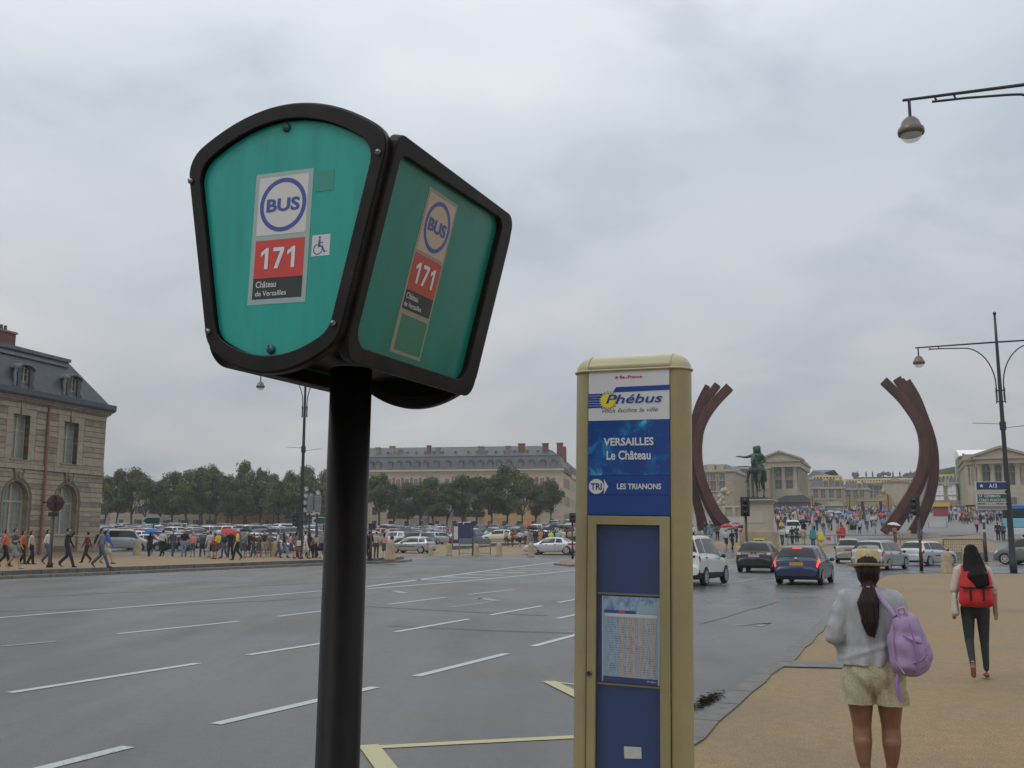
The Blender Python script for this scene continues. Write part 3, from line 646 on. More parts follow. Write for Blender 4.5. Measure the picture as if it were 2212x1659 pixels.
for x in (75,150,268,357,450,540,628,735,857,990,1088,1185,1282,1372,1472,1593,1703,1818,1930):
    X = lmx(*z3(x, 350))[0]; d = link('dormer', dme, lm, (X, .1, EH+.35)); link('dormer_hood', dhe, d); link('pane', dw, d)
lu = MB(); lu.lathe([(.36, 0), (.36, .1), (.2, .35), (0, .42)], 8); lu.bx(-.3, .3, -.6, .05, -.55, .02); lue = lu.mesh('roof_hatch'); lue.materials.append(M_LD2)
for x in (208,325,410,503,592,682,772,905,1038,1130,1225,1320,1412,1510,1645,1750,1860): link('roof_hatch', lue, lm, (lmx(*z3(x, 270))[0], -3.1, zt1+1.5))
for x0, x1, yt, m_ in [(90,128,185,M_STONE3),(232,278,172,M_STONE),(318,355,207,M_STONE3),(615,648,165,M_BRICK),(708,744,184,M_STONE3),(1140,1195,175,M_STONE3),(1422,1466,170,M_STONE3),(1550,1615,145,M_BRICK),(1797,1856,142,M_BRICK),(1945,2005,138,M_BRICK)]:
    a_, zt_ = lmx(*z3(x0, yt)); b_, _ = lmx(*z3(x1, yt)); lo_, hi_ = min(a_, b_), max(a_, b_); c = MB().bx(lo_, hi_, -4.2, -3.0, zt1+.2, zt_).build('chimney', m_, lm); MB().bx(lo_-.12, hi_+.12, -4.32, -2.88, zt_+.002, zt_+.28).build('chimney_cap', M_BRICK if m_ is M_BRICK else M_STONE3, c)
# east wing running back from the corner
for k in range(5):
    xx = -.02; yy = -2.6-3.6*k
    for zb in (EH-4.6, EH-9.2, EH-13.6):
        o = MB().bx(-.04, 0, yy-.55, yy+.55, zb, zb+2.35).build('window', M_SHUT, lm); MB().bx(-.08, -.04, yy-.75, yy-.57, zb-.1, zb+2.4).bx(-.08, -.04, yy+.57, yy+.75, zb-.1, zb+2.4).build('window_surround', M_CREAM2, o)
        MB().bx(-.05, 0, yy-1.95, yy-1.15, zb, zb+2.5).build('brick_panel', M_BRK2, lm)
for x0, x1, yt in [(2035, 2135, 180)]:
    MB().bx(.6, 2.6, -17, -13, zt1-.5, zt2+.3).build('chimney', M_BRICK, lm)
MB().bx(0, 14, -62, -WD-.01, 0, EH-1.0).build('wing_wall', M_CREAM, lm); MB().bx(-.35, 14, -62, -WD-.31, EH-.99, EH).build('wing_cornice', M_CREAM2, lm)
mb = MB(); mb.prism([(-.3, EH+.02), (14.3, EH+.02), (12.9, zt1), (9, zt2), (5, zt2), (1.1, zt1)], lambda p: (p[0], -62, p[1]), lambda p: (p[0], -WD+1, p[1])); mb.build('wing_roof', M_SL2, lm)
for k in range(9):
    yy = -24-4.1*k
    for zb in (EH-4.6, EH-9.2, EH-13.6): MB().bx(-.04, 0, yy-.55, yy+.55, zb, zb+2.35).build('window', M_SHUT, lm)
    MB().bx(-.25, .9, yy-.5, yy+.5, EH+.3, EH+1.9).build('dormer', M_LD2, lm)
# ================================================================== LOW HOUSES BEHIND THE TREES
M_OCH = mat('ochre_render', (.50,.31,.12), .9, var=.15, vscale=.5); M_BEI = mat('beige_render', (.42,.36,.27), .9, var=.12, vscale=.5); M_GRR = mat('grey_render', (.30,.28,.25), .9, var=.12, vscale=.5); M_SHG = mat('green_shutter', (.05,.09,.07), .7); M_AWN = mat('dark_awning', (.03,.035,.04), .8)
hs = [(150,236,M_GRR,'grey rendered house beside the stone building',1098,1),(236,285,M_BEI,'narrow beige house with dark windows under the left trees',1085,0),(285,345,M_BEI,'pale beige house with green shutters behind the green direction sign',1082,2),(345,412,M_GRR,'grey house with wide shuttered windows behind the black boxy car',1078,2),(412,470,M_BEI,'beige house with a low string course under the trees',1083,1),(470,548,M_OCH,'ochre house with a yellow corner pillar behind the walkers',1080,0),
      (548,605,M_OCH,'second ochre house with small windows, left of the lamp post',1082,0),(605,712,M_BEI,'beige house with a dark shop awning behind the lamp post',1075,3),(790,862,M_BEI,'beige house right of the bus stop post behind thin trunks',1083,0),(862,925,M_GRR,'grey brown house behind the double trunks',1088,0),(925,1000,M_BEI,'low cream outbuilding with a slate roof among the trunks',1112,4),(1012,1042,M_BEI,'narrow pale house with an arched door and a wall lantern',1100,0),
      (1042,1168,M_OCH,'long ochre house with grey windows behind the biggest tree',1092,0),(1168,1216,M_BEI,'cream gateway house at the right end of the trees',1090,0)]
wsm = MB().bx(-.5, .5, 0, .05, 0, 1.7).mesh('window'); wsm.materials.append(M_WG); ssm = MB().bx(-.25, .25, 0, .08, -.05, 1.75).mesh('shutter'); ssm.materials.append(M_SHG); swm = MB().bx(-.66, .66, 0, .03, -.15, 1.85).mesh('window_surround'); swm.materials.append(M_CREAM2)
for x0, x1, m_, lb, yt, kd in hs:
    Yh = 226.; A, B = gd(x0, Yh), gd(x1, Yh+1); ax = (B-A); ax.z = 0; Lh = ax.length; zt_ = at(x0, yt, Yh).z-A.z+.4
    zt_ += .9 if kd != 4 else 0
    h_ = empty('house', (A.x, A.y, A.z-.5), math.atan2(ax.y, ax.x), lb, 'house'); T_ = lambda y: -y
    MB().bx(0.03, Lh-.03, 0, 9, 0, zt_).build('wall', m_, h_)
    mb = MB(); mb.prism([(-.5, zt_), (4.5, zt_+1.3), (9.5, zt_)], lambda p: (-.05, p[0], p[1]+.003), lambda p: (Lh+.05, p[0], p[1]+.003)); mb.build('roof', M_SLATE, h_)
    n = max(1, int(Lh/2.9)); 
    for fl in range(0, max(1, int(zt_/3.1))):
        for i in range(n):
            x = Lh*(i+.5)/n; z = .9+fl*3.0
            if z+2 > zt_: continue
            s_ = link('window_surround', swm, h_, (x, -.0, z)); s_.rotation_euler.z = PI; w = link('window', wsm, h_, (x, -.035, z)); w.rotation_euler.z = PI
            if kd in (1, 2): link('shutter', ssm, w, (-.81, 0, 0)); link('shutter', ssm, w, (.81, 0, 0))
    if kd == 3: MB().bx(1, Lh-1, -1.2, 0, 3.0, 3.5).build('awning', M_AWN, h_)
    if kd != 4: MB().bx(0, Lh, -.08, 0, 3.3, 3.5).build('string_course', M_CREAM2, h_)
# a wood-covered ridge far off
# ================================================================== TREES
def leafmat(name, c1, c2, c3):
    m, t, b = node_mat(name); oi = t.nodes.new('ShaderNodeObjectInfo'); g_ = t.nodes.new('ShaderNodeNewGeometry')
    n1 = nz(t, g_.outputs['Position'], .55, 4, .7); c = rp(t, n1, [(.3, c1), (.5, c2), (.72, c3)])
    rnd = rp(t, oi.outputs['Random'], [(0, (.80,.86,.8)), (1, (1.22,1.12,.95))]); t.links.new(mixc(t, 1.0, c, rnd, 'MULTIPLY'), b.inputs['Base Color'])
    b.inputs['Roughness'].default_value = .6; b.inputs['Specular IOR Level'].default_value = .25; return m
M_LEAF = leafmat('leaves', (.042,.060,.020), (.076,.104,.032), (.140,.158,.050)); M_BARK = mat('bark', (.045,.038,.030), .9, var=.3, vscale=3, bump=.5, bscale=8)
def tree_mesh(seed, H=11.5, W_=5.0, trunk=3.2, n=7000, forks=3):
    rg = random.Random(seed); tr = MB(); tr.tube([(0, 0, -.3), (rg.uniform(-.1, .1), rg.uniform(-.1, .1), trunk*.5), (rg.uniform(-.25, .25), rg.uniform(-.2, .2), trunk)], [.24, .19, .16], 8)
    blobs = []
    for i in range(forks+4):
        a = 2*PI*i/(forks+4)+rg.uniform(-.3, .3); e = rg.uniform(.35, 1.0); L_ = rg.uniform(.5, .85)*W_; top = Vector((math.cos(a)*L_*.62, math.sin(a)*L_*.62, trunk+(H-trunk)*rg.uniform(.35, .8)))
        s_ = Vector((0, 0, trunk*rg.uniform(.62, 1.0))); m_ = s_.lerp(top, .5)+Vector((math.cos(a)*.35, math.sin(a)*.35, -.2)); tr.tube([s_, m_, top], [.12, .08, .03], 6)
        tr.tube([m_, m_+Vector((rg.uniform(-1.2, 1.2), rg.uniform(-1.2, 1.2), 1.5))], [.05, .02], 5)
    for i in range(34):
        z = trunk*.95+(H-trunk)*rg.random()**.85; k = (z-trunk)/(H-trunk); prof = math.sin(min(1, .22+.80*k)*PI)**.55 if k < .97 else .3; rad = W_*prof*rg.uniform(.25, .86); a = rg.uniform(0, 2*PI)
        blobs.append((Vector((math.cos(a)*rad*.8, math.sin(a)*rad*.8, z)), rg.uniform(.95, 1.75)))
    blobs.append((Vector((rg.uniform(-.6, .6), 0, H-1.1)), 1.3))
    vs, fs = [], []
    for k in range(n):
        c, r_ = rg.choice(blobs); d = Vector((rg.gauss(0, 1), rg.gauss(0, 1), rg.gauss(0, .85))).normalized(); q = r_*(rg.random()**.35)*rg.uniform(.8, 1.12); p = c+d*q
        if p.z < trunk*.86: p.z = trunk*.86+rg.random()*.9
        s_ = rg.uniform(.11, .25); nrm = (d+Vector((rg.gauss(0, .6), rg.gauss(0, .6), rg.gauss(0, .6)+.3))).normalized(); a = nrm.cross(Vector((rg.random()-.5, rg.random()-.5, rg.random()))).normalized(); b_ = nrm.cross(a)
        o = len(vs); vs += [p+a*s_, p+b_*s_*.8, p-a*s_*.9, p-b_*s_*.85+nrm*s_*.3]; fs.append((o, o+1, o+2, o+3))
    me = bpy.data.meshes.new('crown'); me.from_pydata([tuple(v) for v in vs], [], fs); me.materials.append(M_LEAF)
    tme = tr.mesh('trunk'); tme.materials.append(M_BARK); return tme, me
TM = [tree_mesh(s_, H=h_, W_=w_, trunk=t_, forks=f_) for s_, h_, w_, t_, f_ in [(1, 11.2, 4.8, 4.3, 3), (2, 11.8, 5.2, 4.2, 4), (3, 10.8, 4.5, 4.5, 2), (4, 12.2, 5.6, 4.0, 4), (5, 11.5, 4.6, 4.4, 3)]]
rt_ = random.Random(3)
def tree(px, ytop, Y, label, wpx=None, group=None, kind=None, name='tree'):
    P = gd(px, Y); H = at(px, ytop, Y).z-P.z; i = rt_.randrange(5) if kind is None else kind; base = [11.2, 11.8, 10.8, 12.2, 11.5][i]; s_ = H/base; W0 = [4.8, 5.2, 4.5, 5.6, 4.6][i]
    sxy = s_ if wpx is None else (wpx/FPX*Y)/(2*W0*.86)
    r_ = empty(name, P, rt_.uniform(0, 6.28), label, 'tree', group); r_.scale = (sxy, sxy, s_)
    t_ = link('trunk', TM[i][0], r_); c_ = link('crown', TM[i][1], r_); return r_
fl = [(226,1034,64),(252,1020,84),(283,1021,80),(312,1038,72),(345,1040,66),(370,1025,84),(401,1022,84),(434,1020,84),(466,1030,80),(500,1042,76),(530,1040,76),(562,1044,76),(600,1041,80),(634,1046,74),(668,1035,80),(700,1044,76)]
where_ = ['touching the stone building', 'with the big round crown beside the stone building', 'forming the right half of the big crown by the building', 'above the silver people van', 'in the dip right of the silver van', 'starting the long flat crown line', 'above the man in the black shirt', 'below the leftmost back peak', 'between the two back peaks', 'just left of the highest back tree', 'in front of the highest back tree', 'right of the highest back tree', 'above the red umbrella walkers', 'left of the left lamp post', 'right behind the left lamp post', 'above the silver signal cluster']
for i, (px, yt, w) in enumerate(fl): tree(px, yt, 203+(i % 3)*1.5, 'front row tree '+where_[i], w, 'trees in the front row left of the bus stop post')
fr2 = [(818,1027,90,'light green tree touching the right side of the bus stop post'),(851,1050,66,'small tree in front of the long mansion, second from the post'),(880,1047,74,'tree with a double trunk in front of the long mansion'),(908,1050,70,'dense dark tree left of the low slate outbuilding'),(935,1037,80,'tree before the mansion windows, left of the outbuilding roof'),(966,1044,76,'slim trunked tree in front of the outbuilding'),(998,1032,82,'light green tree at the middle of the right hand row'),(1030,1036,76,'yellowish tree left of the tallest one'),(1062,1032,80,'tree close beside the tallest one, on its left'),(1096,1013,104,'tallest tree of the right hand row, in front of the ochre house'),(1128,1032,74,'tree on the right shoulder of the tallest one'),(1158,1053,62,'small low tree with a forked trunk near the mansion corner'),(1190,1040,62,'separate tree at the right end of the row, before the mansion corner')]
for i, (px, yt, w, lb) in enumerate(fr2): tree(px, yt, 200+(i % 2)*2, lb, w)
for px, yt, w, lb in [(430,1012,66,'taller tree rising behind the left row, leftmost of three peaks'),(452,1014,56,'dark tree behind the left row, beside the leftmost peak'),(527,1003,76,'highest dark tree behind the left row'),(560,1017,54,'narrow dark tree on the right flank of the highest back tree'),(492,1035,50,'low dark tree in the dip behind the left row'),(590,1030,60,'low dark tree behind the row, between two peaks'),(623,1026,50,'small dark tree behind the row, left of the lamp post'),(659,1010,64,'dark crown rising directly behind the left lamp post'),(698,1021,48,'dark crown behind the row, beside the bus stop post'),(925,1034,50,'dark crown in front of the mansion windows, behind the row'),(720,1020,60,'dark crown hidden behind the bus stop post')]:
    tree(px, yt, 222, lb, w)
# ================================================================== PALACE FORECOURT
AXR = R(21.5); PX = Vector((math.cos(AXR), -math.sin(AXR), 0)); PY = Vector((math.sin(AXR), math.cos(AXR), 0))
def cpt(px, py, D):
    """(x', height) on the plane at distance D along the palace axis"""
    r_ = ray(px, py); t = D/(r_.dot(PY)); Q = r_*t; return Q.dot(PX), CAMH+Q.z
def pal(name, label, cat, px0, D):
    x0, _ = cpt(px0, 1100, D); W_ = PX*x0+PY*D; o = empty(name, (W_.x, W_.y, terr(W_.x, W_.y)-1.0), -AXR, label, cat); return o, x0, o.location.z
M_PST = mat('palace_stone', (.35,.29,.20), .85, var=.15, vscale=.7); M_PST2 = mat('palace_stone_pale', (.42,.36,.26), .85, var=.12, vscale=.9); M_PBR = mat('palace_brick', (.26,.14,.10), .9, var=.2, vscale=.8); M_PSL = mat('palace_slate', (.075,.09,.12), .5, var=.2, vscale=.6)
M_GOLD = mat('gold_leaf', (.80,.60,.26), .35, metal=.75); M_GOLDP = mat('gold_paint', (.38,.28,.13), .5, metal=.2, var=.3, vscale=1); M_PWIN = mat('palace_window', (.095,.10,.10), .3, spec=.7); M_TARP = mat('white_tarpaulin', (.85,.87,.88), .6); M_NET = mat('green_netting', (.17,.22,.12), .9, var=.25, vscale=.5); M_TENT = mat('brown_hoarding', (.15,.09,.065), .85, var=.15, vscale=1)
def blk(root, x0, z0, D0, px0, px1, ptop, pbot, D, depth, m, nm, rise=None):
    """a block whose front face lies at distance D and spans px0..px1 / ptop..pbot"""
    a, zt_ = cpt(px0, ptop, D); b, zt2 = cpt(px1, ptop, D); zb_ = cpt(px0, pbot, D)[1] if pbot else z0
    zt_ = (zt_+zt2)/2; return MB().bx(a-x0, b-x0, D-D0, D-D0+depth, zb_-z0, zt_-z0).build(nm, m, root)
def pwin(root, x0, z0, D0, px, py, w, h, D, m=None, sur=None):
    a, z = cpt(px, py, D); y = D-D0
    o = MB().bx(a-x0-w/2, a-x0+w/2, y-.06, y-.02, z-z0-h/2, z-z0+h/2).build('window', m or M_PWIN, root)
    mb = MB(); t_ = .22
    for s_ in (-1, 1): mb.bx(a-x0+s_*(w/2+t_/2)-t_/2, a-x0+s_*(w/2+t_/2)+t_/2, y-.14, y, z-z0-h/2, z-z0+h/2+t_)
    mb.bx(a-x0-w/2, a-x0+w/2, y-.14, y, z-z0+h/2, z-z0+h/2+t_); mb.bx(a-x0-.04, a-x0+.04, y-.10, y-.065, z-z0-h/2, z-z0+h/2); mb.bx(a-x0-w/2, a-x0+w/2, y-.10, y-.066, z-z0-.04, z-z0+.04)
    mb.build('window_surround', sur or M_PST2, o); return o
def pavilion(label, D, pxs, pxe, pcols, p_apex, p_eave, p_ent, p_base, ped, flat, chim=[], side=True, depth=28):
    o, x0, z0 = pal('palace_pavilion', label, 'palace', pxs, D); X = lambda px, py: cpt(px, py, D)
    a, b = X(pxs, p_eave)[0]-x0, X(pxe, p_eave)[0]-x0; Z = lambda py: X((pxs+pxe)/2, py)[1]-z0
    ze, zn, zb_ = Z(p_eave), Z(p_ent), Z(p_base)
    MB().bx(a, b, 2.2, depth, 0, zn).build('wall', M_PST, o)
    MB().bx(a, b, .0, 2.2, 0, zb_).build('ground_floor', M_PST2, o)
    pa, pb_ = X(ped[0], p_eave)[0]-x0, X(ped[1], p_eave)[0]-x0
    MB().bx(pa-.5, pb_+.5, -.5, depth, zn+.003, ze).build('entablature', M_PST2, o); MB().bx(a-.3, b+.5, 1.6, depth+.3, zn+.01, ze-.1).build('frieze', M_PST2, o)
    MB().bx(pa-1.0, pb_+1.0, -1.1, depth, ze+.002, ze+.5).build('cornice', M_PST, o); MB().bx(a-.8, b+.9, 1.1, depth+.8, ze-.098, ze+.4).build('cornice', M_PST, o)
    mb = MB(); zap = X((ped[0]+ped[1])/2, p_apex)[1]-z0; mb.prism([(pa-1, ze+.502), (pb_+1, ze+.502), ((pa+pb_)/2, zap)], lambda p: (p[0], -.4, p[1]), lambda p: (p[0], 8, p[1])); mb.build('pediment', M_PST2, o)
    mb = MB()
    for s_ in (0, 1):
        A_, B_ = ((pa-1.3, ze+.5), ((pa+pb_)/2, zap+.1)) if s_ == 0 else (((pa+pb_)/2, zap+.1), (pb_+1.3, ze+.5)); mb.prism([(A_[0], A_[1]), (B_[0], B_[1]), (B_[0], B_[1]+.6), (A_[0], A_[1]+.6)], lambda p: (p[0], -1.1, p[1]), lambda p: (p[0], 8.2, p[1]))
    mb.build('raking_cornice', M_PST, o)
    for x_ in [a-.3, a+(b-a)*.9, b+.4]: MB().bx(x_-.3, x_+.3, 2.4, 3.0, ze+.402, ze+1.7).build('parapet_pier', M_PST, o)
    MB().bx(a-.3, b+.4, 2.5, 2.9, ze+.401, ze+1.5).build('parapet', M_PST, o); MB().bx(b+.1, b+.5, 3.01, depth, ze+.401, ze+1.5).build('parapet', M_PST, o)
    for px in pcols:
        cx_ = X(px, 1040)[0]-x0; MB().lathe([(.85, 0), (.85, .5), (.62, .8), (.62, 2), (.54, zn-zb_-.9), (.8, zn-zb_-.3), (.8, zn-zb_)], 14, (cx_, .95, zb_)).build('column', M_PST2, o)
    for px in flat: cx_ = X(px, 1040)[0]-x0; MB().bx(cx_-.55, cx_+.55, 1.9, 2.2, zb_, zn).build('pilaster', M_PST2, o)
    mb = MB(); mb.bx(a, b, .0, .3, zb_, zb_+.9); mb.build('balustrade', M_PST2, o)
    return o, x0, z0, (a, b, zb_, zn, ze)
pv, vx, vz, (a, b, zb_, zn, ze) = pavilion('pale stone pavilion with columns and a triangular pediment behind the rider statue', 318, 1640, 1722, [1668,1692,1717,1645], 978, 998, 1009, 1062, (1645, 1724), [], depth=34)
for px in (1656, 1680, 1704):
    pwin(pv, vx, vz+0, 318-2.2, px, 1020, 1.6, 2.2, 318); w = pwin(pv, vx, vz, 318-2.2, px, 1047, 1.9, 5.2, 318)
    c_ = cpt(px, 1036, 318); MB().prism([(c_[0]-vx-1.6, c_[1]-vz), (c_[0]-vx+1.6, c_[1]-vz), (c_[0]-vx+1.2, c_[1]-vz+.6), (c_[0]-vx, c_[1]-vz+.9), (c_[0]-vx-1.2, c_[1]-vz+.6)], lambda p: (p[0], 1.9, p[1]), lambda p: (p[0], 2.25, p[1])).build('window_hood', M_PST2, w)
for k in range(5):
    y = 6+k*5.4; MB().bx(b, b+.06, y-.9, y+.9, zb_+1, zb_+5.5).build('window', M_PWIN, pv); MB().bx(b, b+.3, y+2, y+3, zb_, zn).build('pilaster', M_PST2, pv)
mb = MB(); mb.box((b-8, 10, ze+2.2), (7, 5, .3), rot=Euler((0, R(14), 0)).to_matrix()); mb.build('skylight', M_TARP, pv)
# brown hoarding tent in front of it
tn, tx, tz = pal('brown_hoarding_tent', 'long brown hoarding with a low pitched roof in front of the left pavilion', 'tent', 1668, 300); A_ = cpt(1668, 1084, 300); B_ = cpt(1752, 1078, 300)
MB().bx(0, B_[0]-tx, 0, 26, 0, A_[1]-tz-.2).build('tent_wall', M_TENT, tn)
mb = MB(); mb.prism([(-.6, A_[1]-tz-.2), (B_[0]-tx+1, A_[1]-tz-.2), (B_[0]-tx-2, B_[1]-tz+1.2), (4, B_[1]-tz+1.0)], lambda p: (p[0], -.8, p[1]), lambda p: (p[0], 27, p[1])); mb.build('tent_roof', mat('dark_tent_roof', (.07,.065,.065), .7), tn)
# left wings
def wing(label, px0, px1, D, eave, base, rooft, wins, m=None, roofin=6, cat='palace', depth=16):
    o, x0, z0 = pal('palace_wing', label, cat, px0, D); a, b = 0, cpt(px1, eave, D)[0]-x0; ze = cpt((px0+px1)/2, eave, D)[1]-z0; zr = cpt((px0+px1)/2, rooft, D)[1]-z0
    MB().bx(a, b, 0, depth, 0, ze).build('wall', m or M_PST, o); MB().bx(a-.4, b+.4, -.5, depth, ze+.002, ze+.6).build('cornice', M_PST2, o); MB().bx(a, b, -.2, -.001, ze*.55, ze*.55+.4).build('string_course', M_PST2, o)
    mb = MB(); mb.prism([(a-.2, ze+.602), (b+.2, ze+.602), (b-roofin*.4, zr), (a+roofin*.4, zr)], lambda p: (p[0], -.2 if p[1] < ze+1 else roofin*.5, p[1]), lambda p: (p[0], depth+.2 if p[1] < ze+1 else depth-roofin*.5, p[1])); mb.build('roof', M_PSL, o)
    for px, py, w, h in wins: pwin(o, x0, z0, D, px, py, w, h, D)
    return o, x0, z0, ze, zr, b
w1 = wing('brown stone wing with slate mansard between the sculpture and the statue', 1448, 1583, 285, 1020, 1100, 1003, [(1540,1033,1.6,3),(1541,1052,1.6,3.6),(1522,1033,1.6,3),(1560,1033,1.6,3),(1560,1052,1.6,3.6),(1522,1052,1.6,3.6)], roofin=5, depth=26)
for px in (1536, 1556): c_ = cpt(px, 1012, 285); MB().bx(c_[0]-w1[1]-1, c_[0]-w1[1]+1, -.3, 2.5, c_[1]-w1[2]-1.2, c_[1]-w1[2]+1.2).build('dormer', M_PST2, w1[0])
for px in (1531, 1550): c_ = cpt(px, 1034, 285); MB().bx(c_[0]-w1[1]-.7, c_[0]-w1[1]+.7, -.05, -.002, c_[1]-w1[2]-2, c_[1]-w1[2]+2).build('brick_panel', M_PBR, w1[0])
w2 = wing('taller stone block with an arched window left of the statue', 1578, 1660, 312, 1013, 1100, 1007, [(1609,1026,2.2,3.4),(1609,1056,3.0,6),(1632,1026,2.2,3.4)], roofin=3, depth=20)
for px in (1599, 1636): c_ = cpt(px, 1004, 312); MB().bx(c_[0]-w2[1]-1.4, c_[0]-w2[1]+1.4, 5, 7, 10, c_[1]-w2[2]).build('chimney', M_STONE3, w2[0])
# carved stone group on its plinth
pg, gx, gz_ = pal('stone_group_statue', 'weathered carved stone group on a gate pier left of the signal', 'statue', 1545, 232); A_, B_ = cpt(1543, 1094, 232), cpt(1576, 1094, 232); wq = B_[0]-A_[0]
MB().bx(0, wq, 0, wq*.7, 0, A_[1]-gz_).build('plinth', M_PST, pg); mb = MB(); rs_ = random.Random(4)
for k in range(16): mb.ball((wq*rs_.uniform(.18, .82), wq*.35+rs_.uniform(-.4, .4), A_[1]-gz_+.4+rs_.random()**1.6*3.6), (rs_.uniform(.35, .7), .5, rs_.uniform(.4, .8)), 8)
mb.build('carved_figures', M_PST2, pg)
wl, wx, wz_ = pal('forecourt_wall', 'low stone wall with piers running from the carved group to the pedestal', 'wall', 1560, 228); b_ = cpt(1660, 1100, 228)[0]; hz_ = cpt(1610, 1096, 228)[1]-wz_
MB().bx(0, b_-wx, 0, .8, 0, hz_).build('wall', M_PST, wl); MB().bx(-.2, b_-wx, -.25, 1.05, hz_+.002, hz_+.45).build('coping', M_PST2, wl)
for k in range(5): MB().bx(k*2.3, k*2.3+.7, -.3, -.002, 0, hz_-.01).build('pier', M_PST2, wl)
# slate roof right of the pavilion and the gilded court fronts
wr = wing('dark slate roof rising right of the left pavilion', 1742, 1812, 410, 1036, 1100, 1011, [], roofin=26, depth=30)
def gilded(label, px0, px1, D, eave, ridge, wins, dorm, m=M_PST, base=1100):
    o, x0, z0, ze, zr, b = wing(label, px0, px1, D, eave, base, ridge, wins, m, roofin=4)
    mb = MB(); mb.bx(.6, b-.6, 1.5, 2.3, zr, zr+.55); n = int(b/1.1)
    for k in range(n): mb.bx(.8+k*1.1, 1.3+k*1.1, 1.35, 1.499, zr-.7, zr+.1); 
    mb.build('gilded_ridge', M_GOLD, o)
    for px, py in dorm:
        c = cpt(px, py, D); X, Z = c[0]-x0, c[1]-z0; d = MB().bx(X-1.1, X+1.1, -.2, 2.6, Z-1.5, Z+1.2).build('dormer', M_GOLDP, o); MB().prism([(X-1.3, Z+1.2), (X+1.3, Z+1.2), (X, Z+2.2)], lambda p: (p[0], -.3, p[1]), lambda p: (p[0], 2.4, p[1])).build('dormer_gable', M_GOLD, d); MB().bx(X-.62, X+.62, -.26, -.202, Z-1.0, Z+.8).build('pane', M_PWIN, d)
    return o, x0, z0, ze, zr, b
gw = lambda xs, y, w=1.4, h=3.0: [(x, y, w, h) for x in xs]
gilded('left court front with two gilded dormers under a golden ridge', 1752, 1822, 372, 1056, 1030, gw((1762,1778,1796,1812), 1066, 1.6, 3.4)+gw((1762,1796), 1086), [(1784,1045), (1809,1045)])
gilded('second left court front, set back, with one gilded dormer', 1822, 1876, 392, 1058, 1037, gw((1833,1848,1862), 1068, 1.5, 3.2)+gw((1833,1848,1862), 1085), [(1857,1051)])
mc = gilded('central palace front with golden roof edges and trophies on the skyline', 1838, 2000, 430, 1049, 1036, gw(range(1880, 1972, 13), 1060, 1.6, 3.6)+gw(range(1880, 1972, 13), 1076, 1.6, 3.4), [])
cf = blk(mc[0], mc[1], mc[2], 430, 1906, 1962, 1043, 1092, 427, 4, M_PST2, 'centre_block'); blk(mc[0], mc[1], mc[2], 430, 1904, 1964, 1041, 1043, 426.6, 4.2, M_PST, 'cornice')
cc0 = cpt(1933, 1040, 426); MB().prism([(cc0[0]-mc[1]-3, cc0[1]-mc[2]), (cc0[0]-mc[1]+3, cc0[1]-mc[2]), (cc0[0]-mc[1], cc0[1]-mc[2]+1.8)], lambda p: (p[0], -3.6, p[1]), lambda p: (p[0], 0, p[1])).build('clock_gable', M_GOLDP, mc[0])
blk(mc[0], mc[1], mc[2], 430, 1842, 1998, 1029.5, 1033, 436, 6, M_LEAD, 'roof_crest'); blk(mc[0], mc[1], mc[2], 430, 1862, 1905, 1040, 1043, 427.8, 1.5, M_GOLD, 'gilded_balustrade'); blk(mc[0], mc[1], mc[2], 430, 1962, 1998, 1040, 1043, 427.8, 1.5, M_GOLD, 'gilded_balustrade')
for px, w in [(1852,2.4),(1908,3.4),(1966,3.2)]:
    c = cpt(px, 1029.5, 437); mb = MB(); rs_ = random.Random(px)
    for k in range(9): mb.ball((c[0]-mc[1]+rs_.uniform(-w, w)*.8, 8, c[1]-mc[2]+rs_.random()*1.4), (w*.32, .5, rs_.uniform(.5, .9)), 7)
    mb.tube([(c[0]-mc[1], 8, c[1]-mc[2]), (c[0]-mc[1]+.3, 8, c[1]-mc[2]+2.6)], [.3, .1], 5); mb.build('roof_trophy', mat('dark_stone_ornament', (.10,.105,.115), .8), mc[0])
for px in (1871, 1885, 1929, 1944, 1985): c = cpt(px, 1029.5, 437); mb = MB(); mb.lathe([(.45, 0), (.3, .8), (.42, 1.3), (.1, 2.1), (0, 2.3)], 7, (c[0]-mc[1], 8, c[1]-mc[2])); mb.build('roof_urn', MATS['dark_stone_ornament'], mc[0])
rb = gilded('pink brick court front with gold crest right of the sculpture', 2000, 2068, 350, 1046, 1028, [], [(2027,1038)], mat('faded_pink_brick', (.34,.22,.19), .9, var=.15, vscale=.7))
for px in (2029, 2056): pwin(rb[0], rb[1], rb[2], 350, px, 1062, 2.4, 5.5, 350, M_TARP)
for px in (2042, 2048): c_ = cpt(px, 1040, 350); MB().lathe([(.5, 0), (.35, 1.4), (.2, 2.2), (0, 2.4)], 7, (c_[0]-rb[1], -.3, c_[1]-rb[2]-1.5)).build('small_statue', M_PST2, rb[0])
# gilded gate and railings
gt, tx, tz = pal('gilded_gate', 'ornate golden gate in front of the central palace front', 'gate', 1896, 338); zt_ = cpt(1910, 1074, 338)[1]-tz; wd = cpt(1923, 1080, 338)[0]-tx
for k in range(13): x = wd*k/12; MB().bx(x-.07, x+.07, 0, .14, 0, zt_).build('bar', M_GOLDP, gt)
for s_ in (0, wd): MB().bx(s_-.45, s_+.45, -.3, .5, 0, zt_+.6).build('gate_pier', M_GOLDP, gt)
mb = MB(); n = 12; mb.prism([(wd/2+wd*.52*math.cos(PI*i/n), zt_+wd*.36*math.sin(PI*i/n)) for i in range(n+1)], lambda p: (p[0], 0, p[1]), lambda p: (p[0], .25, p[1])); mb.lathe([(.7, 0), (.9, .6), (.3, 1.3), (0, 1.9)], 8, (wd/2, .1, zt_+wd*.36)); mb.build('crest', M_GOLDP, gt)
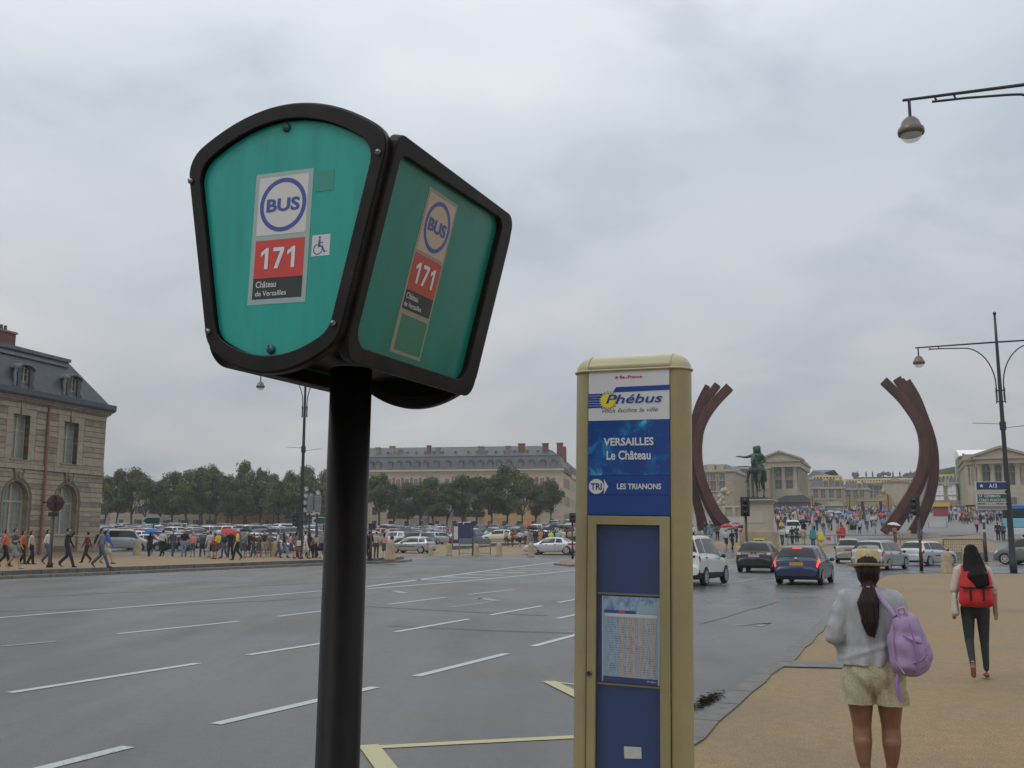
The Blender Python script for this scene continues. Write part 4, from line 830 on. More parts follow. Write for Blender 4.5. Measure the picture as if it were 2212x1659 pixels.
fe, fx, fz = pal('gilded_railing', 'long golden railing across the forecourt', 'railing', 1700, 334); zt_ = cpt(1880, 1083, 334)[1]-fz; b_ = cpt(2130, 1090, 334)[0]-fx; zt_ = zt_-0
mb = MB(); n = int(b_/.55)
for k in range(n): mb.bx(k*.55, k*.55+.09, 0, .08, 0, zt_+.0)
mb.bx(0, b_, -.02, -.001, zt_-.5, zt_-.3); mb.bx(0, b_, -.02, -.001, 1.6, 1.9); o = mb.build('railing_bars', M_GOLDP, fe, kind='stuff')
for k in range(0, int(b_), 8): MB().bx(k-.35, k+.35, -.3, .4, 0, zt_+.9).build('railing_pier', M_GOLDP, fe)
# sheeted chapel: green netting with white tarpaulin roof
sc_, sx__, sz_ = pal('sheeted_scaffold', 'scaffold wrapped in green netting under a big white tarpaulin roof', 'scaffold', 2012, 345)
A_ = cpt(2012, 1010, 345); B_ = cpt(2070, 998, 345); C_ = cpt(2083, 985, 345)
mb = MB(); mb.prism([(0, 0), (B_[0]-sx__, 0), (B_[0]-sx__, B_[1]-sz_), (0, A_[1]-sz_)], lambda p: (p[0], 22, p[1]), lambda p: (p[0], 34, p[1])); mb.build('netting_side', M_NET, sc_)
MB().bx(B_[0]-sx__+.02, C_[0]-sx__+.9, 2, 20, 0, C_[1]-sz_).build('netting_tower', M_NET, sc_)
P_ = [cpt(2067, 969, 345), cpt(2165, 968, 345), cpt(2165, 984, 345), cpt(2090, 987, 345), cpt(2070, 987.5, 345)]
mb = MB(); mb.prism([(p[0]-sx__, p[1]-sz_) for p in P_][::-1], lambda p: (p[0], -6+(p[1]-(P_[3][1]-sz_))*4.5, p[1]), lambda p: (p[0], 26, p[1])); mb.build('tarpaulin_roof', M_TARP, sc_)
# right pavilion
pr, rx, rz, (a, b, zb_, zn, ze) = pavilion('stone pavilion with a columned front behind the right lamp post', 262, 2086, 2262, [2118,2146,2171,2200], 969, 991, 1001, 1056, (2112, 2210), [2092,2099,2106,2214,2222], depth=30)
for px in (2132, 2159, 2186, 2240): pwin(pr, rx, rz, 262-2.2, px, 1014, 1.7, 2.2, 262); pwin(pr, rx, rz, 262-2.2, px, 1040, 1.9, 4.6, 262)
for px in (2120, 2160, 2189, 2230): pwin(pr, rx, rz, 262, px, 1090, 1.6, 3.4, 262)
c_ = cpt(2147, 1111, 262); MB().bx(c_[0]-rx-1.2, c_[0]-rx+1.2, -.05, -.002, 0, c_[1]-rz+1.2).build('door', M_PWIN, pr)
for px, yt in [(2113,979),(2135,974),(2190,975)]: c_ = cpt(px, yt, 270); MB().bx(c_[0]-rx-.9, c_[0]-rx+.9, 9, 11, ze, c_[1]-rz).build('chimney', M_BRICK, pr)
# a wooded hill far behind the town
mb = MB(); vs = []; n = 60
for i in range(n+1):
    a_ = R(-46)+R(50)*i/n; r_ = 900; z = 15+7*math.sin(i*.35)+4*math.sin(i*.9+1)
    for rr_, zz_ in ((r_-60, 3), (r_, z), (r_+200, z+4)): vs.append((rr_*math.sin(a_), rr_*math.cos(a_), zz_))
mb.add(vs, [(i*3+k, i*3+k+1, (i+1)*3+k+1, (i+1)*3+k) for i in range(n) for k in (0, 1)], smooth=True); mb.build('hills', mat('far_wood', (.05,.065,.05), .9, var=.3, vscale=.02), kind='structure')
# ================================================================== ARC SCULPTURE
M_COR = mat('weathering_steel', (.085,.028,.018), .72, var=.30, vscale=1.1, bump=.25, bscale=14, dirt=(.06,.022,.017), stretch=(1,1,.5))
def arc_beam(pts_px, w_px, Y, parent, yoff=0., d=1.15):
    """square steel beam along a curve; pts given on the plane at depth Y"""
    P = []
    for px, py in pts_px: q = at(px, py, Y+yoff); P.append(q)
    # smooth through the points
    path = []
    for i in range(len(P)-1):
        p0, p1, p2, p3 = P[max(i-1, 0)], P[i], P[i+1], P[min(i+2, len(P)-1)]
        for k in range(5):
            t = k/5; path.append(.5*((2*p1)+(p2-p0)*t+(2*p0-5*p1+4*p2-p3)*t*t+(3*p1-p0-3*p2+p3)*t**3))
    path.append(P[-1]); w = w_px/FPX*Y; mb = MB(); vs = []
    for i, p in enumerate(path):
        t = (path[min(i+1, len(path)-1)]-path[max(i-1, 0)]).normalized(); n = Vector((-t.z, 0, t.x)); wv = Vector((.25, 1, 0)).normalized()*d/2
        for a_, b_ in ((-1, -1), (1, -1), (1, 1), (-1, 1)): vs.append(p+n*(w/2*a_)+wv*b_)
    m = len(path); fs = [(i*4+j, i*4+(j+1) % 4, (i+1)*4+(j+1) % 4, (i+1)*4+j) for i in range(m-1) for j in range(4)]+[(3, 2, 1, 0), tuple(range((m-1)*4, m*4))]
    mb.add([tuple(v) for v in vs], fs); o = mb.build('beam', M_COR, parent); bevel(o, .03, 1); return o
YL = 118
s1 = empty('arc_sculpture', (0, 0, 0), 0, 'left bundle of rusty steel arcs curving up like an opening bracket', 'sculpture')
ZL = lambda pts: [(1476.7+x*.2462, 785.5+y*.2462) for x, y in pts]
arc_beam(ZL([(212,195),(150,310),(105,430),(72,560),(52,700),(48,850),(62,1000),(88,1160),(122,1300),(150,1465)]), 11, YL, s1, 3.6)
arc_beam(ZL([(235,250),(165,360),(115,480),(85,600),(72,720),(74,880),(92,1040),(122,1190),(160,1320),(195,1450)]), 13, YL, s1, 2.2)
arc_beam(ZL([(300,185),(215,300),(150,420),(108,560),(95,680),(94,800),(108,930),(142,1070),(195,1210),(260,1340),(318,1446)]), 15, YL, s1, 1.2)
arc_beam(ZL([(405,205),(290,325),(205,440),(148,560),(128,670),(124,800),(139,930),(180,1070),(245,1220),(305,1325),(382,1412)]), 19, YL, s1, 0)
rebase(s1, tuple(gd(1530, YL)))
s2 = empty('arc_sculpture', (0, 0, 0), 0, 'right bundle of rusty steel arcs curving up like a closing bracket', 'sculpture')
ZR = lambda pts: [(1806.7+x*.2462, 785.5+y*.2462) for x, y in pts]
arc_beam(ZR([(412,150),(490,225),(570,305),(650,410),(715,515),(752,620),(766,740),(757,860),(730,970),(672,1100),(592,1230),(500,1360),(415,1482)]), 18, YL, s2, 0)
arc_beam(ZR([(530,130),(585,215),(650,320),(712,430),(768,540),(795,660),(800,780),(790,890),(765,990),(718,1110),(650,1235),(572,1360),(490,1478)]), 17, YL, s2, 1.2)
arc_beam(ZR([(560,150),(640,250),(700,350),(752,460),(800,580),(832,700),(845,830),(842,960),(825,1090),(785,1230),(725,1360),(655,1490)]), 17, YL, s2, 2.4)
arc_beam(ZR([(618,152),(678,245),(728,345),(772,460),(820,590),(852,710),(868,840),(866,980),(848,1110),(808,1245),(752,1375),(705,1490)]), 14, YL, s2, 3.6)
rebase(s2, tuple(gd(1950, YL)))
# ================================================================== RIDER STATUE
M_VER = mat('green_bronze', (.030,.060,.048), .5, metal=.3, var=.45, vscale=1.8, bump=.3, bscale=12, dirt=(.06,.10,.08)); M_PED = mat('pedestal_stone', (.42,.37,.28), .8, var=.12, vscale=.8, bump=.15, bscale=6); M_PED2 = mat('pedestal_base_stone', (.36,.29,.18), .85, var=.2, vscale=.9)
YS = 90.; SP = gd(1641, YS); mon = empty('equestrian_monument', SP, R(-24), 'green bronze rider on horseback pointing left on a tall stone pedestal', 'statue')
zq = lambda py: at(1641, py, YS).z-SP.z
zp = zq(1075); px_m = YS/FPX*1.01
MB().bx(-1.50, 1.30, -1.6, 2.0, -.4, zq(1150)).build('pedestal_base', M_PED2, mon); MB().bx(-1.2, 1.0, -1.3, 1.7, zq(1150)+.002, zq(1088)).build('pedestal_shaft', M_PED, mon)
MB().bx(-1.28, 1.08, -1.38, 1.78, zq(1150)+.003, zq(1150)+.16).build('pedestal_moulding', M_PED, mon)
for k, e in enumerate((.12, .28, .40)): MB().bx(-1.2-e, 1.0+e, -1.3-e, 1.7+e, zq(1088)+.12*k+.003, zq(1088)+.12*(k+1)).build('pedestal_cornice', M_PED, mon)
MB().bx(-1.1, .9, -1.3, 1.7, zq(1088)+.363, zp).build('bronze_plinth', M_VER, mon)
MB().bx(-.9, .6, -1.33, -1.303, zq(1130), zq(1104)).build('inscription_panel', mat('pale_panel', (.44,.40,.32), .8), mon)

h = zp; B = lambda x, y, z: (x, y, z+h)
# horse faces the camera (-y); x to the right of the photograph
horse = [(B(0, 1.15, 2.35), B(0, -.55, 2.40), (.50, .58), (.50, .60), 0), (B(0, -.50, 2.42), B(-.02, -.85, 2.45), (.44, .50), (.36, .42), 0), (B(0, 1.15, 2.4), B(0, 1.5, 2.3), (.48, .52), (.34, .38), 0),
         (B(-.03, -.80, 2.62), B(-.10, -1.12, 3.45), (.30, .40), (.20, .28), 0), (B(-.10, -1.05, 3.3), B(-.11, -1.10, 3.66), (.18, .26), (.13, .16), 0), (B(-.11, -1.12, 3.58), B(-.16, -1.62, 3.10), (.15, .17), (.10, .12), 0), (B(-.16, -1.62, 3.10), B(-.17, -1.74, 2.98), (.10, .11), (.085, .085), 0), (B(-.19, -1.05, 3.72), B(-.21, -1.05, 3.86), .05, .02, 0), (B(-.02, -1.05, 3.72), B(-.0, -1.05, 3.86), .05, .02, 0),
         (B(-.24, -.70, 2.25), B(-.27, -.80, 1.25), (.19, .22), .11, 0), (B(-.27, -.80, 1.25), B(-.26, -.78, .25), .105, .075, 0), (B(-.26, -.78, .22), B(-.26, -.84, .05), .10, .13, 0),
         (B(.24, -.72, 2.25), B(.26, -1.12, 1.42), (.19, .22), .11, 0), (B(.26, -1.12, 1.42), B(.25, -.98, .75), .10, .07, 0), (B(.25, -.98, .74), B(.25, -1.02, .58), .09, .11, 0),
         (B(-.27, 1.2, 2.2), B(-.28, .92, 1.35), (.26, .32), .13, 0), (B(-.28, .92, 1.35), B(-.28, 1.38, .88), .12, .09, 0), (B(-.28, 1.38, .88), B(-.28, 1.22, .22), .08, .07, 0), (B(-.28, 1.22, .2), B(-.28, 1.15, .05), .10, .13, 0),
         (B(.27, 1.2, 2.2), B(.28, .75, 1.35), (.26, .32), .13, 0), (B(.28, .75, 1.35), B(.28, 1.10, .88), .12, .09, 0), (B(.28, 1.10, .88), B(.28, .85, .22), .08, .07, 0), (B(.28, .85, .2), B(.28, .78, .05), .10, .13, 0),
         (B(0, 1.65, 2.5), B(.05, 1.95, 1.9), .16, .20, 0), (B(.05, 1.95, 1.9), B(.05, 1.85, .9), .20, .08, 0)]
rider = [(B(0, .05, 2.75), B(0, .10, 3.05), (.34, .30), (.28, .24), 0), (B(0, .10, 3.05), B(0, .05, 3.75), (.30, .23), (.38, .25), 0), (B(-.26, .05, 3.82), B(.26, .05, 3.82), .17, .17, 0), (B(0, .03, 3.9), B(0, .0, 4.08), .13, .12, 0),
         (B(0, -.02, 4.22), B(0, -.02, 4.38), (.17, .19), (.19, .20), 0), (B(-.05, .05, 4.30), B(-.12, .14, 3.90), (.26, .18), (.22, .14), 0), (B(.10, .05, 4.30), B(.15, .14, 3.92), (.22, .18), (.2, .14), 0), (B(-.24, -.02, 4.44), B(.24, -.04, 4.46), (.09, .2), (.09, .2), 0), (B(-.05, 0, 4.52), B(.1, 0, 4.60), .15, .12, 0), (B(.1, 0, 4.62), B(.22, .05, 4.66), .09, .05, 0),
         (B(-.36, .02, 3.80), B(-.85, -.15, 3.66), .17, .12, 0), (B(-.85, -.15, 3.66), B(-1.42, -.30, 3.72), .11, .075, 0), (B(-1.42, -.30, 3.72), B(-1.60, -.34, 3.74), .07, .055, 0), (B(-1.58, -.34, 3.74), B(-1.82, -.36, 3.76), .032, .02, 0), (B(-1.56, -.32, 3.70), B(-1.66, -.3, 3.62), .035, .03, 0),
         (B(.38, .02, 3.78), B(.58, .05, 3.28), .17, .13, 0), (B(.58, .05, 3.28), B(.30, -.42, 3.08), .12, .085, 0), (B(.30, -.42, 3.08), B(.2, -.5, 3.06), .09, .08, 0),
         (B(-.30, .05, 2.80), B(-.62, -.40, 2.35), .24, .17, 0), (B(-.62, -.40, 2.35), B(-.78, -.35, 1.55), .15, .11, 0), (B(-.78, -.32, 1.50), B(-.84, -.62, 1.40), .10, .08, 0), (B(.30, .05, 2.80), B(.60, -.40, 2.35), .24, .17, 0), (B(.60, -.40, 2.35), B(.70, -.35, 1.55), .15, .11, 0), (B(.70, -.32, 1.50), B(.72, -.62, 1.40), .10, .08, 0),
         (B(0, .35, 3.0), B(0, .75, 2.75), (.42, .2), (.5, .25), 0), (B(-.50, .3, 2.4), B(-.62, .25, 1.2), .05, .03, 0)]
hm_ = fuse('horse', horse, .07, 2, [M_VER]); rm_ = fuse('rider', rider, .055, 2, [M_VER]); q_ = link('horse', hm_, mon); q_.scale = (1.2, 1, 1); q_ = link('rider', rm_, mon); q_.scale = (1.12, 1, 1)
# ================================================================== BUS STOP SIGN
def rounded(pts, rad, seg=6):
    """round the corners of a 2D polygon; rad one value or a list"""
    out = []; n = len(pts)
    for i, p in enumerate(pts):
        r_ = rad[i] if hasattr(rad, '__len__') else rad
        a, b = Vector(pts[i-1]), Vector(pts[(i+1) % n]); p = Vector(p); u, v = (a-p).normalized(), (b-p).normalized()
        if r_ <= 0: out.append(tuple(p)); continue
        ang = u.angle(v); d = min(r_/math.tan(ang/2), (a-p).length*.48, (b-p).length*.48); rr = d*math.tan(ang/2)
        c = p+(u+v).normalized()*(rr/math.sin(ang/2)); s0 = p+u*d-c; s1 = p+v*d-c
        a0 = math.atan2(s0.y, s0.x); a1 = math.atan2(s1.y, s1.x); da = (a1-a0+PI) % (2*PI)-PI
        out += [(c.x+rr*math.cos(a0+da*k/seg), c.y+rr*math.sin(a0+da*k/seg)) for k in range(seg+1)]
    return out
def arc_pts(p, q, sag, n=21):
    """points strictly between p and q on an arc bulging by sag to the left of p->q"""
    p, q = Vector(p), Vector(q); d = q-p; nn = Vector((-d.y, d.x)).normalized()
    return [tuple(p.lerp(q, k/n)+nn*sag*(1-(2*k/n-1)**2)) for k in range(1, n)]
def soften(pts, r_, N_=144):
    """round every corner of a convex counter-clockwise outline with radius r_, resampled evenly by angle"""
    P = [Vector(p) for p in pts]; poly = P[:]
    for i in range(len(P)):
        a, b = P[i], P[(i+1) % len(P)]; d = (b-a).normalized(); n = Vector((-d.y, d.x)); c = a+n*r_; out = []
        for k in range(len(poly)):
            p, q = poly[k], poly[(k+1) % len(poly)]; sp, sq = (p-c).dot(n), (q-c).dot(n)
            if sp >= 0: out.append(p)
            if (sp >= 0) != (sq >= 0): out.append(p.lerp(q, sp/(sp-sq)))
        poly = out
    res = []; cz = sum((p.y for p in P))/len(P)
    for k in range(N_):
        th_ = 2*PI*k/N_; d = Vector((math.cos(th_), math.sin(th_))); lo, hi = 0., 2.
        for _ in range(26):      # ray march outwards until farther than r_ from the shrunken outline
            m = (lo+hi)/2; q = d*m; best = 9; ins = True
            for i in range(len(poly)):
                a, b = poly[i], poly[(i+1) % len(poly)]; e = b-a
                if e.length < 1e-7: continue
                if e.x*(q.y-a.y)-e.y*(q.x-a.x) < 0: ins = False
                t = max(0, min(1, (q-a).dot(e)/e.dot(e))); best = min(best, (q-a-e*t).length)
            if ins or best < r_: lo = m
            else: hi = m
        res.append((d.x*lo, d.y*lo))
    return res
def fan(a, b, zt, zb, st, sb, rt, rb, grow=0.):
    # corners in order: bottom-left, bottom-right, top-right, top-left (counter-clockwise)
    BL, BR, TR, TL = (-b, zb), (b, zb), (a, zt), (-a, zt)
    pts = [BL]+arc_pts(BL, BR, -sb)+[BR, TR]+arc_pts(TR, TL, -st)+[TL]
    return soften(pts, rt)
M_BRN = mat('dark_brown_enamel', (.007,.0055,.005), .45, var=.3, vscale=14, spec=.14)
M_BRN2 = mat('worn_brown_enamel', (.013,.010,.009), .45, var=.5, vscale=9, spec=.22)
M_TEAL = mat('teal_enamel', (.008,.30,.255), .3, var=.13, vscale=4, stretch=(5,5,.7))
M_TEAL2 = mat('pale_teal_patch', (.035,.25,.20), .3); M_TEAL3 = mat('shaded_side_teal', (.007,.185,.145), .3, var=.14, vscale=3, stretch=(3,3,.7))  # side teal repeats the front teal with shade put into the colour
M_TEAL4 = mat('shaded_pale_teal', (.030,.185,.125), .2)  # pale teal for the side face, darkened in colour as shade
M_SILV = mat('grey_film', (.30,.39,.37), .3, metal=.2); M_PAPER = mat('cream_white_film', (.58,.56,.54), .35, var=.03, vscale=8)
M_PAPER2 = mat('shaded_paper_film', (.44,.36,.27), .3, var=.05, vscale=8); M_SILV2 = mat('shaded_grey_film', (.27,.25,.20), .3)  # side copies of the front films, shade painted into their colours
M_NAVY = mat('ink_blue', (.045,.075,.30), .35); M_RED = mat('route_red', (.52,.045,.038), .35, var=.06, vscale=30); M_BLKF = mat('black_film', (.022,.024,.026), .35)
M_LET = mat('letter_white', (.62,.64,.66), .4); M_STEEL = mat('screw_steel', (.22,.22,.19), .4, metal=.9); M_GSCREW = mat('green_screw', (.03,.11,.09), .35, metal=.3)
sx0, sy0, th, roll, SD = -.6241, 2.55, .4004, .0383, .8206
bus = empty('bus_stop_sign', (0,0,0), 0, 'dark brown bus stop post with a teal lantern head marked 171', 'bus stop sign')
u0 = Vector((math.cos(th), -math.sin(th), 0)); nn0 = Vector((math.sin(th), math.cos(th), 0)); zz = Vector((0,0,1))
US, WS = u0*math.cos(roll)-zz*math.sin(roll), u0*math.sin(roll)+zz*math.cos(roll); OS = Vector((sx0, sy0, 2.5))
def SF(off):   # point on a plane 'off' behind the front face
    return lambda p: tuple(OS+US*p[0]+WS*p[1]+nn0*off)
cen = OS+nn0*(SD/2)
MB().lathe([(.0, -.5), (.066, -.5), (.066, 0), (.0632, .0), (.0615, 2.24), (0, 2.25)], 40, (0, 0, 0)).build('post', M_BRN, bus, (cen.x-.014-.025, cen.y, 0)).rotation_euler.y = .011
outline = fan(.3284, .209, .2827, -.2536, .124, .079, .085, .095)
inner = fan(.3284-.046, .209-.030, .2827-.030, -.2536+.030, .108, .062, .070, .085)
body_o = fan(.319, .200, .276, -.247, .122, .077, .08, .09)
# body: dark skin round the whole lantern
body_o = [(p[0], max(p[1], -.2536+.012)) for p in body_o]
mb = MB(); mb.prism(body_o, SF(.03), SF(SD-.03), smooth=False); mb.build('lantern_body', M_BRN, bus)
for off0, off1, s_ in ((0., .035, 1), (SD-.035, SD, -1)):
    mb = MB(); o2 = [(p[0]*.99, p[1]*.99) for p in outline]
    mb.ring(outline, [(p[0]*1.015, p[1]*1.012) for p in inner], SF(off0+.006), SF(off1))
    mb.ring(o2, inner, SF(off0 if s_ > 0 else off1), SF(off0+.006 if s_ > 0 else off1-.006)); fr = mb.build('front_frame' if s_ > 0 else 'back_frame', M_BRN2, bus); bevel(fr, .003, 2)
pnl = MB().prism(inner, SF(.018), SF(.029)).build('front_panel', M_TEAL, bus)
MB().prism(inner, SF(SD-.024), SF(SD-.018)).build('back_panel', M_TEAL, bus); MB().prism([(p[0]*1.04, p[1]*1.04) for p in inner], SF(SD-.042), SF(SD-.030)).build('back_plate', M_BRN, bus)
def rect(f, x0, x1, z0, z1, m, parent, name, d0=.0, d1=-.001, rr=0):
    pts = [(x0, z0), (x1, z0), (x1, z1), (x0, z1)]
    if rr: pts = rounded(pts, rr, 5)
    return MB().prism(pts, f(d0), f(d1)).build(name, m, parent)
def annulus(f, c, ro, ri, m, parent, name, d0=0., d1=-.001, n=40):
    o_ = [(c[0]+ro[0]*math.cos(2*PI*i/n), c[1]+ro[1]*math.sin(2*PI*i/n)) for i in range(n)]; i_ = [(c[0]+ri[0]*math.cos(2*PI*i/n), c[1]+ri[1]*math.sin(2*PI*i/n)) for i in range(n)]
    return MB().ring(o_, i_, f(d0), f(d1)).build(name, m, parent)
FP = lambda d: SF(.018+d)
def digits171(x0, x1, z0, z1, f, parent):
    one = [(.30,0),(.52,0),(.52,1),(.36,1),(.04,.80),(.04,.60),(.30,.76)]; seven = [(.14,0),(.38,0),(.74,.84),(.74,1),(.04,1),(.04,.82),(.49,.82)]
    w = (x1-x0)/2.36; mb = MB()
    for pts, ox in ((one, 0.), (seven, .78), (one, 1.70)): mb.add([f((x0+w*(ox+px+.06*pz*0), z0+(z1-z0)*pz)) for px, pz in pts], [tuple(range(len(pts)))])
    return mb.build('lettering', M_LET, parent)
rect(FP, -.0945, .0905, -.144, .2195, M_SILV, pnl, 'sticker_border', 0, -.0008)
rect(FP, -.0815, .077, .0455, .207, M_PAPER, pnl, 'logo_square', -.0008, -.0014)
annulus(FP, (-.0005, .127), (.0745, .0745), (.0625, .0625), M_NAVY, pnl, 'logo_ring', -.0014, -.002)
letters('BUS', -.053, .054, .1085, .1455, FP(-.0022), M_NAVY, pnl, weight=.035)
rect(FP, -.0805, .0768, -.0725, .0315, M_RED, pnl, 'route_plate', -.0008, -.0014)
digits171(-.062, .056, -.048, .0095, FP(-.0022), pnl)
rect(FP, -.0805, .0768, -.1295, -.0727, M_BLKF, pnl, 'name_plate', -.0008, -.0014)
letters('Château', -.070, -.005, -.0985, -.081, FP(-.0022), M_LET, pnl, weight=.006)
letters('de Versailles', -.0705, .029, -.1215, -.1075, FP(-.0022), M_LET, pnl, weight=.006)
rect(FP, .101, .1555, .152, .209, M_TEAL2, pnl, 'faded_patch', 0, -.0008)
wc = rect(FP, .1, .156, -.0235, .0335, M_PAPER, pnl, 'wheelchair_sticker', 0, -.0008)
mb = MB(); f3 = FP(-.0012)
def poly2(mb, pts, f): mb.add([f(p) for p in pts], [tuple(range(len(pts)))])
cc = (.1195, -.0055); ro, ri = .0145, .0118
a_s = [R(95+i*11) for i in range(26)]
mb.add([f3((cc[0]+r_*math.cos(a), cc[1]+r_*math.sin(a))) for a in a_s for r_ in (ro, ri)], [(2*i, 2*i+1, 2*i+3, 2*i+2) for i in range(25)])
poly2(mb, [(.1235+.0034*math.cos(k*.63), .0265+.0034*math.sin(k*.63)) for k in range(10)], f3)
poly2(mb, [(.1205, .0215), (.1265, .0215), (.1265, .0025), (.1195, .0025)], f3); poly2(mb, [(.1265, .0145), (.1345, .0125), (.1340, .0095), (.1265, .0115)], f3)
poly2(mb, [(.1195, .0045), (.1335, .0045), (.1335, .0005), (.1195, .0005)], f3); poly2(mb, [(.1295, .0020), (.1340, .0035), (.1430, -.0135), (.1385, -.0150)], f3)
poly2(mb, [(.1385, -.0150), (.1425, -.0125), (.1475, -.0095), (.1475, -.0125)], f3)
mb.build('pictogram', M_NAVY, wc)
def screw(P, axis, r_, m, parent, name='screw'):
    q = axis.to_track_quat('Z', 'Y').to_matrix().to_4x4(); q.translation = P
    mb = MB(); mb.M = q; mb.lathe([(r_, 0), (r_*.98, r_*.35), (r_*.7, r_*.72), (.0, r_*.85)], 16)
    mb.M = q @ Matrix.Rotation(random.uniform(0, 3), 4, 'Z'); mb.box((0, 0, r_*.80), (r_*1.7, r_*.25, r_*.18), mi=1); return mb.build(name, [m, M_BLKF], parent)
for p, m in [((-.006,.343), M_GSCREW), ((-.006,-.267), M_GSCREW)]: screw(OS+US*p[0]+WS*p[1]+nn0*.017, -nn0, .0125, m, pnl)
for p in [(.297,.232), (-.305,.218), (-.203,-.214), (.193,-.21)]: screw(OS+US*p[0]+WS*p[1]-nn0*.001, -nn0, .0085, M_STEEL, bus)
# slanted side faces
def side(sgn):
    E0 = OS+US*(.209*sgn)+WS*(-.2536); E1 = OS+US*(.3284*sgn)+WS*.2827; ed = (E1-E0).normalized(); sn = nn0.cross(ed)*-sgn
    if sn.dot(US)*sgn < 0: sn = -sn
    f = lambda d: (lambda p: tuple(E0+nn0*p[0]+ed*p[1]+sn*d)); return f, ed, sn
for sgn in (1, -1):
    f, ed, sn = side(sgn)
    o_ = rounded([(.028, -.045), (.793, -.045), (.793, .562), (.028, .562)], [.06, .05, .05, .03], 7)
    i_ = rounded([(.062, .0), (.718, .0), (.718, .533), (.062, .515)], [.055, .045, .04, .03], 7)
    fr = MB().ring(o_, i_, f(-.02), f(.012)).build('side_frame', M_BRN2, bus); bevel(fr, .004, 2)
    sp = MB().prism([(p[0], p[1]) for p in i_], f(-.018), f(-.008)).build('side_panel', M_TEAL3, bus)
    if sgn == 1:
        G = lambda d: f(-.008-d)
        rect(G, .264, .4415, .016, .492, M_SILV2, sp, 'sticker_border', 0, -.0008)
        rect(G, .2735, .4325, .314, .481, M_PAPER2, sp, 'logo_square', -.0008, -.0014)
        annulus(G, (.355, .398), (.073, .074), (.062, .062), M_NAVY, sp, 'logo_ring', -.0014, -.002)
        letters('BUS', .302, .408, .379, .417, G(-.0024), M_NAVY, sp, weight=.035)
        rect(G, .2735, .4325, .199, .3055, mat('shaded_route_red', (.40,.06,.035), .3), sp, 'route_plate', -.0008, -.0014)  # route red dimmed in colour for the shaded side face
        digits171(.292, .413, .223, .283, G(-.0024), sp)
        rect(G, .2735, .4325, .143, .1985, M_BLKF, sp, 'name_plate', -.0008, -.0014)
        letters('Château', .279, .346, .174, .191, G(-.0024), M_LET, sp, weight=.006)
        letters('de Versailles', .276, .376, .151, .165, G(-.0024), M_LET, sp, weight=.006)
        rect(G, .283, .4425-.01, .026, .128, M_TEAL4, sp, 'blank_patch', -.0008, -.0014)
# underside plate and hanging screw
screw(OS+US*.005+WS*-.292+nn0*(SD+.0), nn0*-1+Vector((0,0,-1)), .012, M_GSCREW, bus)
# ================================================================== BUS COMPANY TOTEM
TY, TL = .40, .02; TO = Vector((.4317, 3.6, 1.8222))
u1 = Vector((math.cos(TY), -math.sin(TY), 0)); nT = Vector((math.sin(TY), math.cos(TY), 0))
UT, WT = u1*math.cos(TL)-zz*math.sin(TL), u1*math.sin(TL)+zz*math.cos(TL)
def TF(d): return lambda p: tuple(TO+UT*p[0]+WT*p[1]+nT*d)
def T3(u, d, w): return tuple(TO+UT*u+WT*w+nT*d)
M_OLV = mat('olive_beige_enamel', (.32,.275,.14), .36, var=.11, vscale=5, bump=.10, bscale=350, spec=.5)
M_OLVC = mat('beige_cap_enamel', (.42,.38,.22), .3, var=.05, vscale=6, bump=.06, bscale=300)
M_BLU = mat('sign_blue', (.010,.055,.255), .35, var=.05, vscale=4)
def scuffed():
    m, t, b = node_mat('scuffed_blue'); tcn = t.nodes.new('ShaderNodeTexCoord').outputs['Object']
    a = nz(t, tcn, 17, 7, .7, .6); c = nz(t, tcn, 5.5, 3, .5); e = nz(t, tcn, 38, 4, .8)
    s_ = t.nodes.new('ShaderNodeMath'); s_.operation = 'MULTIPLY'; t.links.new(a, s_.inputs[0]); t.links.new(c, s_.inputs[1])
    col = rp(t, s_.outputs[0], [(.24, (.008,.055,.25)), (.31, (.010,.12,.36)), (.36, (.03,.30,.50)), (.44, (.20,.52,.62))])
    t.links.new(mixc(t, rp(t, e, [(.70, 0.0), (.76, 1.0)]), col, (.5,.62,.66)), b.inputs['Base Color']); b.inputs['Roughness'].default_value = .35; return m
M_SCF = scuffed(); M_WHT = mat('white_panel', (.60,.61,.62), .4, var=.02, vscale=40); M_DBL = mat('dark_blue_backing', (.007,.036,.15), .5, var=.1, vscale=5)
M_CHBL = mat('line_blue', (.012,.05,.30), .4); M_YSUN = mat('sun_yellow', (.75,.60,.02), .4); M_DARKIN = mat('window_reveal', (.02,.02,.022), .5)
tot = empty('bus_information_totem', (TO.x, TO.y, 0), 0, 'olive beige information totem headed VERSAILLES Le Château with a timetable window', 'totem')
tot_org = Vector((TO.x, TO.y, 0))
class TMB(MB):
    def build(s, name, mats, parent=None, **kw):
        s.v = [tuple(Vector(v)-tot_org) for v in s.v] if parent is not None else s.v
        return MB.build(s, name, mats, parent, **kw)
_old_rect = rect
RB = .062; UL, UR = -.1716, .1402; BOT = -1.80
def half(side_, inset=0., n=14):
    c = UR if side_ > 0 else UL; r_ = RB-inset
    return [(c+side_*r_*math.sin(PI*i/n), RB-r_*math.cos(PI*i/n)) for i in range(n+1)]
for s_ in (1, -1):
    pts = half(s_); c = UR if s_ > 0 else UL; mb = TMB()
    mb.prism(pts, lambda p: T3(p[0], p[1], BOT), lambda p: T3(p[0], p[1], .528), smooth=True); col_ = mb.build('side_column', M_OLV, tot)
    # thin seam groove line between column and panels
for y0_, z0_, z1_ in ((.004, 0.0, .53), (.034, BOT, -.0005)): mb = TMB(); mb.prism([(UL+.0025, y0_), (UR-.0025, y0_), (UR-.0025, 2*RB-.004), (UL+.0025, 2*RB-.004)], lambda p: T3(p[0], p[1], z0_), lambda p: T3(p[0], p[1], z1_)); mb.build('core', M_BLKF, tot)
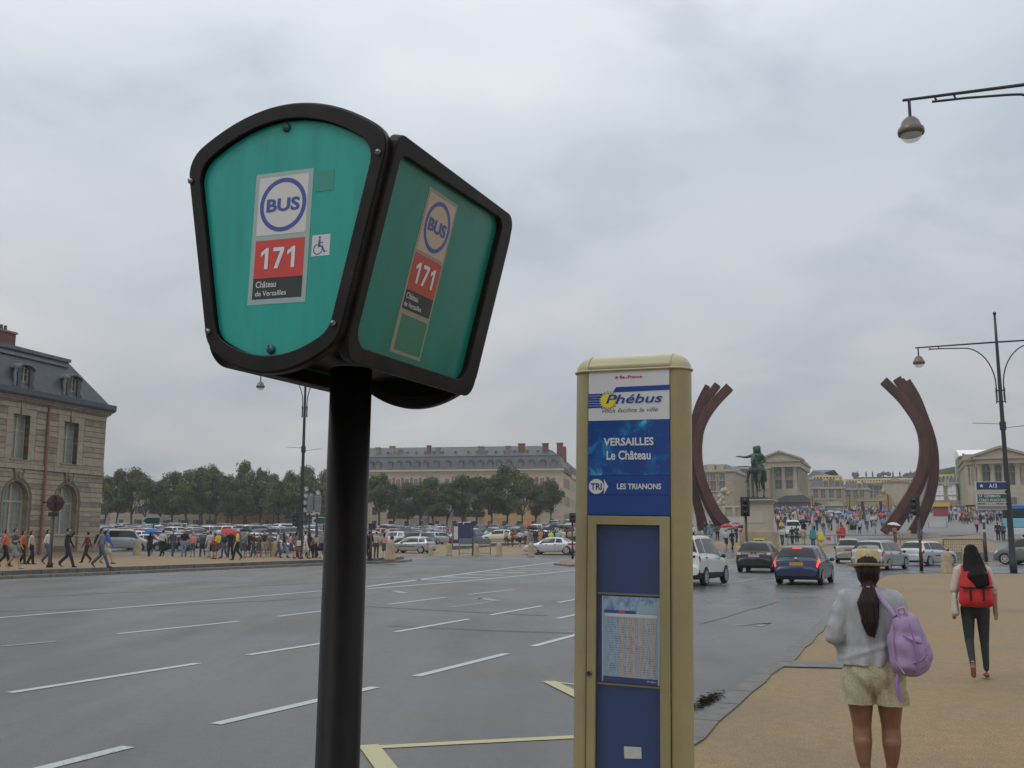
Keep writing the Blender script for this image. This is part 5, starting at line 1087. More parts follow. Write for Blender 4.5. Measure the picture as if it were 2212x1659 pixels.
# cap
mb = TMB(); n = 10; prof = [(RB*math.cos(PI*i/n), RB*.92*math.sin(PI*i/n)) for i in range(n+1)]
mb.prism(prof, lambda p: T3(UL+.002, RB+p[0], .532+p[1]), lambda p: T3(UR-.002, RB+p[0], .532+p[1]), smooth=True); mb.build('cap', M_OLVC, tot)
for s_ in (1, -1):
    c = UR if s_ > 0 else UL; mb = TMB(); vs = []; nn_ = 8; mm = 16
    for i in range(nn_+1):
        e = PI/2*i/nn_
        for j in range(mm+1):
            q = PI*j/mm; vs.append(T3(c+s_*RB*math.cos(e)*math.sin(q), RB-RB*math.cos(e)*math.cos(q), .532+RB*.92*math.sin(e)))
    mb.add(vs, [(i*(mm+1)+j, i*(mm+1)+j+1, (i+1)*(mm+1)+j+1, (i+1)*(mm+1)+j) for i in range(nn_) for j in range(mm)], smooth=True); mb.build('cap_end', M_OLVC, tot)
    mb = TMB(); mb.tube([T3(c, RB-(RB+.001)*math.cos(q), .532+(RB*.92+.001)*math.sin(q)) for q in [PI*i/14 for i in range(15)]], .0022, 6); mb.build('cap_seam', M_OLVC, tot)
rim = [(p[0], p[1]) for p in half(1, -.003)]+[(p[0], p[1]) for p in half(-1, -.003)[::-1]]
mb = TMB(); mb.tube([T3(p[0], p[1], .530) for p in rim]+[T3(rim[0][0], rim[0][1], .530)], .0045, 6); mb.build('cap_rim', M_OLVC, tot)
def trect(x0, x1, z0, z1, m, parent, name, d0, d1, bv=0):
    mb = TMB(); mb.prism([(x0, z0), (x1, z0), (x1, z1), (x0, z1)], TF(d0), TF(d1)); o = mb.build(name, m, parent)
    if bv: bevel(o, bv, 2)
    return o
def tpoly(pts, m, parent, name, d0=-.0005, d1=-.001):
    mb = TMB(); mb.prism(pts, TF(d0), TF(d1)); return mb.build(name, m, parent)
TFt = lambda d: (lambda p: tuple(Vector(TF(d)(p))-tot_org))
A0, A1 = UL+.003, UR-.003
p1 = trect(A0, A1, .3440, .5265, M_WHT, tot, 'header_panel', .004, 0, .001)
p2 = trect(A0, A1, .1430, .3425, M_SCF, tot, 'stop_name_panel', .004, 0, .001)
p3 = trect(A0, A1, .0735, .1415, M_BLU, tot, 'line_panel', .004, 0, .001)
p4 = trect(A0, A1, .0005, .0720, M_BLU, tot, 'blank_panel', .004, 0, .001)
M_REDI = mat('logo_red', (.55,.02,.04), .4); M_LTG = mat('panel_letter', (.62,.65,.68), .4)
st = []
for k in range(16):
    r_ = .0075 if k % 2 == 0 else .003; st.append((-.0605+r_*math.cos(2*PI*k/16), .5025+r_*math.sin(2*PI*k/16)))
tpoly(st, M_REDI, p1, 'logo_star')
letters('île', -.0495, -.0295, .4975, .5085, TFt(-.0012), M_REDI, p1, weight=.03)
letters('de', -.0285, -.0185, .4975, .5045, TFt(-.0012), M_REDI, p1)
letters('France', -.0175, .0365, .4975, .508, TFt(-.0012), M_REDI, p1, weight=.03)
tpoly([(-.074, .4475), (A1, .4495), (A1, .4680), (-.062, .4665)], M_CHBL, p1, 'blue_bar')
for k in range(6):
    z = .3915+k*.0092; tpoly([(A0, z), (-.105+k*.003, z), (-.105+k*.003, z+.0068), (A0, z+.0068)], M_CHBL, p1, 'blue_stripe')
sp_ = []
for k in range(40):
    r_ = (.034 if k % 2 == 0 else .0235); a = 2*PI*k/40; sp_.append((-.094+r_*math.cos(a)*1.05, .4165+r_*math.sin(a)))
tpoly([(-.094+1.12*(p[0]+.094), .4165+1.12*(p[1]-.4165)) for p in sp_], M_CHBL, p1, 'sun_outline', -.0008, -.0012); tpoly(sp_, M_YSUN, p1, 'sun', -.001, -.0016)
letters('Phébus', -.1010, .1120, .4055, .4385, TFt(-.0022), M_CHBL, p1, weight=.012, shear=.25)
letters('vous facilite la ville', -.115, .096, .3725, .3885, TFt(-.0012), mat('grey_ink', (.11,.12,.16), .5), p1, shear=.3)
letters('VERSAILLES', -.1085, .0787, .2505, .2795, TFt(-.0012), M_LTG, p2, weight=.028)
letters('Le Château', -.0972, .068, .1990, .2330, TFt(-.0012), M_LTG, p2, weight=.024)
circ = [(-.1362+.0285*math.cos(2*PI*k/28), .1025+.0275*math.sin(2*PI*k/28)) for k in range(28)]
tpoly(circ, M_LTG, p3, 'line_disc'); tpoly([(-.1065, .1290), (-.1065, .0755), (-.0905, .1025)], M_LTG, p3, 'arrow')
letters('TRI', -.1575, -.1150, .0905, .1145, TFt(-.0014), mat('line_ink', (.03,.05,.14), .4), p3, weight=.03)
letters('LES TRIANONS', -.0578, .1062, .0925, .1135, TFt(-.0012), M_LTG, p3, weight=.028)
# framed door with window
dx0, dx1, wx0, wx1, wz0, wz1 = A0+.0015, A1-.0005, -.1350, .1000, -1.62, -.0345
mb = TMB(); mb.ring([(dx0, -1.72), (dx1, -1.72), (dx1, -.0030), (dx0, -.0030)], [(wx0, wz0), (wx1, wz0), (wx1, wz1), (wx0, wz1)], TF(.010), TF(-.004)); door = mb.build('door_frame', M_OLV, tot); bevel(door, .0025, 3)
trect(wx0, wx1, wz0, wz1, M_DBL, tot, 'backing_board', .032, .024)
mb = TMB(); mb.ring([(wx0-.004, wz0), (wx1+.004, wz0), (wx1+.004, wz1+.004), (wx0-.004, wz1+.004)], [(wx0, wz0), (wx1, wz0), (wx1, wz1), (wx0, wz1)], TF(.010), TF(.030)); mb.build('window_seal', M_DARKIN, tot)
M_BAR = mat('brass_bar', (.22,.19,.12), .4, metal=.5)
trect(-.133, .099, -.2830, -.2770, M_BAR, tot, 'shelf_bar', .024, .014); trect(-.133, .099, -.5975, -.5915, M_BAR, tot, 'shelf_bar', .024, .014)
# printed timetable, flat print as a texture on a real sheet
def timetable():
    m, t, b = node_mat('timetable_print'); uvn = t.nodes.new('ShaderNodeUVMap'); s_ = t.nodes.new('ShaderNodeSeparateXYZ'); t.links.new(uvn.outputs[0], s_.inputs[0])
    def M2(op, a, bb=None, c=None):
        n = t.nodes.new('ShaderNodeMath'); n.operation = op
        for i, v in enumerate((a, bb, c)):
            if v is None: continue
            if isinstance(v, (int, float)): n.inputs[i].default_value = v
            else: t.links.new(v, n.inputs[i])
        return n.outputs[0]
    u, v = s_.outputs[0], s_.outputs[1]
    def band(x, a, bb): return M2('MULTIPLY', M2('GREATER_THAN', x, a), M2('LESS_THAN', x, bb))
    cl = nz(t, uvn.outputs[0], 9, 5, .6, .5)
    base = rp(t, cl, [(.35, (.10,.22,.40)), (.6, (.33,.45,.58))])
    grid = mixc(t, band(v, .07, .80), base, mixc(t, nz(t, uvn.outputs[0], 2.4, 2), (.20,.36,.44), (.34,.42,.55)))
    stripe = M2('MULTIPLY', M2('MULTIPLY', band(v, .08, .755), band(u, .315, .955)), M2('LESS_THAN', M2('FRACT', M2('MULTIPLY', M2('SUBTRACT', u, .315), 9.3)), .52))
    c = mixc(t, stripe, grid, (.50,.36,.27))
    row = M2('MULTIPLY', M2('MULTIPLY', M2('LESS_THAN', M2('FRACT', M2('MULTIPLY', v, 38)), .36), band(v, .085, .76)), band(u, .06, .95))
    n2 = t.nodes.new('ShaderNodeTexNoise'); mp = t.nodes.new('ShaderNodeMapping'); t.links.new(uvn.outputs[0], mp.inputs[0]); mp.inputs['Scale'].default_value = (60, 9, 1); t.links.new(mp.outputs[0], n2.inputs[0]); n2.inputs['Scale'].default_value = 1
    ink = M2('MULTIPLY', row, M2('GREATER_THAN', n2.outputs[0], .52)); c = mixc(t, ink, c, (.10,.12,.22))
    c = mixc(t, M2('MULTIPLY', band(v, .765, .80), band(u, .05, .95)), c, (.60,.60,.62))
    c = mixc(t, M2('MULTIPLY', band(v, .80, .838), band(u, .04, .60)), c, (.02,.05,.25)); c = mixc(t, M2('MULTIPLY', band(v, .81, .835), band(u, .30, .40)), c, (.6,.05,.03))
    c = mixc(t, M2('MULTIPLY', band(v, .81, .90), band(u, .62, .96)), c, (.30,.42,.50))
    c = mixc(t, M2('LESS_THAN', v, .065), c, (.02,.04,.15))
    c = mixc(t, M2('MAXIMUM', M2('LESS_THAN', u, .02), M2('GREATER_THAN', u, .97)), c, (.42,.50,.55))
    t.links.new(c, b.inputs['Base Color']); b.inputs['Roughness'].default_value = .4; return m
def sheet(name, c4, m, parent, bulge=0., n=8):
    me = bpy.data.meshes.new(name); vs = []; uv = []
    for j in range(n+1):
        for i in range(n+1):
            a, e = i/n, j/n; x = (c4[0][0]*(1-a)+c4[1][0]*a)*(1-e)+(c4[3][0]*(1-a)+c4[2][0]*a)*e; z = (c4[0][1]*(1-a)+c4[1][1]*a)*(1-e)+(c4[3][1]*(1-a)+c4[2][1]*a)*e
            vs.append(TFt(.0185-bulge*math.sin(a*PI)*(.3+.7*e)-.002*math.sin(a*9+e*5)*bulge*60)((x, z))); uv.append((a, e))
    fs = [(j*(n+1)+i, j*(n+1)+i+1, (j+1)*(n+1)+i+1, (j+1)*(n+1)+i) for j in range(n) for i in range(n)]
    me.from_pydata(vs, [], fs); ul = me.uv_layers.new(name='UVMap')
    for lp in me.loops: ul.data[lp.index].uv = uv[lp.vertex_index]
    me.materials.append(m); me.polygons.foreach_set('use_smooth', [True]*len(fs)); return link(name, me, parent)
ttb = sheet('timetable', [(-.1165,-.5865),(.0935,-.5880),(.0955,-.2885),(-.1185,-.2885)], timetable(), tot, .004)
letters('Phébus', .050, .083, -.5795, -.5735, lambda p: tuple(Vector(TFt(.0135)(p))), M_PAPER, ttb, shear=.2)
sheet('white_sticker', [(-.0335,-.843),(.0290,-.8375),(.0275,-.7995),(-.0350,-.8025)], mat('sticker_white', (.52,.55,.50), .5, var=.06, vscale=30), tot)
# lock
q = (-nT).to_track_quat('Z', 'Y').to_matrix().to_4x4(); q.translation = Vector(T3(-.1568, -.004, -.5598))-tot_org
mb = MB(); mb.M = q; mb.lathe([(.0105, 0), (.0105, .004), (.0085, .006), (.0075, .006)], 20); mb.lathe([(.0075, .006), (.0068, .003), (.0, .003)], 20, mi=1); mb.build('lock', [M_STEEL, M_BLKF], tot)
mb = TMB(); mb.prism([(-.012, -.021), (.088, -.021), (.088, -.011), (-.012, -.011)], TF(-.0042), TF(-.0048)); mb.build('maker_label', M_OLV, tot)
# glazing pane
mg, tg, bgp = node_mat('display_glass'); bgp.inputs['Base Color'].default_value = (1,1,1,1); bgp.inputs['Roughness'].default_value = .03; bgp.inputs['Transmission Weight'].default_value = 0; bgp.inputs['Alpha'].default_value = .03; bgp.inputs['Specular IOR Level'].default_value = .25
mb = TMB(); mb.add([TF(.006)(p) for p in [(wx0, wz0), (wx1, wz0), (wx1, wz1), (wx0, wz1)]], [(0, 1, 2, 3)]); mb.build('window_pane', mg, tot)
rebase(bus, (cen.x, cen.y, 0))
# ================================================================== CARS
PAINT = {k: mat('paint_'+k, c, .28, metal=me_, coat=.5, spec=.5) for k, c, me_ in [
    ('silver', (.36,.38,.40), .35), ('light_silver', (.50,.52,.55), .3), ('grey', (.16,.17,.18), .3), ('dark_grey', (.055,.06,.065), .3), ('black', (.010,.010,.013), 0), ('navy', (.012,.025,.075), .1),
    ('blue', (.02,.07,.22), .2), ('white', (.62,.63,.63), 0), ('beige', (.42,.40,.34), .2), ('red', (.24,.015,.018), .1), ('green', (.03,.10,.08), .2), ('taupe', (.30,.285,.26), .3), ('teal', (.10,.22,.24), .2), ('cream', (.60,.60,.46), 0)]}
# stations: y (from rear), z low, z waist, z top, half width; top > waist+.2 marks the cabin
KINDS = {
 'hatchback': dict(w=.86, h=1.47, st=[(0,.34,.52,.60,.76),(.05,.24,.86,.92,.83),(.15,.21,.93,1.02,.855),(.48,.20,.96,1.40,.86),(.95,.19,.95,1.465,.87),(1.7,.18,.93,1.475,.875),(2.35,.18,.90,1.42,.875),(3.12,.18,.86,.955,.87),(3.55,.19,.78,.87,.86),(3.95,.22,.64,.74,.82),(4.10,.30,.50,.56,.70)], wh=(.78,3.32), wr=.315),
 'saloon': dict(w=.9, h=1.42, st=[(0,.36,.62,.70,.76),(.06,.25,.88,.95,.85),(.62,.20,.93,1.02,.90),(1.35,.19,.93,1.33,.91),(2.05,.18,.92,1.415,.915),(2.75,.18,.90,1.38,.915),(3.55,.18,.85,.96,.91),(4.15,.19,.76,.86,.89),(4.62,.23,.62,.70,.82),(4.80,.32,.48,.54,.68)], wh=(.95,3.68), wr=.335),
 'estate': dict(w=.87, h=1.5, st=[(0,.34,.55,.62,.76),(.05,.24,.90,.96,.83),(.12,.21,.95,1.06,.86),(.42,.20,.96,1.44,.87),(1.0,.19,.95,1.50,.88),(2.2,.18,.93,1.50,.88),(2.75,.18,.90,1.44,.88),(3.45,.18,.86,.96,.87),(3.95,.19,.78,.87,.86),(4.30,.22,.64,.74,.82),(4.48,.30,.50,.56,.70)], wh=(.80,3.55), wr=.315),
 'people_carrier': dict(w=.88, h=1.66, st=[(0,.36,.58,.66,.78),(.05,.26,.98,1.06,.85),(.14,.22,1.04,1.16,.87),(.40,.21,1.06,1.58,.88),(1.0,.20,1.05,1.66,.89),(2.0,.20,1.03,1.66,.89),(2.55,.20,1.00,1.60,.89),(3.45,.20,.94,1.06,.88),(3.80,.21,.84,.94,.86),(4.08,.24,.68,.76,.80),(4.20,.32,.5,.56,.68)], wh=(.74,3.42), wr=.325),
 'leisure_van': dict(w=.86, h=1.82, st=[(0,.40,.62,.68,.80),(.04,.28,1.05,1.12,.84),(.07,.25,1.10,1.20,.85),(.18,.24,1.12,1.72,.855),(.7,.23,1.12,1.80,.86),(2.0,.22,1.08,1.80,.86),(2.5,.22,1.03,1.68,.86),(3.15,.22,.95,1.06,.86),(3.6,.22,.82,.92,.85),(3.95,.25,.66,.74,.80),(4.10,.34,.5,.56,.68)], wh=(.72,3.42), wr=.315),
 'van': dict(w=.95, h=1.92, st=[(0,.40,.62,.70,.86),(.04,.28,1.10,1.18,.92),(.08,.25,1.16,1.28,.94),(.25,.24,1.18,1.84,.95),(.9,.23,1.18,1.92,.95),(2.9,.22,1.16,1.92,.95),(3.3,.22,1.12,1.86,.95),(4.05,.22,1.02,1.16,.94),(4.4,.23,.90,1.0,.92),(4.68,.28,.70,.78,.85),(4.78,.36,.5,.56,.72)], wh=(.95,3.95), wr=.335)}
def csec(y, zl, zw, zt, w, top_w):
    cab = zt > zw+.18; h = zw-zl; rw = top_w
    if cab: k = min(1, (zt-zw)/.45); u = [(w*.985-.05*k, zw), (w-.05-(w-rw)*.98*k, zt-.055*k-.01), (rw*.82, zt-.008), (0, zt+.02)]
    else: u = [(w*.955, zw), (w*.88, zw+(zt-zw)*.55), (w*.62, zt), (0, zt+.015)]
    c = [(0, zl), (w*.80, zl), (w*.96, zl+.05), (w, zl+h*.42), (w*.995, zl+h*.80)]+u
    return [(x, y, z) for x, z in c]
def herm(P, s):
    """limited cubic interpolation along stations"""
    i = min(len(P)-2, max(0, int(s))); t = s-i; A, B = P[i], P[i+1]
    dA = B-A if i == 0 else P[i]-P[i-1]; dB = B-A if i+2 >= len(P) else P[i+2]-P[i+1]; d = B-A
    def lim(a, b): return np.where(a*b <= 0, 0, 2*a*b/np.where(np.abs(a+b) < 1e-9, 1, a+b))
    mA = d if i == 0 else lim(dA, d); mB = d if i+2 >= len(P) else lim(d, dB)
    return A*(2*t**3-3*t**2+1)+mA*(t**3-2*t**2+t)+B*(-2*t**3+3*t**2)+mB*(t**3-t**2)
class Body:
    def __init__(s, kind):
        K = KINDS[kind]; s.K = K; s.L = K['st'][-1][0]; rw = K['w']*.74
        s.P = np.array([csec(y-s.L/2, a, b, c, w, rw) for y, a, b, c, w in K['st']])
    def S(s, u, t, off=0.):
        def q(u, t): return herm(herm(s.P, u), t)
        p = q(u, t)
        if off:
            a = q(min(u+.02, len(s.P)-1.001), t)-q(max(u-.02, 0), t); b = q(u, min(t+.02, 7.999))-q(u, max(t-.02, 0)); n = np.cross(b, a); L_ = np.linalg.norm(n)
            if L_ > 1e-12: 
                n = n/L_
                if n[0] < -1e-6 and abs(n[0]) > abs(n[1]) and abs(n[0]) > abs(n[2]): n = -n
                c_ = p-np.array([0, p[1]*.8, .7])
                if n@c_ < 0: n = -n
                p = p+n*off
        return p
    def shell(s, mb, ku=2, kt=2, dark_t=1.6):
        U = [i/ku for i in range((len(s.P)-1)*ku+1)]; T = [i/kt for i in range(8*kt+1)]
        U[-1] -= 1e-6; T[-1] -= 1e-6
        g = [[s.S(u, t) for t in T] for u in U]
        for sg in (1, -1):
            vs = [(p[0]*sg, p[1], p[2]) for row in g for p in row]; m = len(T)
            for i in range(len(U)-1):
                for j in range(m-1):
                    f = (i*m+j, (i+1)*m+j, (i+1)*m+j+1, i*m+j+1); f = f if sg > 0 else f[::-1]
                    mb.f.append(tuple(len(mb.v)+k for k in f)); mb.m.append(1 if T[j] < dark_t else 0); mb.sm.append(True)
            a = len(mb.v); mb.v += vs
            for row, fl in ((0, 1), (len(U)-1, -1)):
                idx = [a+row*m+j for j in range(m)]; idx = idx[::-1] if fl*sg > 0 else idx
                mb.f.append(tuple(idx)); mb.m.append(0); mb.sm.append(False)
        return mb
    def patch(s, mb, u0, u1, t0, t1, off=.008, nu=4, nt_=3, both=True, mi=0):
        """grid patch over the surface; u0,u1,t0,t1 may be functions of the other parameter"""
        for sg in ((1, -1) if both else (1,)):
            vs = []
            for i in range(nu+1):
                for j in range(nt_+1):
                    a, e = i/nu, j/nt_; ta, tb = (t0(a) if callable(t0) else t0), (t1(a) if callable(t1) else t1); t = ta+(tb-ta)*e
                    ua, ub = (u0(e) if callable(u0) else u0), (u1(e) if callable(u1) else u1); u = ua+(ub-ua)*a
                    p = s.S(u, min(t, 7.9999), off); vs.append((p[0]*sg, p[1], p[2]))
            fs = [(i*(nt_+1)+j, (i+1)*(nt_+1)+j, (i+1)*(nt_+1)+j+1, i*(nt_+1)+j+1) for i in range(nu) for j in range(nt_)]
            if sg < 0: fs = [f[::-1] for f in fs]
            mb.add(vs, fs, mi, True)
        return mb
BODY = {k: Body(k) for k in KINDS}
def wheel_mb(r_, w_=.20):
    mb = MB(); rot = Matrix.Rotation(R(90), 4, 'Y'); mb.M = rot
    mb.lathe([(r_*.66, -w_/2), (r_*.9, -w_/2), (r_, -w_*.35), (r_, w_*.35), (r_*.9, w_/2), (r_*.66, w_/2)], 22); return mb
def rim_mb(r_, w_=.20, sp=7):
    mb = MB(); mb.M = Matrix.Rotation(R(90), 4, 'Y')
    for sg in (1, -1):
        mb.lathe([(r_*.68, sg*w_*.5), (r_*.62, sg*w_*.46), (r_*.60, sg*w_*.30)], 22, mi=0); mb.lathe([(r_*.60, sg*w_*.2), (.0, sg*w_*.2)], 22, mi=1); mb.lathe([(r_*.72, sg*w_*.515), (r_*.58, sg*w_*.50)], 22, mi=0); mb.lathe([(r_*.17, sg*w_*.2), (r_*.15, sg*w_*.46), (0, sg*w_*.46)], 10, mi=0)
        for k in range(sp):
            a = 2*PI*k/sp; mb.box((r_*.38*math.cos(a), r_*.38*math.sin(a), sg*w_*.42), (r_*.52, r_*.20, w_*.08), rz=a, mi=0)
    return mb
def ann_arch(bd, yc, r_, w, sides=(1, -1)):   # dark wheel opening, slightly proud of the body side
    mb = MB()
    for sg in sides:
        pts = [(yc+(r_*1.17)*math.cos(a), r_+(r_*1.17)*math.sin(a)) for a in [R(-38)+R(256)*k/16 for k in range(17)]]
        mb.prism(pts, lambda p: (sg*(w-.12), p[0], p[1]), lambda p: (sg*(w+.004), p[0], p[1]))
    return mb
def make_car(kind, paint, label, cat='car', group=None, detail=2, lit=False, plate='w', plate_text=None, roofbox=None, tall_tail=False, two_tone=False):
    bd = BODY[kind]; K = bd.K; L_ = bd.L; w = K['w']; n = len(bd.P)-1
    root = empty(kind if kind != 'van' else 'van', (0,0,0), 0, label, cat, group)
    body = bd.shell(MB(), 3, 3, 1.6 if not two_tone else 2.4).build('body', [PAINT[paint], M_TRIM], root)
    cb_ = n-3 if kind not in ('saloon',) else n-3
    # find cabin stations
    cab = [i for i, s_ in enumerate(K['st']) if s_[3] > s_[2]+.3]; c0, c1 = cab[0], cab[-1]
    win = []
    mb = MB(); bd.patch(mb, c1+.10, c1+.93, 6.12, 8, .010, 5, 5); mb.build('windscreen', M_GLASS, root)
    mb = MB(); bd.patch(mb, c0-.86, c0-.12, 6.15, 8, .012, 5, 5); mb.build('rear_window', M_GLASS, root)
    for sg in (1, -1):
        mids = [c0+.04, c0+(c1-c0)*.42, c1-.02]
        for a, e, nm in ((c0+.10, c0+(c1-c0)*.40-.04, 'r'), (c0+(c1-c0)*.40+.06, c1+.60, 'f')):
            mb = MB(); a_, e_ = a, e
            bd.patch(mb, (lambda q: a_+.0) if nm == 'f' else (lambda q: a_-.22*(1-q)), (lambda q: e_+.12*(1-q)-.35*q) if nm == 'f' else (lambda q: e_), 5.12, 5.86, .010, 6, 2, both=False)
            if sg < 0: mb.v = [(-x, y, z) for x, y, z in mb.v]; mb.f = [f[::-1] for f in mb.f]
            mb.build('side_window', M_GLASS, root)
    yl = [K['wh'][0]-L_/2, K['wh'][1]-L_/2]; wr = K['wr']
    for yc in yl:
        for sg in (1, -1): ann_arch(bd, yc, wr, w, (sg,)).build('wheel_arch', M_ARCH, root)
    tm, rm = wheel_mb(wr), rim_mb(wr); tme, rme = tm.mesh('tyre'), rm.mesh('rim'); tme.materials.append(M_TYRE); rme.materials.append(M_RIM); rme.materials.append(M_TRIM)
    for yc in yl:
        for sg in (1, -1):
            wo_ = link('wheel', tme, root, (sg*(w-.085), yc, wr)); link('rim', rme, wo_)
    for sg in (1, -1):
        mb = MB()
        if tall_tail: bd.patch(mb, .45, 2.6, 4.35, 5.4, .012, 5, 4, both=False)
        else: bd.patch(mb, .75, 2.25, 3.9, 5.05, .012, 5, 4, both=False)
        mh = MB(); bd.patch(mh, n-1.9, n-.75, 4.1, 5.3, .012, 5, 3, both=False)
        for m_, nm, mt in ((mb, 'tail_light', M_TAILON if lit else M_TAIL), (mh, 'headlight', M_HEAD)):
            if sg < 0: m_.v = [(-x, y, z) for x, y, z in m_.v]; m_.f = [f[::-1] for f in m_.f]
            m_.build(nm, mt, root)
        yv = bd.S(c1+.45, 5.0)[1]; zv = bd.S(c1+.45, 5.0)[2]
        mb = MB(); mb.ball((sg*(w+.09), yv, zv+.04), (.095, .055, .075), 10); mb.tube([(sg*(w-.06), yv, zv), (sg*(w+.05), yv, zv+.02)], .02, 6); mb.build('door_mirror', [M_TRIM], root)
        mb = MB()
        for uu in (c0+(c1-c0)*.38, c1-.1): 
            p = bd.S(uu, 4.35, .012); mb.box((sg*(p[0]+.012), p[1], p[2]), (.03, .17, .03))
        mb.build('door_handle', M_TRIM, root)
    for uu in (c0+.02+.3*(kind == 'saloon'), c0+(c1-c0)*.40+.01, c1+.62):
        for sg in (1, -1):
            mb = MB(); bd.patch(mb, uu-.008, uu+.008, 1.7, 5.1, .006, 1, 6, both=False)
            if sg < 0: mb.v = [(-x, y, z) for x, y, z in mb.v]; mb.f = [f[::-1] for f in mb.f]
            mb.build('door_seam', M_ARCH, root)
    mb = MB(); bd.patch(mb, .02, 1.2, 3.18, 3.24, .008, 5, 1); bd.patch(mb, .90, .93, 3.2, 8, .006, 1, 8); mb.build('tailgate_seam', M_ARCH, root)
    mb = MB(); bd.patch(mb, lambda q: .05, .9, 2.0, 8 if False else 3.0, .01, 3, 3); mb.build('bumper', M_TRIM, root)
    y0 = -L_/2; zp = .80 if kind in ('hatchback','estate') else .9
    pb = bd.S(.95, 7.6)
    mb = MB(); mb.box((0, y0+.028, zp), (.50, .03, .11)); pl = mb.build('number_plate', {'w': M_PLW, 'y': M_PLY, 'r': M_PLR}[plate], root)
    if plate_text: letters(plate_text, -.21, .21, zp-.03, zp+.03, lambda p: (p[0], y0+.012, p[1]), M_INK, pl, weight=.02)
    mb = MB(); mb.box((0, L_/2-.02, .52), (.9, .03, .12)); mb.build('grille', M_TRIM, root)
    if kind != 'saloon':
        mb = MB(); mb.tube([(.0, y0+.1, bd.S(c0-.8, 7.9)[2]+.03), (-.28, y0+.13, bd.S(c0-.7, 7.5)[2]+.05)], .012, 5); mb.build('rear_wiper', M_TRIM, root)
    return root
def put(o, P, az, s=1.0, extra=0.):
    """az: heading, clockwise from the camera's forward axis"""
    o.location = (P.x, P.y, P.z+extra); e_ = 1.5
    hx, hy = math.sin(R(az)), math.cos(R(az)); tilt = math.atan2(terr(P.x+hx*e_, P.y+hy*e_)-terr(P.x-hx*e_, P.y-hy*e_), 2*e_)
    o.rotation_euler = (tilt, 0, -R(az)); o.scale = (s, s, s); return o
def car_at(px, py, az, *a, s=1.0, back=0., **k):
    P = gp(px, py); v = Vector((P.x, P.y, 0)).normalized()*back; P = P+v; P.z = terr(P.x, P.y); return put(make_car(*a, **k), P, az, s)
focus = car_at(1741, 1264, 25.5, 'hatchback', 'navy', 'dark blue hatchback seen from behind with its brake lights lit and a yellow plate', lit=True, plate='y', plate_text='222 ATJ 93', tall_tail=True, back=1.6, s=.94)
mb = MB(); mb.box((0, -1.66, 1.385), (.34, .03, .035)); mb.build('third_brake_light', M_TAILON, focus)
mb = MB(); BODY['hatchback'].patch(mb, .02, .9, 3.0, 3.35, .012, 3, 2); mb.build('rear_sill_trim', M_TRIM, focus)
mb = MB(); mb.ball((0, -2.02, 1.0), (.07, .02, .035), 10); mb.build('badge', M_CHROME, focus)
taxi = car_at(1643, 1237, 22, 'hatchback', 'black', 'black hatchback taxi with a yellow roof sign, left of the blue hatchback', plate='w', plate_text='AE 271 WF', back=1.7, s=1.0)
mb = MB(); mb.box((0, -.15, 1.51), (.36, .16, .05), mi=1); mb.box((0, -.15, 1.575), (.50, .14, .10), mi=0); mb.build('roof_sign', [mat('taxi_yellow', (.62,.66,.06), .5), M_TRIM], taxi)
mb = MB(); mb.box((0, -1.99, .985), (1.02, .03, .028), mi=0); mb.build('light_strip', mat('red_strip', (.5,.03,.03), .3), taxi)
mb = MB(); mb.box((-.34, -2.03, .91), (.42, .02, .09)); mb.box((.34, -2.03, .91), (.42, .02, .09)); mb.build('chrome_garnish', M_CHROME, taxi)
mb = MB(); mb.add([(-.075, -2.045, .85), (-.045, -2.045, .85), (0, -2.045, .925), (.045, -2.045, .85), (.075, -2.045, .85), (0, -2.045, .99)], [(0, 1, 2, 5), (2, 3, 4, 5)]); mb.build('badge', M_CHROME, taxi)
for sg in (1, -1):
    mb = MB(); mb.box((sg*.70, -1.99, .90), (.2, .05, .12)); mb.build('reversing_lamp', M_HEAD, taxi)
berl = car_at(1500, 1266, 27, 'leisure_van', 'white', 'white boxy leisure van with grey lower doors, just right of the totem', two_tone=True, tall_tail=False, back=1.7, s=.97)
mb = MB(); mb.box((.52, -2.02, 1.05), (.30, .03, .07)); mb.build('tailgate_handle', M_TRIM, berl)
mb = MB()
for sg in (1, -1): mb.tube([(sg*.60, -1.75, 1.80), (sg*.62, -1.6, 1.86), (sg*.62, .3, 1.86), (sg*.58, .5, 1.77)], .018, 6)
mb.build('roof_rail', M_TRIM, berl)
c3 = car_at(1836, 1217, 19.5, 'people_carrier', 'taupe', 'beige silver compact car seen from behind, left of the silver estate', plate='r', back=1.5, s=.94)
mb = MB(); mb.box((0, -2.06, 1.02), (.62, .03, .04)); mb.build('chrome_strip', M_CHROME, c3)
est = car_at(1905, 1232, 38, 'estate', 'silver', 'silver grey estate car with roof rails behind the woman in the straw hat', plate='w', tall_tail=True, back=1.7)
mb = MB()
for sg in (1, -1): mb.tube([(sg*.60, -1.75, 1.44), (sg*.61, -1.5, 1.53), (sg*.61, .2, 1.53), (sg*.58, .5, 1.45)], .018, 6)
mb.build('roof_rail', M_CHROME, est)
clio = car_at(2006, 1222, 52, 'hatchback', 'light_silver', 'pale silver two door hatchback beside the thin traffic light pole', plate='w', back=.9, s=.97)
mb = MB()
for sg in (1, -1): mb.box((sg*.862, .1, .60), (.03, 1.6, .07))
mb.build('side_moulding', M_TRIM, clio)
scen = car_at(2235, 1221, -38, 'people_carrier', 'grey', 'dark grey people carrier partly out of the frame behind the right lamp post', plate='w', back=1.2, s=1.02)
cc = car_at(1193, 1198, -72, 'saloon', 'light_silver', 'silver four door saloon turning in front of the traffic island', back=.8)
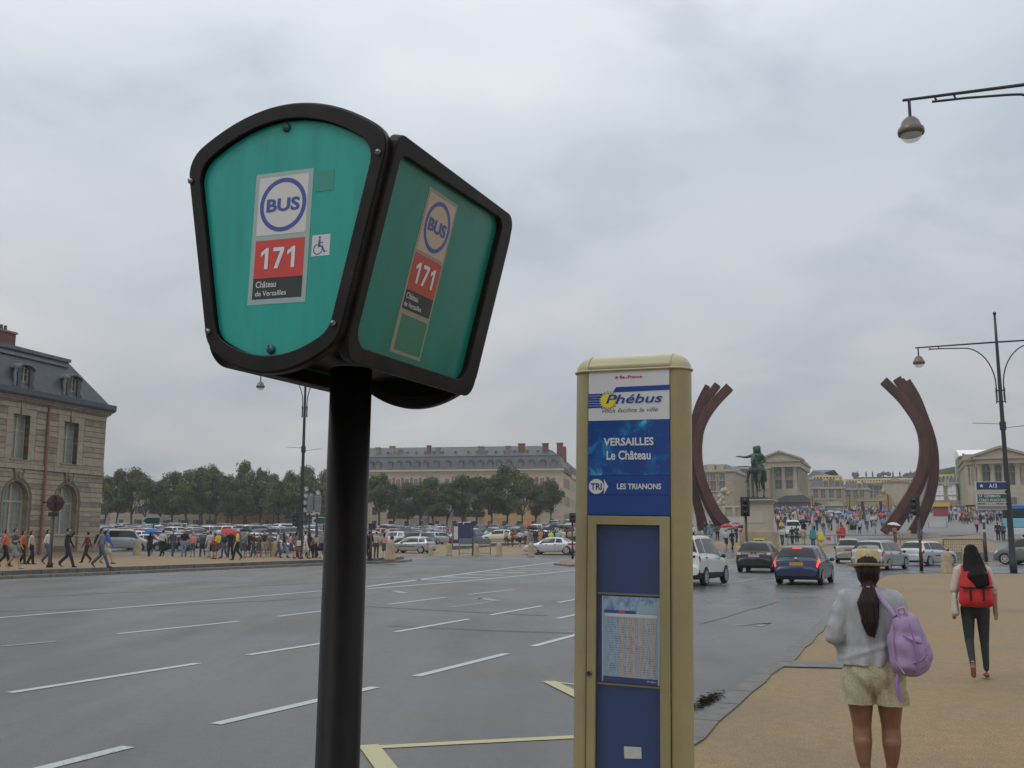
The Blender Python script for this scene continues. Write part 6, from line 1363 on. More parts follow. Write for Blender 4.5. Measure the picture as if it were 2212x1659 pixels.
p206 = car_at(890, 1195, -70, 'hatchback', 'silver', 'silver grey hatchback by the tip of the left pavement, rear to the right', back=.8, s=.97)
mb = MB()
for sg in (1, -1): mb.box((sg*.862, .1, .60), (.03, 1.7, .07))
mb.build('side_moulding', M_TRIM, p206)
clio2 = car_at(950, 1175, 38, 'hatchback', 'light_silver', 'small pale silver hatchback parked left of the dark blue display box', plate='w', s=.95)
ibiza = car_at(585, 1194, 68, 'hatchback', 'light_silver', 'silver hatchback nosing right between the walkers and the lamp post', s=.97)
redc = car_at(655, 1189, -65, 'hatchback', 'red', 'dark red hatchback behind the tall left lamp post')
vito = car_at(262, 1190, 72, 'van', 'silver', 'silver people van with one headlight lit beside the stone building')
mb = MB(); mb.ball((.66, 2.28, .80), (.09, .05, .07), 8); mb.build('lit_headlight', M_HEADON, vito)
twingo = car_at(372, 1190, -80, 'people_carrier', 'black', 'small boxy black car right of the woman with the blue umbrella', s=.84)
wnose = car_at(317, 1187, 60, 'saloon', 'white', 'white saloon nose peeking out left of the boxy black car')
# ---- the packed car park: one light mesh per kind, shared
def far_mesh(kind):
    bd = BODY[kind]; K = bd.K; mb = bd.shell(MB(), 1, 1, 1.5); cab = [i for i, s_ in enumerate(K['st']) if s_[3] > s_[2]+.3]; c0, c1 = cab[0], cab[-1]
    bd.patch(mb, c1+.10, c1+.93, 6.12, 8, .012, 2, 2, mi=2); bd.patch(mb, c0-.86, c0-.12, 6.15, 8, .014, 2, 2, mi=2)
    bd.patch(mb, c0-.08, c0+(c1-c0)*.38, 5.12, 5.86, .012, 3, 1, mi=2); bd.patch(mb, c0+(c1-c0)*.44, c1+.42, 5.12, 5.86, .012, 4, 1, mi=2)
    bd.patch(mb, .75, 2.1, 4.0, 5.0, .014, 2, 2, mi=3); n = len(bd.P)-1; bd.patch(mb, n-1.9, n-.8, 4.1, 5.3, .014, 2, 2, mi=4)
    for y in K['wh']:
        for sg in (1, -1):
            r_ = K['wr']; mb.lathe([], 3)if False else None
            pts = [(r_*math.cos(a), r_*math.sin(a)) for a in [2*PI*k/10 for k in range(10)]]; yy = y-bd.L/2
            mb.prism(pts, lambda p: (sg*(K['w']-.15), yy+p[0], r_+p[1]), lambda p: (sg*(K['w']+.012), yy+p[0], r_+p[1]), mi=1)
            p2 = [(a*.58, b*.58) for a, b in pts]; mb.add([(sg*(K['w']+.02), yy+p[0], r_+p[1]) for p in p2], [tuple(range(10))], 5)
    me = mb.mesh('parked_'+kind)
    for m_ in (PAINT['silver'], M_TRIM, M_GLASS, M_TAIL, M_HEAD, M_RIM): me.materials.append(m_)
    return me
FM = {k: far_mesh(k) for k in KINDS}
WORD = {'hatchback': 'hatchback', 'saloon': 'saloon', 'estate': 'estate car', 'people_carrier': 'people carrier', 'leisure_van': 'boxy leisure van', 'van': 'van'}
def parked(P, az, kind, col, where, grp, s=1.0):
    wd = WORD[kind]; cn = col.replace('_', ' ')
    o = link('parked_car' if kind not in ('van',) else 'parked_van', FM[kind], None, label=f'{cn} {wd} {where}', cat='car' if kind != 'van' else 'van', group=f'{cn} {wd}s {grp}')
    recolor(o, 0, PAINT[col]); put(o, P, az, s); return o
cols = ['silver']*4+['light_silver']*3+['grey']*3+['dark_grey']*3+['black']*3+['navy']*2+['blue']*2+['white']*3+['beige','red','green','taupe','teal','red']
kds = ['hatchback']*6+['saloon']*3+['estate']*4+['people_carrier']*4+['leisure_van']*2+['van']
rc = random.Random(11)
rows = [(104, .0), (111, .3), (121.5, .6), (128.5, .1), (139, .4), (146, .8), (157, .2), (164, .5), (176, .3), (183, .7), (193, .1)]
for ri, (Yr, ph) in enumerate(rows):
    x = -Yr*.43+ph
    while x < Yr*.085:
        x += 2.62+rc.uniform(-.12, .25)
        P = Vector((x, Yr+x*.10+rc.uniform(-.3, .3), 0)); P.z = terr(P.x, P.y)
        if rc.random() < .10: continue
        pxx = CX+FPX*P.x/P.y
        if Yr < 125 and (930 < pxx or 870 < pxx < 1005 or (Yr < 108 and pxx > 800)): continue
        where = ('in the nearer rows of the car park' if Yr < 130 else 'in the middle rows of the car park' if Yr < 160 else 'in the far rows of the car park')
        parked(P, 16+(0 if rc.random() < .5 else 180)+rc.uniform(-2, 2), rc.choice(kds), rc.choice(cols), where, where[3:])
# a few parked cars the photograph shows apart
for px, py, az, kd, cn, lb in [(812,1170,-75,'people_carrier','red','dark red people carrier just right of the bus stop post'), (848,1176,-70,'hatchback','white','white hatchback behind the man in the blue cap'), (895,1180,-70,'estate','dark_grey','dark estate behind the silver grey hatchback'),
                               (930,1163,60,'saloon','teal','grey green saloon with its boot open behind the parked pale hatchback'), (1010,1176,35,'saloon','dark_grey','dark green saloon with its rear lamp beside the blue display box'), (1075,1170,-80,'hatchback','cream','cream yellow hatchback beyond the woman in the white top'),
                               (1125,1166,70,'estate','dark_grey','dark estate behind the crowd of walkers'), (1010,1148,75,'van','white','long white van in the middle of the car park'), (430,1168,70,'people_carrier','taupe','grey people carrier behind the couple in black and coral'), (520,1163,-75,'van','silver','silver van behind the red umbrella'),
                               (450,1180,-70,'estate','dark_grey','dark car behind the coral shirted woman'), (560,1168,80,'van','dark_grey','dark van with a long window behind the walkers'), (500,1186,70,'hatchback','navy','navy hatchback behind the walkers with the wheelchair'), (620,1158,80,'van','white','white minibus left of the silver signal cluster'),
                               (296,1180,65,'saloon','grey','grey saloon behind the silver van'), (340,1176,60,'estate','silver','silver estate behind the boxy black car')]:
    P = gp(px, py); o = link('parked_car', FM[kd], None, label=lb, cat='car', group='cars at the near edge of the car park'); recolor(o, 0, PAINT[cn]); put(o, P, az)

by_ = {}
for o in list(COL.objects):
    if o.name.startswith(('parked_car', 'parked_van')) and o.get('group', '').startswith('cars at') is False: by_.setdefault(o['label'], []).append(o)
for lb, L_ in by_.items():
    if 2 <= len(L_) <= 3:
        L_.sort(key=lambda o: o.location.x/o.location.y)
        for o, w in zip(L_, ['left', 'right'] if len(L_) == 2 else ['leftmost', 'middle', 'rightmost']): o['label'] = w+' '+lb+(' of two' if len(L_) == 2 else ' of three')
# ================================================================== PEOPLE
SK = mat('skin', (.40,.22,.15), .55); SKD = mat('tanned_skin', (.22,.105,.065), .5); HAIRB = mat('black_hair', (.007,.006,.006), .6, spec=.12); HAIRN = mat('brown_hair', (.045,.022,.013), .5); HAIRF = mat('fair_hair', (.30,.20,.09), .6)
SHOE = mat('dark_shoe', (.03,.03,.032), .6); SHOEL = mat('pale_shoe', (.30,.29,.30), .6)
CLO = {k: mat('cloth_'+k, c, .85, var=.12, vscale=9) for k, c in dict(white=(.55,.55,.56), grey=(.19,.20,.22), dark_grey=(.06,.062,.07), black=(.013,.013,.016), navy=(.018,.022,.055), blue=(.04,.13,.42), denim=(.06,.09,.15), light_denim=(.17,.22,.30),
      red=(.45,.03,.03), orange=(.60,.12,.04), coral=(.60,.22,.16), pink=(.55,.28,.30), yellow=(.62,.52,.06), neon_yellow=(.50,.70,.06), cream=(.45,.40,.30), khaki=(.16,.14,.09), olive=(.09,.10,.05), brown=(.10,.055,.035), green=(.05,.20,.10), teal=(.05,.22,.26), purple=(.10,.06,.24), burgundy=(.16,.02,.03), light_blue=(.28,.40,.55), beige=(.40,.33,.24), pale_green=(.35,.45,.32)).items()}
# regions: 0 skin 1 hair 2 top 3 bottom 4 shoes
def person_parts(stride=.0, legs='long', sleeves='short', hair='short', arms='down', poncho=False, skirt=False, lift=0., lean=0., hd=1.0, female=False):
    hz, kz = .93, .50; P = []; sw = .17 if female else .195; hipw = .095
    def leg(sg, f):      # f: forward swing of the foot
        hip = (sg*hipw, 0, hz); foot_y = f; ank = (sg*.09, foot_y, .085+(.10+lift if f < -.15 else 0)); knee = (sg*.10, foot_y*.42+.05+(.05 if f < 0 else .0), kz+.0)
        rt = (.100, .106); low = 3 if legs == 'long' else 0
        P.append((hip, knee, rt, .070, 3 if legs != 'bare' else 0, 0))
        if legs == 'short': P.append(((sg*.098, foot_y*.2+.02, .72), (sg*.10, knee[1], .56), (.10, .10), (.098, .098), 3, -.015))
        P.append((knee, ank, .070 if legs == 'long' else .060, .052 if legs == 'long' else .042, low))
        if legs == 'long': P.append((knee, (ank[0], ank[1], ank[2]+.03), .076, .068, 3, -.004))
        fy = ank[1]; fz = ank[2]-.045
        if f < -.15: P.append(((ank[0], fy-.03, ank[2]-.02), (ank[0], fy+.10, .035), .036, .034, 4))
        else: P.append(((ank[0], fy-.04, fz), (ank[0]*1.05, fy+.15, fz-.008), .038, .033, 4))
    leg(1, stride); leg(-1, -stride)
    ly = lean
    P.append(((0, 0, .90), (0, 0, 1.02), (.150 if female else .145, .10), (.135, .09), 3 if legs != 'bare' else 2)); 
    P.append(((0, 0, 1.02), (0, ly*.7, 1.34), (.125, .088), (.165 if female else .18, .10), 2, -.01)); P.append(((-sw*.8, ly, 1.40), (sw*.8, ly, 1.40), (.06, .06), (.06, .06), 2))
    P.append(((0, ly, 1.40), (0, ly*1.2, 1.50), (.052, .055), (.048, .052), 0)); hc = Vector((0, ly*1.3+.01, 1.595))
    P.append((hc+Vector((0, .012, -.025)), hc+Vector((0, .012, .02)), (.066, .082), (.07, .088), 0)); P.append((hc+Vector((0, .10, -.012)), hc+Vector((0, .105, -.02)), .013, .013, 0))
    P.append((hc+Vector((0, -.018, .025)), hc+Vector((0, -.010, .045)), (.078, .095), (.072, .085), 1, 0))
    if hair == 'long': P.append((hc+Vector((0, -.055, .0)), hc+Vector((0, -.09, -.27)), (.082, .05), (.075, .03), 1, -.012))
    if hair == 'cap': P.append((hc+Vector((0, .06, .045)), hc+Vector((0, .15, .035)), (.07, .02), (.06, .012), 1))
    if hair == 'hat': P.append((hc+Vector((0, 0, .06)), hc+Vector((0, 0, .062)), (.15, .15), (.15, .15), 1, .13)); P.append((hc+Vector((0, 0, .08)), hc+Vector((0, 0, .12)), .08, .07, 1, -.01))
    for sg in (1, -1):
        sh = Vector((sg*sw, ly, 1.395)); sw_ = -sg*stride*.6
        if arms == 'raise' and sg > 0: el = sh+Vector((.10, .20, -.05)); wr_ = el+Vector((.06, .14, .22))
        elif arms == 'bent' or (arms == 'phone' and sg > 0): el = sh+Vector((sg*.05, .02, -.27)); wr_ = el+Vector((-sg*.06, .22, .08))
        elif arms == 'hold' and sg > 0: el = sh+Vector((.04, .06, -.26)); wr_ = el+Vector((-.04, .16, .16))
        else: el = sh+Vector((sg*.05, sw_*.5-.01, -.29)); wr_ = el+Vector((sg*.01, sw_*.6+.04, -.24))
        P.append((sh, el, .058, .047, 2 if sleeves != 'none' else 0, -.004)); 
        if sleeves == 'short': P.append((sh.lerp(el, .5), el, .044, .04, 0, -.006))
        P.append((el, wr_, .045, .034, 2 if sleeves == 'long' else 0)); d = (wr_-el).normalized(); P.append((wr_, wr_+d*.07, (.030, .022), (.034, .020), 0, 0)); P.append((wr_+d*.06, wr_+d*.13, (.030, .014), (.02, .010), 0)); P.append((wr_+d*.02, wr_+d*.07+Vector((-sg*.035, .01, 0)), .011, .009, 0))
    if skirt: P.append(((0, 0, .98), (0, 0, .62), (.15, .11), (.21, .18), 3, -.03))
    if poncho: P.append(((0, ly, 1.36), (0, 0, .75), (.22, .15), (.33, .25), 2, -.05)); P.append((hc+Vector((0, -.02, .0)), hc+Vector((0, -.01, .04)), (.10, .115), (.09, .10), 2, -.02))
    return P
PMATS = [SK, HAIRB, CLO['grey'], CLO['denim'], SHOE]; PROTO = {}
def proto(**k):
    vx = k.pop('voxel', .026); key = (vx, tuple(sorted(k.items())))
    if key not in PROTO: PROTO[key] = fuse('person', person_parts(**k), vx, 1 if vx > .03 else 2, PMATS)
    return PROTO[key]
PEOPLE = []
def person(P, face, label, top='grey', bottom='denim', hairm=None, group=None, h=1.7, skin=None, cat='person', shoes=None, **k):
    o = link('person', proto(**k), None, (P.x, P.y, P.z), -R(face), label=label, cat=cat, group=group); s_ = h/1.70; o.scale = (s_, s_, s_)
    PEOPLE.append((o, top, bottom, hairm, skin, shoes)); return o
def finish_people():
    for o, top, bottom, hairm, skin, shoes in PEOPLE:
        recolor(o, 2, CLO[top]); recolor(o, 3, CLO[bottom])
        if hairm: recolor(o, 1, hairm if not isinstance(hairm, str) else CLO[hairm])
        if skin: recolor(o, 0, skin)
        if shoes: recolor(o, 4, shoes)
def local(P, face, v, s_=1.0):
    a = -R(face); return Vector((P.x+(v[0]*math.cos(a)-v[1]*math.sin(a))*s_, P.y+(v[0]*math.sin(a)+v[1]*math.cos(a))*s_, P.z+v[2]*s_))
BPK = {}
def backpack(P, face, col, label, s_=1.0, h=1.7, cat='backpack'):
    if 'm' not in BPK:
        BPK['m'] = fuse('backpack', [((0, -.19, 1.02), (0, -.18, 1.30), (.15, .09), (.13, .075), 0), ((0, -.27, 1.03), (0, -.26, 1.14), (.11, .05), (.11, .04), 0), ((.11, -.12, 1.36), (.12, .03, 1.43), .022, .022, 1), ((-.11, -.12, 1.36), (-.12, .03, 1.43), .022, .022, 1)], .022, 2, [CLO['black'], CLO['black']])
    o = link('backpack', BPK['m'], None, (P.x, P.y, P.z), -R(face), label=label, cat=cat); q = s_*h/1.7; o.scale = (q, q, q); BP.append((o, col)); return o
BP = []
UMB = {}
def umbrella(P, col, label, tilt=(0, 0), s_=1.0, z=1.95, group=None):
    """P: ground point under the umbrella; z: height of its top"""
    if not UMB:
        mb = MB(); vs = [(0, 0, 0)]; rs_ = [.18, .34, .46, .52]; zs = [-.025, -.085, -.17, -.235]; n = 16
        for r_, z_ in zip(rs_, zs):
            for j in range(n):
                q = 2*PI*j/n; k = 1 if j % 2 == 0 else .965; vs.append((r_*k*math.cos(q), r_*k*math.sin(q), z_+(0 if j % 2 == 0 else .012)))
        fs = [(0, 1+j, 1+(j+1) % n) for j in range(n)]+[(1+i*n+j, 1+(i+1)*n+j, 1+(i+1)*n+(j+1) % n, 1+i*n+(j+1) % n) for i in range(3) for j in range(n)]
        mb.add(vs, fs, 0, True); UMB['c'] = mb.mesh('canopy'); UMB['c'].materials.append(CLO['navy'])
        mb = MB(); mb.tube([(0, 0, .06), (0, 0, -.72)], .008, 5); mb.tube([(0, 0, -.72), (0, 0, -.78), (.03, 0, -.81), (.05, 0, -.78)], .013, 5); UMB['s'] = mb.mesh('shaft'); UMB['s'].materials.append(M_TRIM)
        mb = MB()
        for j in range(0, 16, 2):
            q = 2*PI*j/16; mb.tube([(0, 0, -.02), (.30*math.cos(q), .30*math.sin(q), -.075), (.51*math.cos(q), .51*math.sin(q), -.238)], .004, 3)
        UMB['r'] = mb.mesh('ribs'); UMB['r'].materials.append(M_TRIM)
    root = empty('umbrella', (P.x, P.y, P.z+z), 0, label, 'umbrella', group); root.rotation_euler = (R(tilt[0]), R(tilt[1]), 0); root.scale = (s_, s_, s_)
    c = link('canopy', UMB['c'], root); recolor(c, 0, CLO[col]); link('shaft', UMB['s'], root); link('ribs', UMB['r'], root); return root
WALK = dict(stride=.30); ST = dict(stride=.05)
def ppl(px, py, face, label, h=1.7, up=.3, **k):
    P = gp(px, py, up); return P, person(P, face, label, h=h, **k)
# ---- on the left pavement
P, _ = ppl(8, 1224, 75, 'person in an orange shirt at the very left edge of the pavement', top='orange', bottom='black', stride=.25); backpack(P, 75, 'light_denim', 'grey blue backpack on the person at the very left edge')
P, _ = ppl(28, 1229, 88, 'man in a dark tee and patterned grey shorts looking down, far left', top='dark_grey', bottom='grey', legs='short', arms='phone', stride=.33, h=1.75, shoes=SHOEL)
P, _ = ppl(47, 1219, 80, 'person with dark hair in an orange top left of the cream cardigan', top='orange', bottom='black', hair='long', stride=.15, female=True, sleeves='long')
P, _ = ppl(65, 1219, 80, 'woman with long black hair in a cream cardigan near the sign post', top='cream', bottom='black', hair='long', stride=.15, female=True, sleeves='long')
P, _ = ppl(143, 1226, 78, 'man in black with one arm raised, right of the round sign', top='black', bottom='navy', arms='raise', stride=.30, sleeves='long', h=1.78)
mb = MB(); bp_ = MB(); bp_.box((0, 0, 0), (.46, .16, .42)); o = bp_.build('shoulder_bag', CLO['black'], None, tuple(local(P, 78, (.22, .02, 1.16))), -R(78), label='big black bag carried by the man with the raised arm', cat='bag'); bevel(o, .06, 3)
P, _ = ppl(216, 1226, 80, 'man in a grey tee and jeans with a black backpack walking right', top='grey', bottom='denim', stride=.34, h=1.80); backpack(P, 80, 'black', 'black backpack on the man in the grey tee', 1.1)
P, _ = ppl(229, 1218, 80, 'person in a bright blue hooded rain jacket beside the man in grey', top='blue', bottom='cream', legs='short', stride=.30, sleeves='long', hairm='blue', h=1.78)
P, _ = ppl(322, 1201.5, -60, 'woman in black under a blue umbrella by the parked silver van', top='black', bottom='black', hair='long', arms='hold', stride=.08, female=True, skirt=True); umbrella(P, 'blue', 'blue umbrella over the woman in black near the silver van', (6, -10), 1.1, 1.92)
P, _ = ppl(397, 1202.5, 180, 'man in a black shirt and pale jeans facing the camera', top='black', bottom='light_denim', stride=.08, h=1.84)
P, _ = ppl(416, 1203, 185, 'woman in a coral top and dark shorts beside the man in black', top='coral', bottom='dark_grey', legs='short', stride=.1, female=True, h=1.62)
P, _ = ppl(470, 1208, -75, 'person in a yellow shirt, white hat and red jacket pushing a wheelchair', top='yellow', bottom='brown', legs='short', hair='hat', hairm='white', arms='bent', stride=.2, h=1.7)
P, _ = ppl(463, 1207, -70, 'person in a red rain jacket walking behind the yellow shirt', top='red', bottom='brown', legs='short', stride=.15, sleeves='long', h=1.55)
P, _ = ppl(512, 1210, 250, 'man in a yellow tee and white cap with a grey backpack', top='yellow', bottom='black', hair='cap', hairm='white', stride=.22, h=1.82); backpack(P, 250, 'grey', 'large grey backpack on the man in the yellow tee', 1.15)
umbrella(gp(497, 1204, .3), 'red', 'red umbrella above the walkers with white hats', (8, 12), 1.5, 1.9)
umbrella(gp(530, 1204, .3), 'black', 'black umbrella right of the red one', (-4, 6), .9, 1.95)
P, _ = ppl(536, 1204.5, 200, 'person in a black coat and bare legs under the black umbrella', top='black', bottom='black', legs='short', stride=.1, sleeves='long')
P, _ = ppl(559, 1203.5, 190, 'person in an olive dress with red shoes', top='olive', bottom='olive', legs='short', stride=.1, female=True, h=1.6, shoes=CLO['red'])
P, _ = ppl(582, 1203.5, 170, 'person in a brown raincoat and sun hat by the silver hatchback', top='khaki', bottom='khaki', legs='short', hair='hat', hairm='brown', stride=.08, h=1.62)
P, _ = ppl(640, 1208, 60, 'woman in a dark floral dress with a white bag left of the lamp post', top='khaki', bottom='khaki', legs='short', stride=.2, female=True, hair='long', h=1.68)
mb = MB(); mb.box((0, 0, 0), (.10, .26, .34)); o = mb.build('tote_bag', CLO['white'], None, tuple(local(P, 60, (.24, .05, .98))), -R(60), label='white tote bag on the woman in the floral dress', cat='bag'); bevel(o, .04, 2)
P, _ = ppl(659, 1207, 60, 'woman in a loose white shirt just left of the lamp post', top='white', bottom='white', legs='short', stride=.2, female=True, h=1.68)
P, _ = ppl(703-8, 1206, 20, 'fair haired woman in a grey vest and denim shorts beside the signal cluster', top='grey', bottom='navy', legs='short', sleeves='none', hair='long', hairm=HAIRF, stride=.12, female=True, h=1.68)
P, _ = ppl(708, 1205, 30, 'person in brown half hidden by the bus stop post', top='brown', bottom='brown', legs='short', stride=.15, h=1.68)
P, _ = ppl(641, 1193, 90, 'worker in an orange hi-vis vest standing behind the red signal', up=0, top='orange', bottom='navy', stride=.05)
for px, py, fc, tp, bt, lg, lb in [(437,1203,190,'dark_grey','black','long','man in dark grey behind the wheelchair'), (452,1204,-60,'white','beige','short','woman in white left of the red rain jacket'), (484,1206,200,'navy','denim','long','man in navy between the yellow shirt and the grey backpack'), (497,1205,170,'black','black','long','person in black under the red umbrella'),
    (524,1206,160,'grey','dark_grey','short','teenager in grey right of the grey backpack'), (547,1203,-70,'burgundy','denim','long','person in dark red between the black coat and the olive dress'), (570,1203,180,'navy','beige','short','person in navy between the olive dress and the raincoat'), (600,1205,80,'white','denim','long','man in white beside the silver hatchback nose'),
    (613,1205,75,'black','light_denim','long','person in black walking towards the lamp post'), (627,1206,70,'pink','denim','short','girl in pink left of the floral dress'), (668,1205,30,'navy','black','long','person in navy right behind the lamp post'), (681,1205,200,'beige','black','long','person in beige behind the signal cluster posts'),
    (100,1219,85,'white','denim','long','man in white behind the round sign post'), (186,1216,-90,'burgundy','black','long','person in dark red near the building corner'), (350,1202,-60,'white','black','long','person in white beside the boxy black car'), (372,1202,120,'dark_grey','denim','long','man in dark grey by the boxy black car')]:
    ppl(px, py, fc, lb, top=tp, bottom=bt, legs=lg, stride=random.uniform(.05, .3), h=random.uniform(1.58, 1.82), hair=random.choice(['short', 'long', 'short', 'cap']), sleeves=random.choice(['short', 'long']), female=random.random() < .5)
# wheelchair
P = gp(447, 1207, .3); wc_ = empty('wheelchair', P, 0, 'folding wheelchair pushed by the person in the yellow shirt', 'wheelchair')
for x in (-.28, .28):
    mb = MB(); mb.M = Matrix.Translation((0, x, .3)) @ Matrix.Rotation(R(90), 4, 'X'); mb.lathe([(.30, -.012), (.315, 0), (.30, .012), (.288, 0), (.30, -.012)], 24)
    for k in range(8): a = PI*k/8; mb.box((0, 0, 0), (.58, .006, .006), rz=a)
    mb.build('wheel', M_CHROME, wc_)
mb = MB(); mb.box((0, 0, .48), (.42, .44, .04)); mb.box((.22, 0, .72), (.03, .44, .45)); mb.build('seat', CLO['black'], wc_)
# ---- at the tip of the pavement, right of the bus stop post
P, _ = ppl(797, 1210, -30, 'person in a dark jacket leaning against the red post', top='black', bottom='black', stride=.15, sleeves='long', arms='bent')
P, _ = ppl(812, 1206, 10, 'person in a grey tee with a shoulder strap seen from behind', top='beige', bottom='dark_grey', stride=.06)
P, _ = ppl(830, 1206, 10, 'dark haired woman in a pale pink top and denim skirt', top='pink', bottom='denim', hair='long', stride=.1, female=True, legs='short', h=1.66)
P, _ = ppl(846, 1203.5, 60, 'man in a navy shirt and blue cap by the stone bollard', top='navy', bottom='denim', hair='cap', hairm='blue', stride=.06, h=1.82, up=.15)
# ---- crowd crossing the car park entrance
cr = [(952,1163,90,'khaki','beige','short','person in beige standing left of the pale hatchback'), (968,1165,100,'red','black','long','person in a red jacket beside the pale hatchback'), (922,1161,60,'beige','beige','long','person in sand colours near the open boot'),
      (1107,1181,-20,'red','dark_grey','long','person in a red shirt left of the crowd'), (1123,1182,-10,'white','navy','short','woman in a white top and navy shorts behind the crossing barrier'), (1142,1180,20,'pink','beige','short','person in pink carrying a bag beside the white top'), (1147,1182,20,'grey','light_denim','long','child in grey near the person in pink'),
      (1157,1183,15,'black','dark_grey','long','man in a black jacket under dark umbrellas'), (1168,1180,15,'coral','beige','short','person in coral behind the man in black'), (1178,1187,0,'navy','navy','long','person in a long blue raincoat in front of the crowd'), (1190,1184,10,'neon_yellow','grey','long','person with a neon yellow pack cover'),
      (1209,1177,0,'yellow','grey','short','woman in a yellow top and grey skirt in the crowd'), (1231,1181,0,'beige','burgundy','short','person with a dark red rucksack by the saloon'), (1240,1180,0,'pale_green','black','long','person in pale green beside the red rucksack'), (1163,1176,0,'dark_grey','black','long','person in dark grey inside the crowd'), (1200,1181,20,'black','black','long','person in black inside the crowd')]
cr += [(1094,1180,30,'beige','denim','long','person in beige at the left edge of the walking crowd'), (1137,1177,200,'white','black','long','person in white behind the pink bag carrier'), (1172,1176,30,'dark_grey','denim','long','person in dark grey behind the coral shirt'), (1184,1178,190,'brown','black','long','person in brown behind the blue raincoat'), (1197,1175,15,'khaki','beige','short','person in khaki left of the yellow top'),
       (1205,1184,20,'light_blue','denim','long','person in light blue in front of the yellow top'), (1217,1180,200,'white','beige','short','person in white right of the yellow top'), (1224,1176,20,'navy','black','long','person in navy beside the maroon umbrella'), (1153,1174,20,'olive','dark_grey','long','person in olive behind the black jacket'), (1232,1172,160,'orange','black','long','person in orange near the totem edge')]
for px, py, fc, tp, bt, lg, lb in cr:
    px_ = px*1.0; P, _ = ppl(px_, py, fc, lb, up=0, top=tp, bottom=bt, legs=lg, stride=.2, h=1.72, voxel=.03)
for px, py, c, lb, z in [(1130,1178,'dark_grey','dark grey umbrella at the left of the crowd',2.0), (1150,1180,'black','black umbrella above the man in black',2.05), (1163,1178,'dark_grey','grey umbrella in the middle of the crowd',1.95), (1185,1183,'navy','navy umbrella above the blue raincoat',2.0), (1140,1164,'red','red umbrella farther back in the crowd',2.0),
                       (1215,1172,'black','black umbrella right of the woman in yellow',1.95), (1228,1178,'dark_grey','dark umbrella by the red rucksack',2.05), (1238,1172,'burgundy','maroon umbrella above the saloon',2.05), (1196,1170,'black','black umbrella farther back, centre',2.0)]:
    umbrella(gp(px, py), c, lb, (random.uniform(-8, 8), random.uniform(-8, 8)), 1.3, z+.05)
# ---- right of the totem, near the statue and the sculpture
rt = [(1497,1170,20,'white','black','long','person in white left of the taxi, by the sculpture foot'), (1569,1186,160,'white','navy','short','woman in a white top by the pale bollard'), (1582,1188,150,'black','black','long','person in a long black skirt beside the pale bollard'), (1550,1168,20,'brown','black','long','person in brown near the sculpture foot'), (1591,1172,150,'black','black','long','person in black under the red umbrellas'),
      (1604,1176,170,'red','black','long','person in dark red left of the signal'), (1614,1180,180,'yellow','black','long','person in a yellow vest left of the signal'), (1640,1182,190,'navy','navy','long','person in navy under the blue grey umbrella'), (1655,1180,190,'purple','black','long','person in purple by the pedestal'),
      (1738-2,1178,20,'beige','beige','long','person in beige right of the white van'), (1722,1172,20,'dark_grey','black','long','person with striped cloth by the white van'), (1690,1178,180,'white','dark_grey','long','person in a white jacket with a dark case'), (1738,1160,10,'black','black','long','person in black with a large umbrella'), (1712,1176,0,'navy','black','long','person pushing a pushchair near the white van')]
for px, py, fc, tp, bt, lg, lb in rt: ppl(px, py, fc, lb, up=0, top=tp, bottom=bt, legs=lg, stride=.15, h=1.7, voxel=.03)
P, _ = ppl(1757, 1180, 0, 'person in a long blue grey rain poncho', up=0, top='teal', bottom='navy', poncho=True, hairm='teal', h=1.75, voxel=.03); P, _ = ppl(1774, 1182, 0, 'person in a yellow rain poncho', up=0, top='yellow', bottom='yellow', poncho=True, hairm='yellow', h=1.6, voxel=.03)
P, _ = ppl(1821, 1172, 10, 'person in a bright red rain poncho', up=0, top='red', bottom='black', poncho=True, hairm='red', h=1.75, voxel=.03); P, _ = ppl(1812, 1172, 10, 'child in a red coat beside the red poncho', up=0, top='red', bottom='red', hairm=None, h=1.35, voxel=.03)
P, _ = ppl(1934, 1172, 60, 'person in coral under the white umbrella near the sculpture', up=0, top='coral', bottom='brown', h=1.7, voxel=.03); umbrella(P, 'white', 'white umbrella at the foot of the right sculpture', (0, 8), 1.25, 1.95)
P, _ = ppl(1989, 1180, 0, 'person in blue behind the thin signal pole', up=0, top='blue', bottom='navy', h=1.72, voxel=.03)
P, _ = ppl(2157, 1168, 30, 'man in a dark suit on the path left of the right lamp post', up=0, top='black', bottom='black', h=1.8, sleeves='long', stride=.12, voxel=.03)
P, _ = ppl(2168, 1168, 20, 'second person in a dark suit close to the right lamp post', up=0, top='dark_grey', bottom='black', h=1.7, sleeves='long', stride=.1, voxel=.03)
P, _ = ppl(2111, 1151, 180, 'person in a pink top walking on the sandy square', up=0, top='pink', bottom='black', h=1.7, stride=.2, voxel=.03)
for px, py, c, lb, s_ in [(1570,1176,'red','red umbrella left of the pedestal',1.3), (1592,1170,'red','smaller red umbrella behind the first',1.0), (1645,1184,'teal','blue grey umbrella in front of the pedestal',1.2), (1735,1160,'black','large black umbrella right of the white van',1.6), (1583,1188,'dark_grey','grey umbrella by the pale bollard',1.1), (1604,1181,'black','black umbrella left of the signal',1.1)]:
    umbrella(gp(px, py), c, lb, (random.uniform(-8, 8), random.uniform(-8, 8)), s_, 2.0)
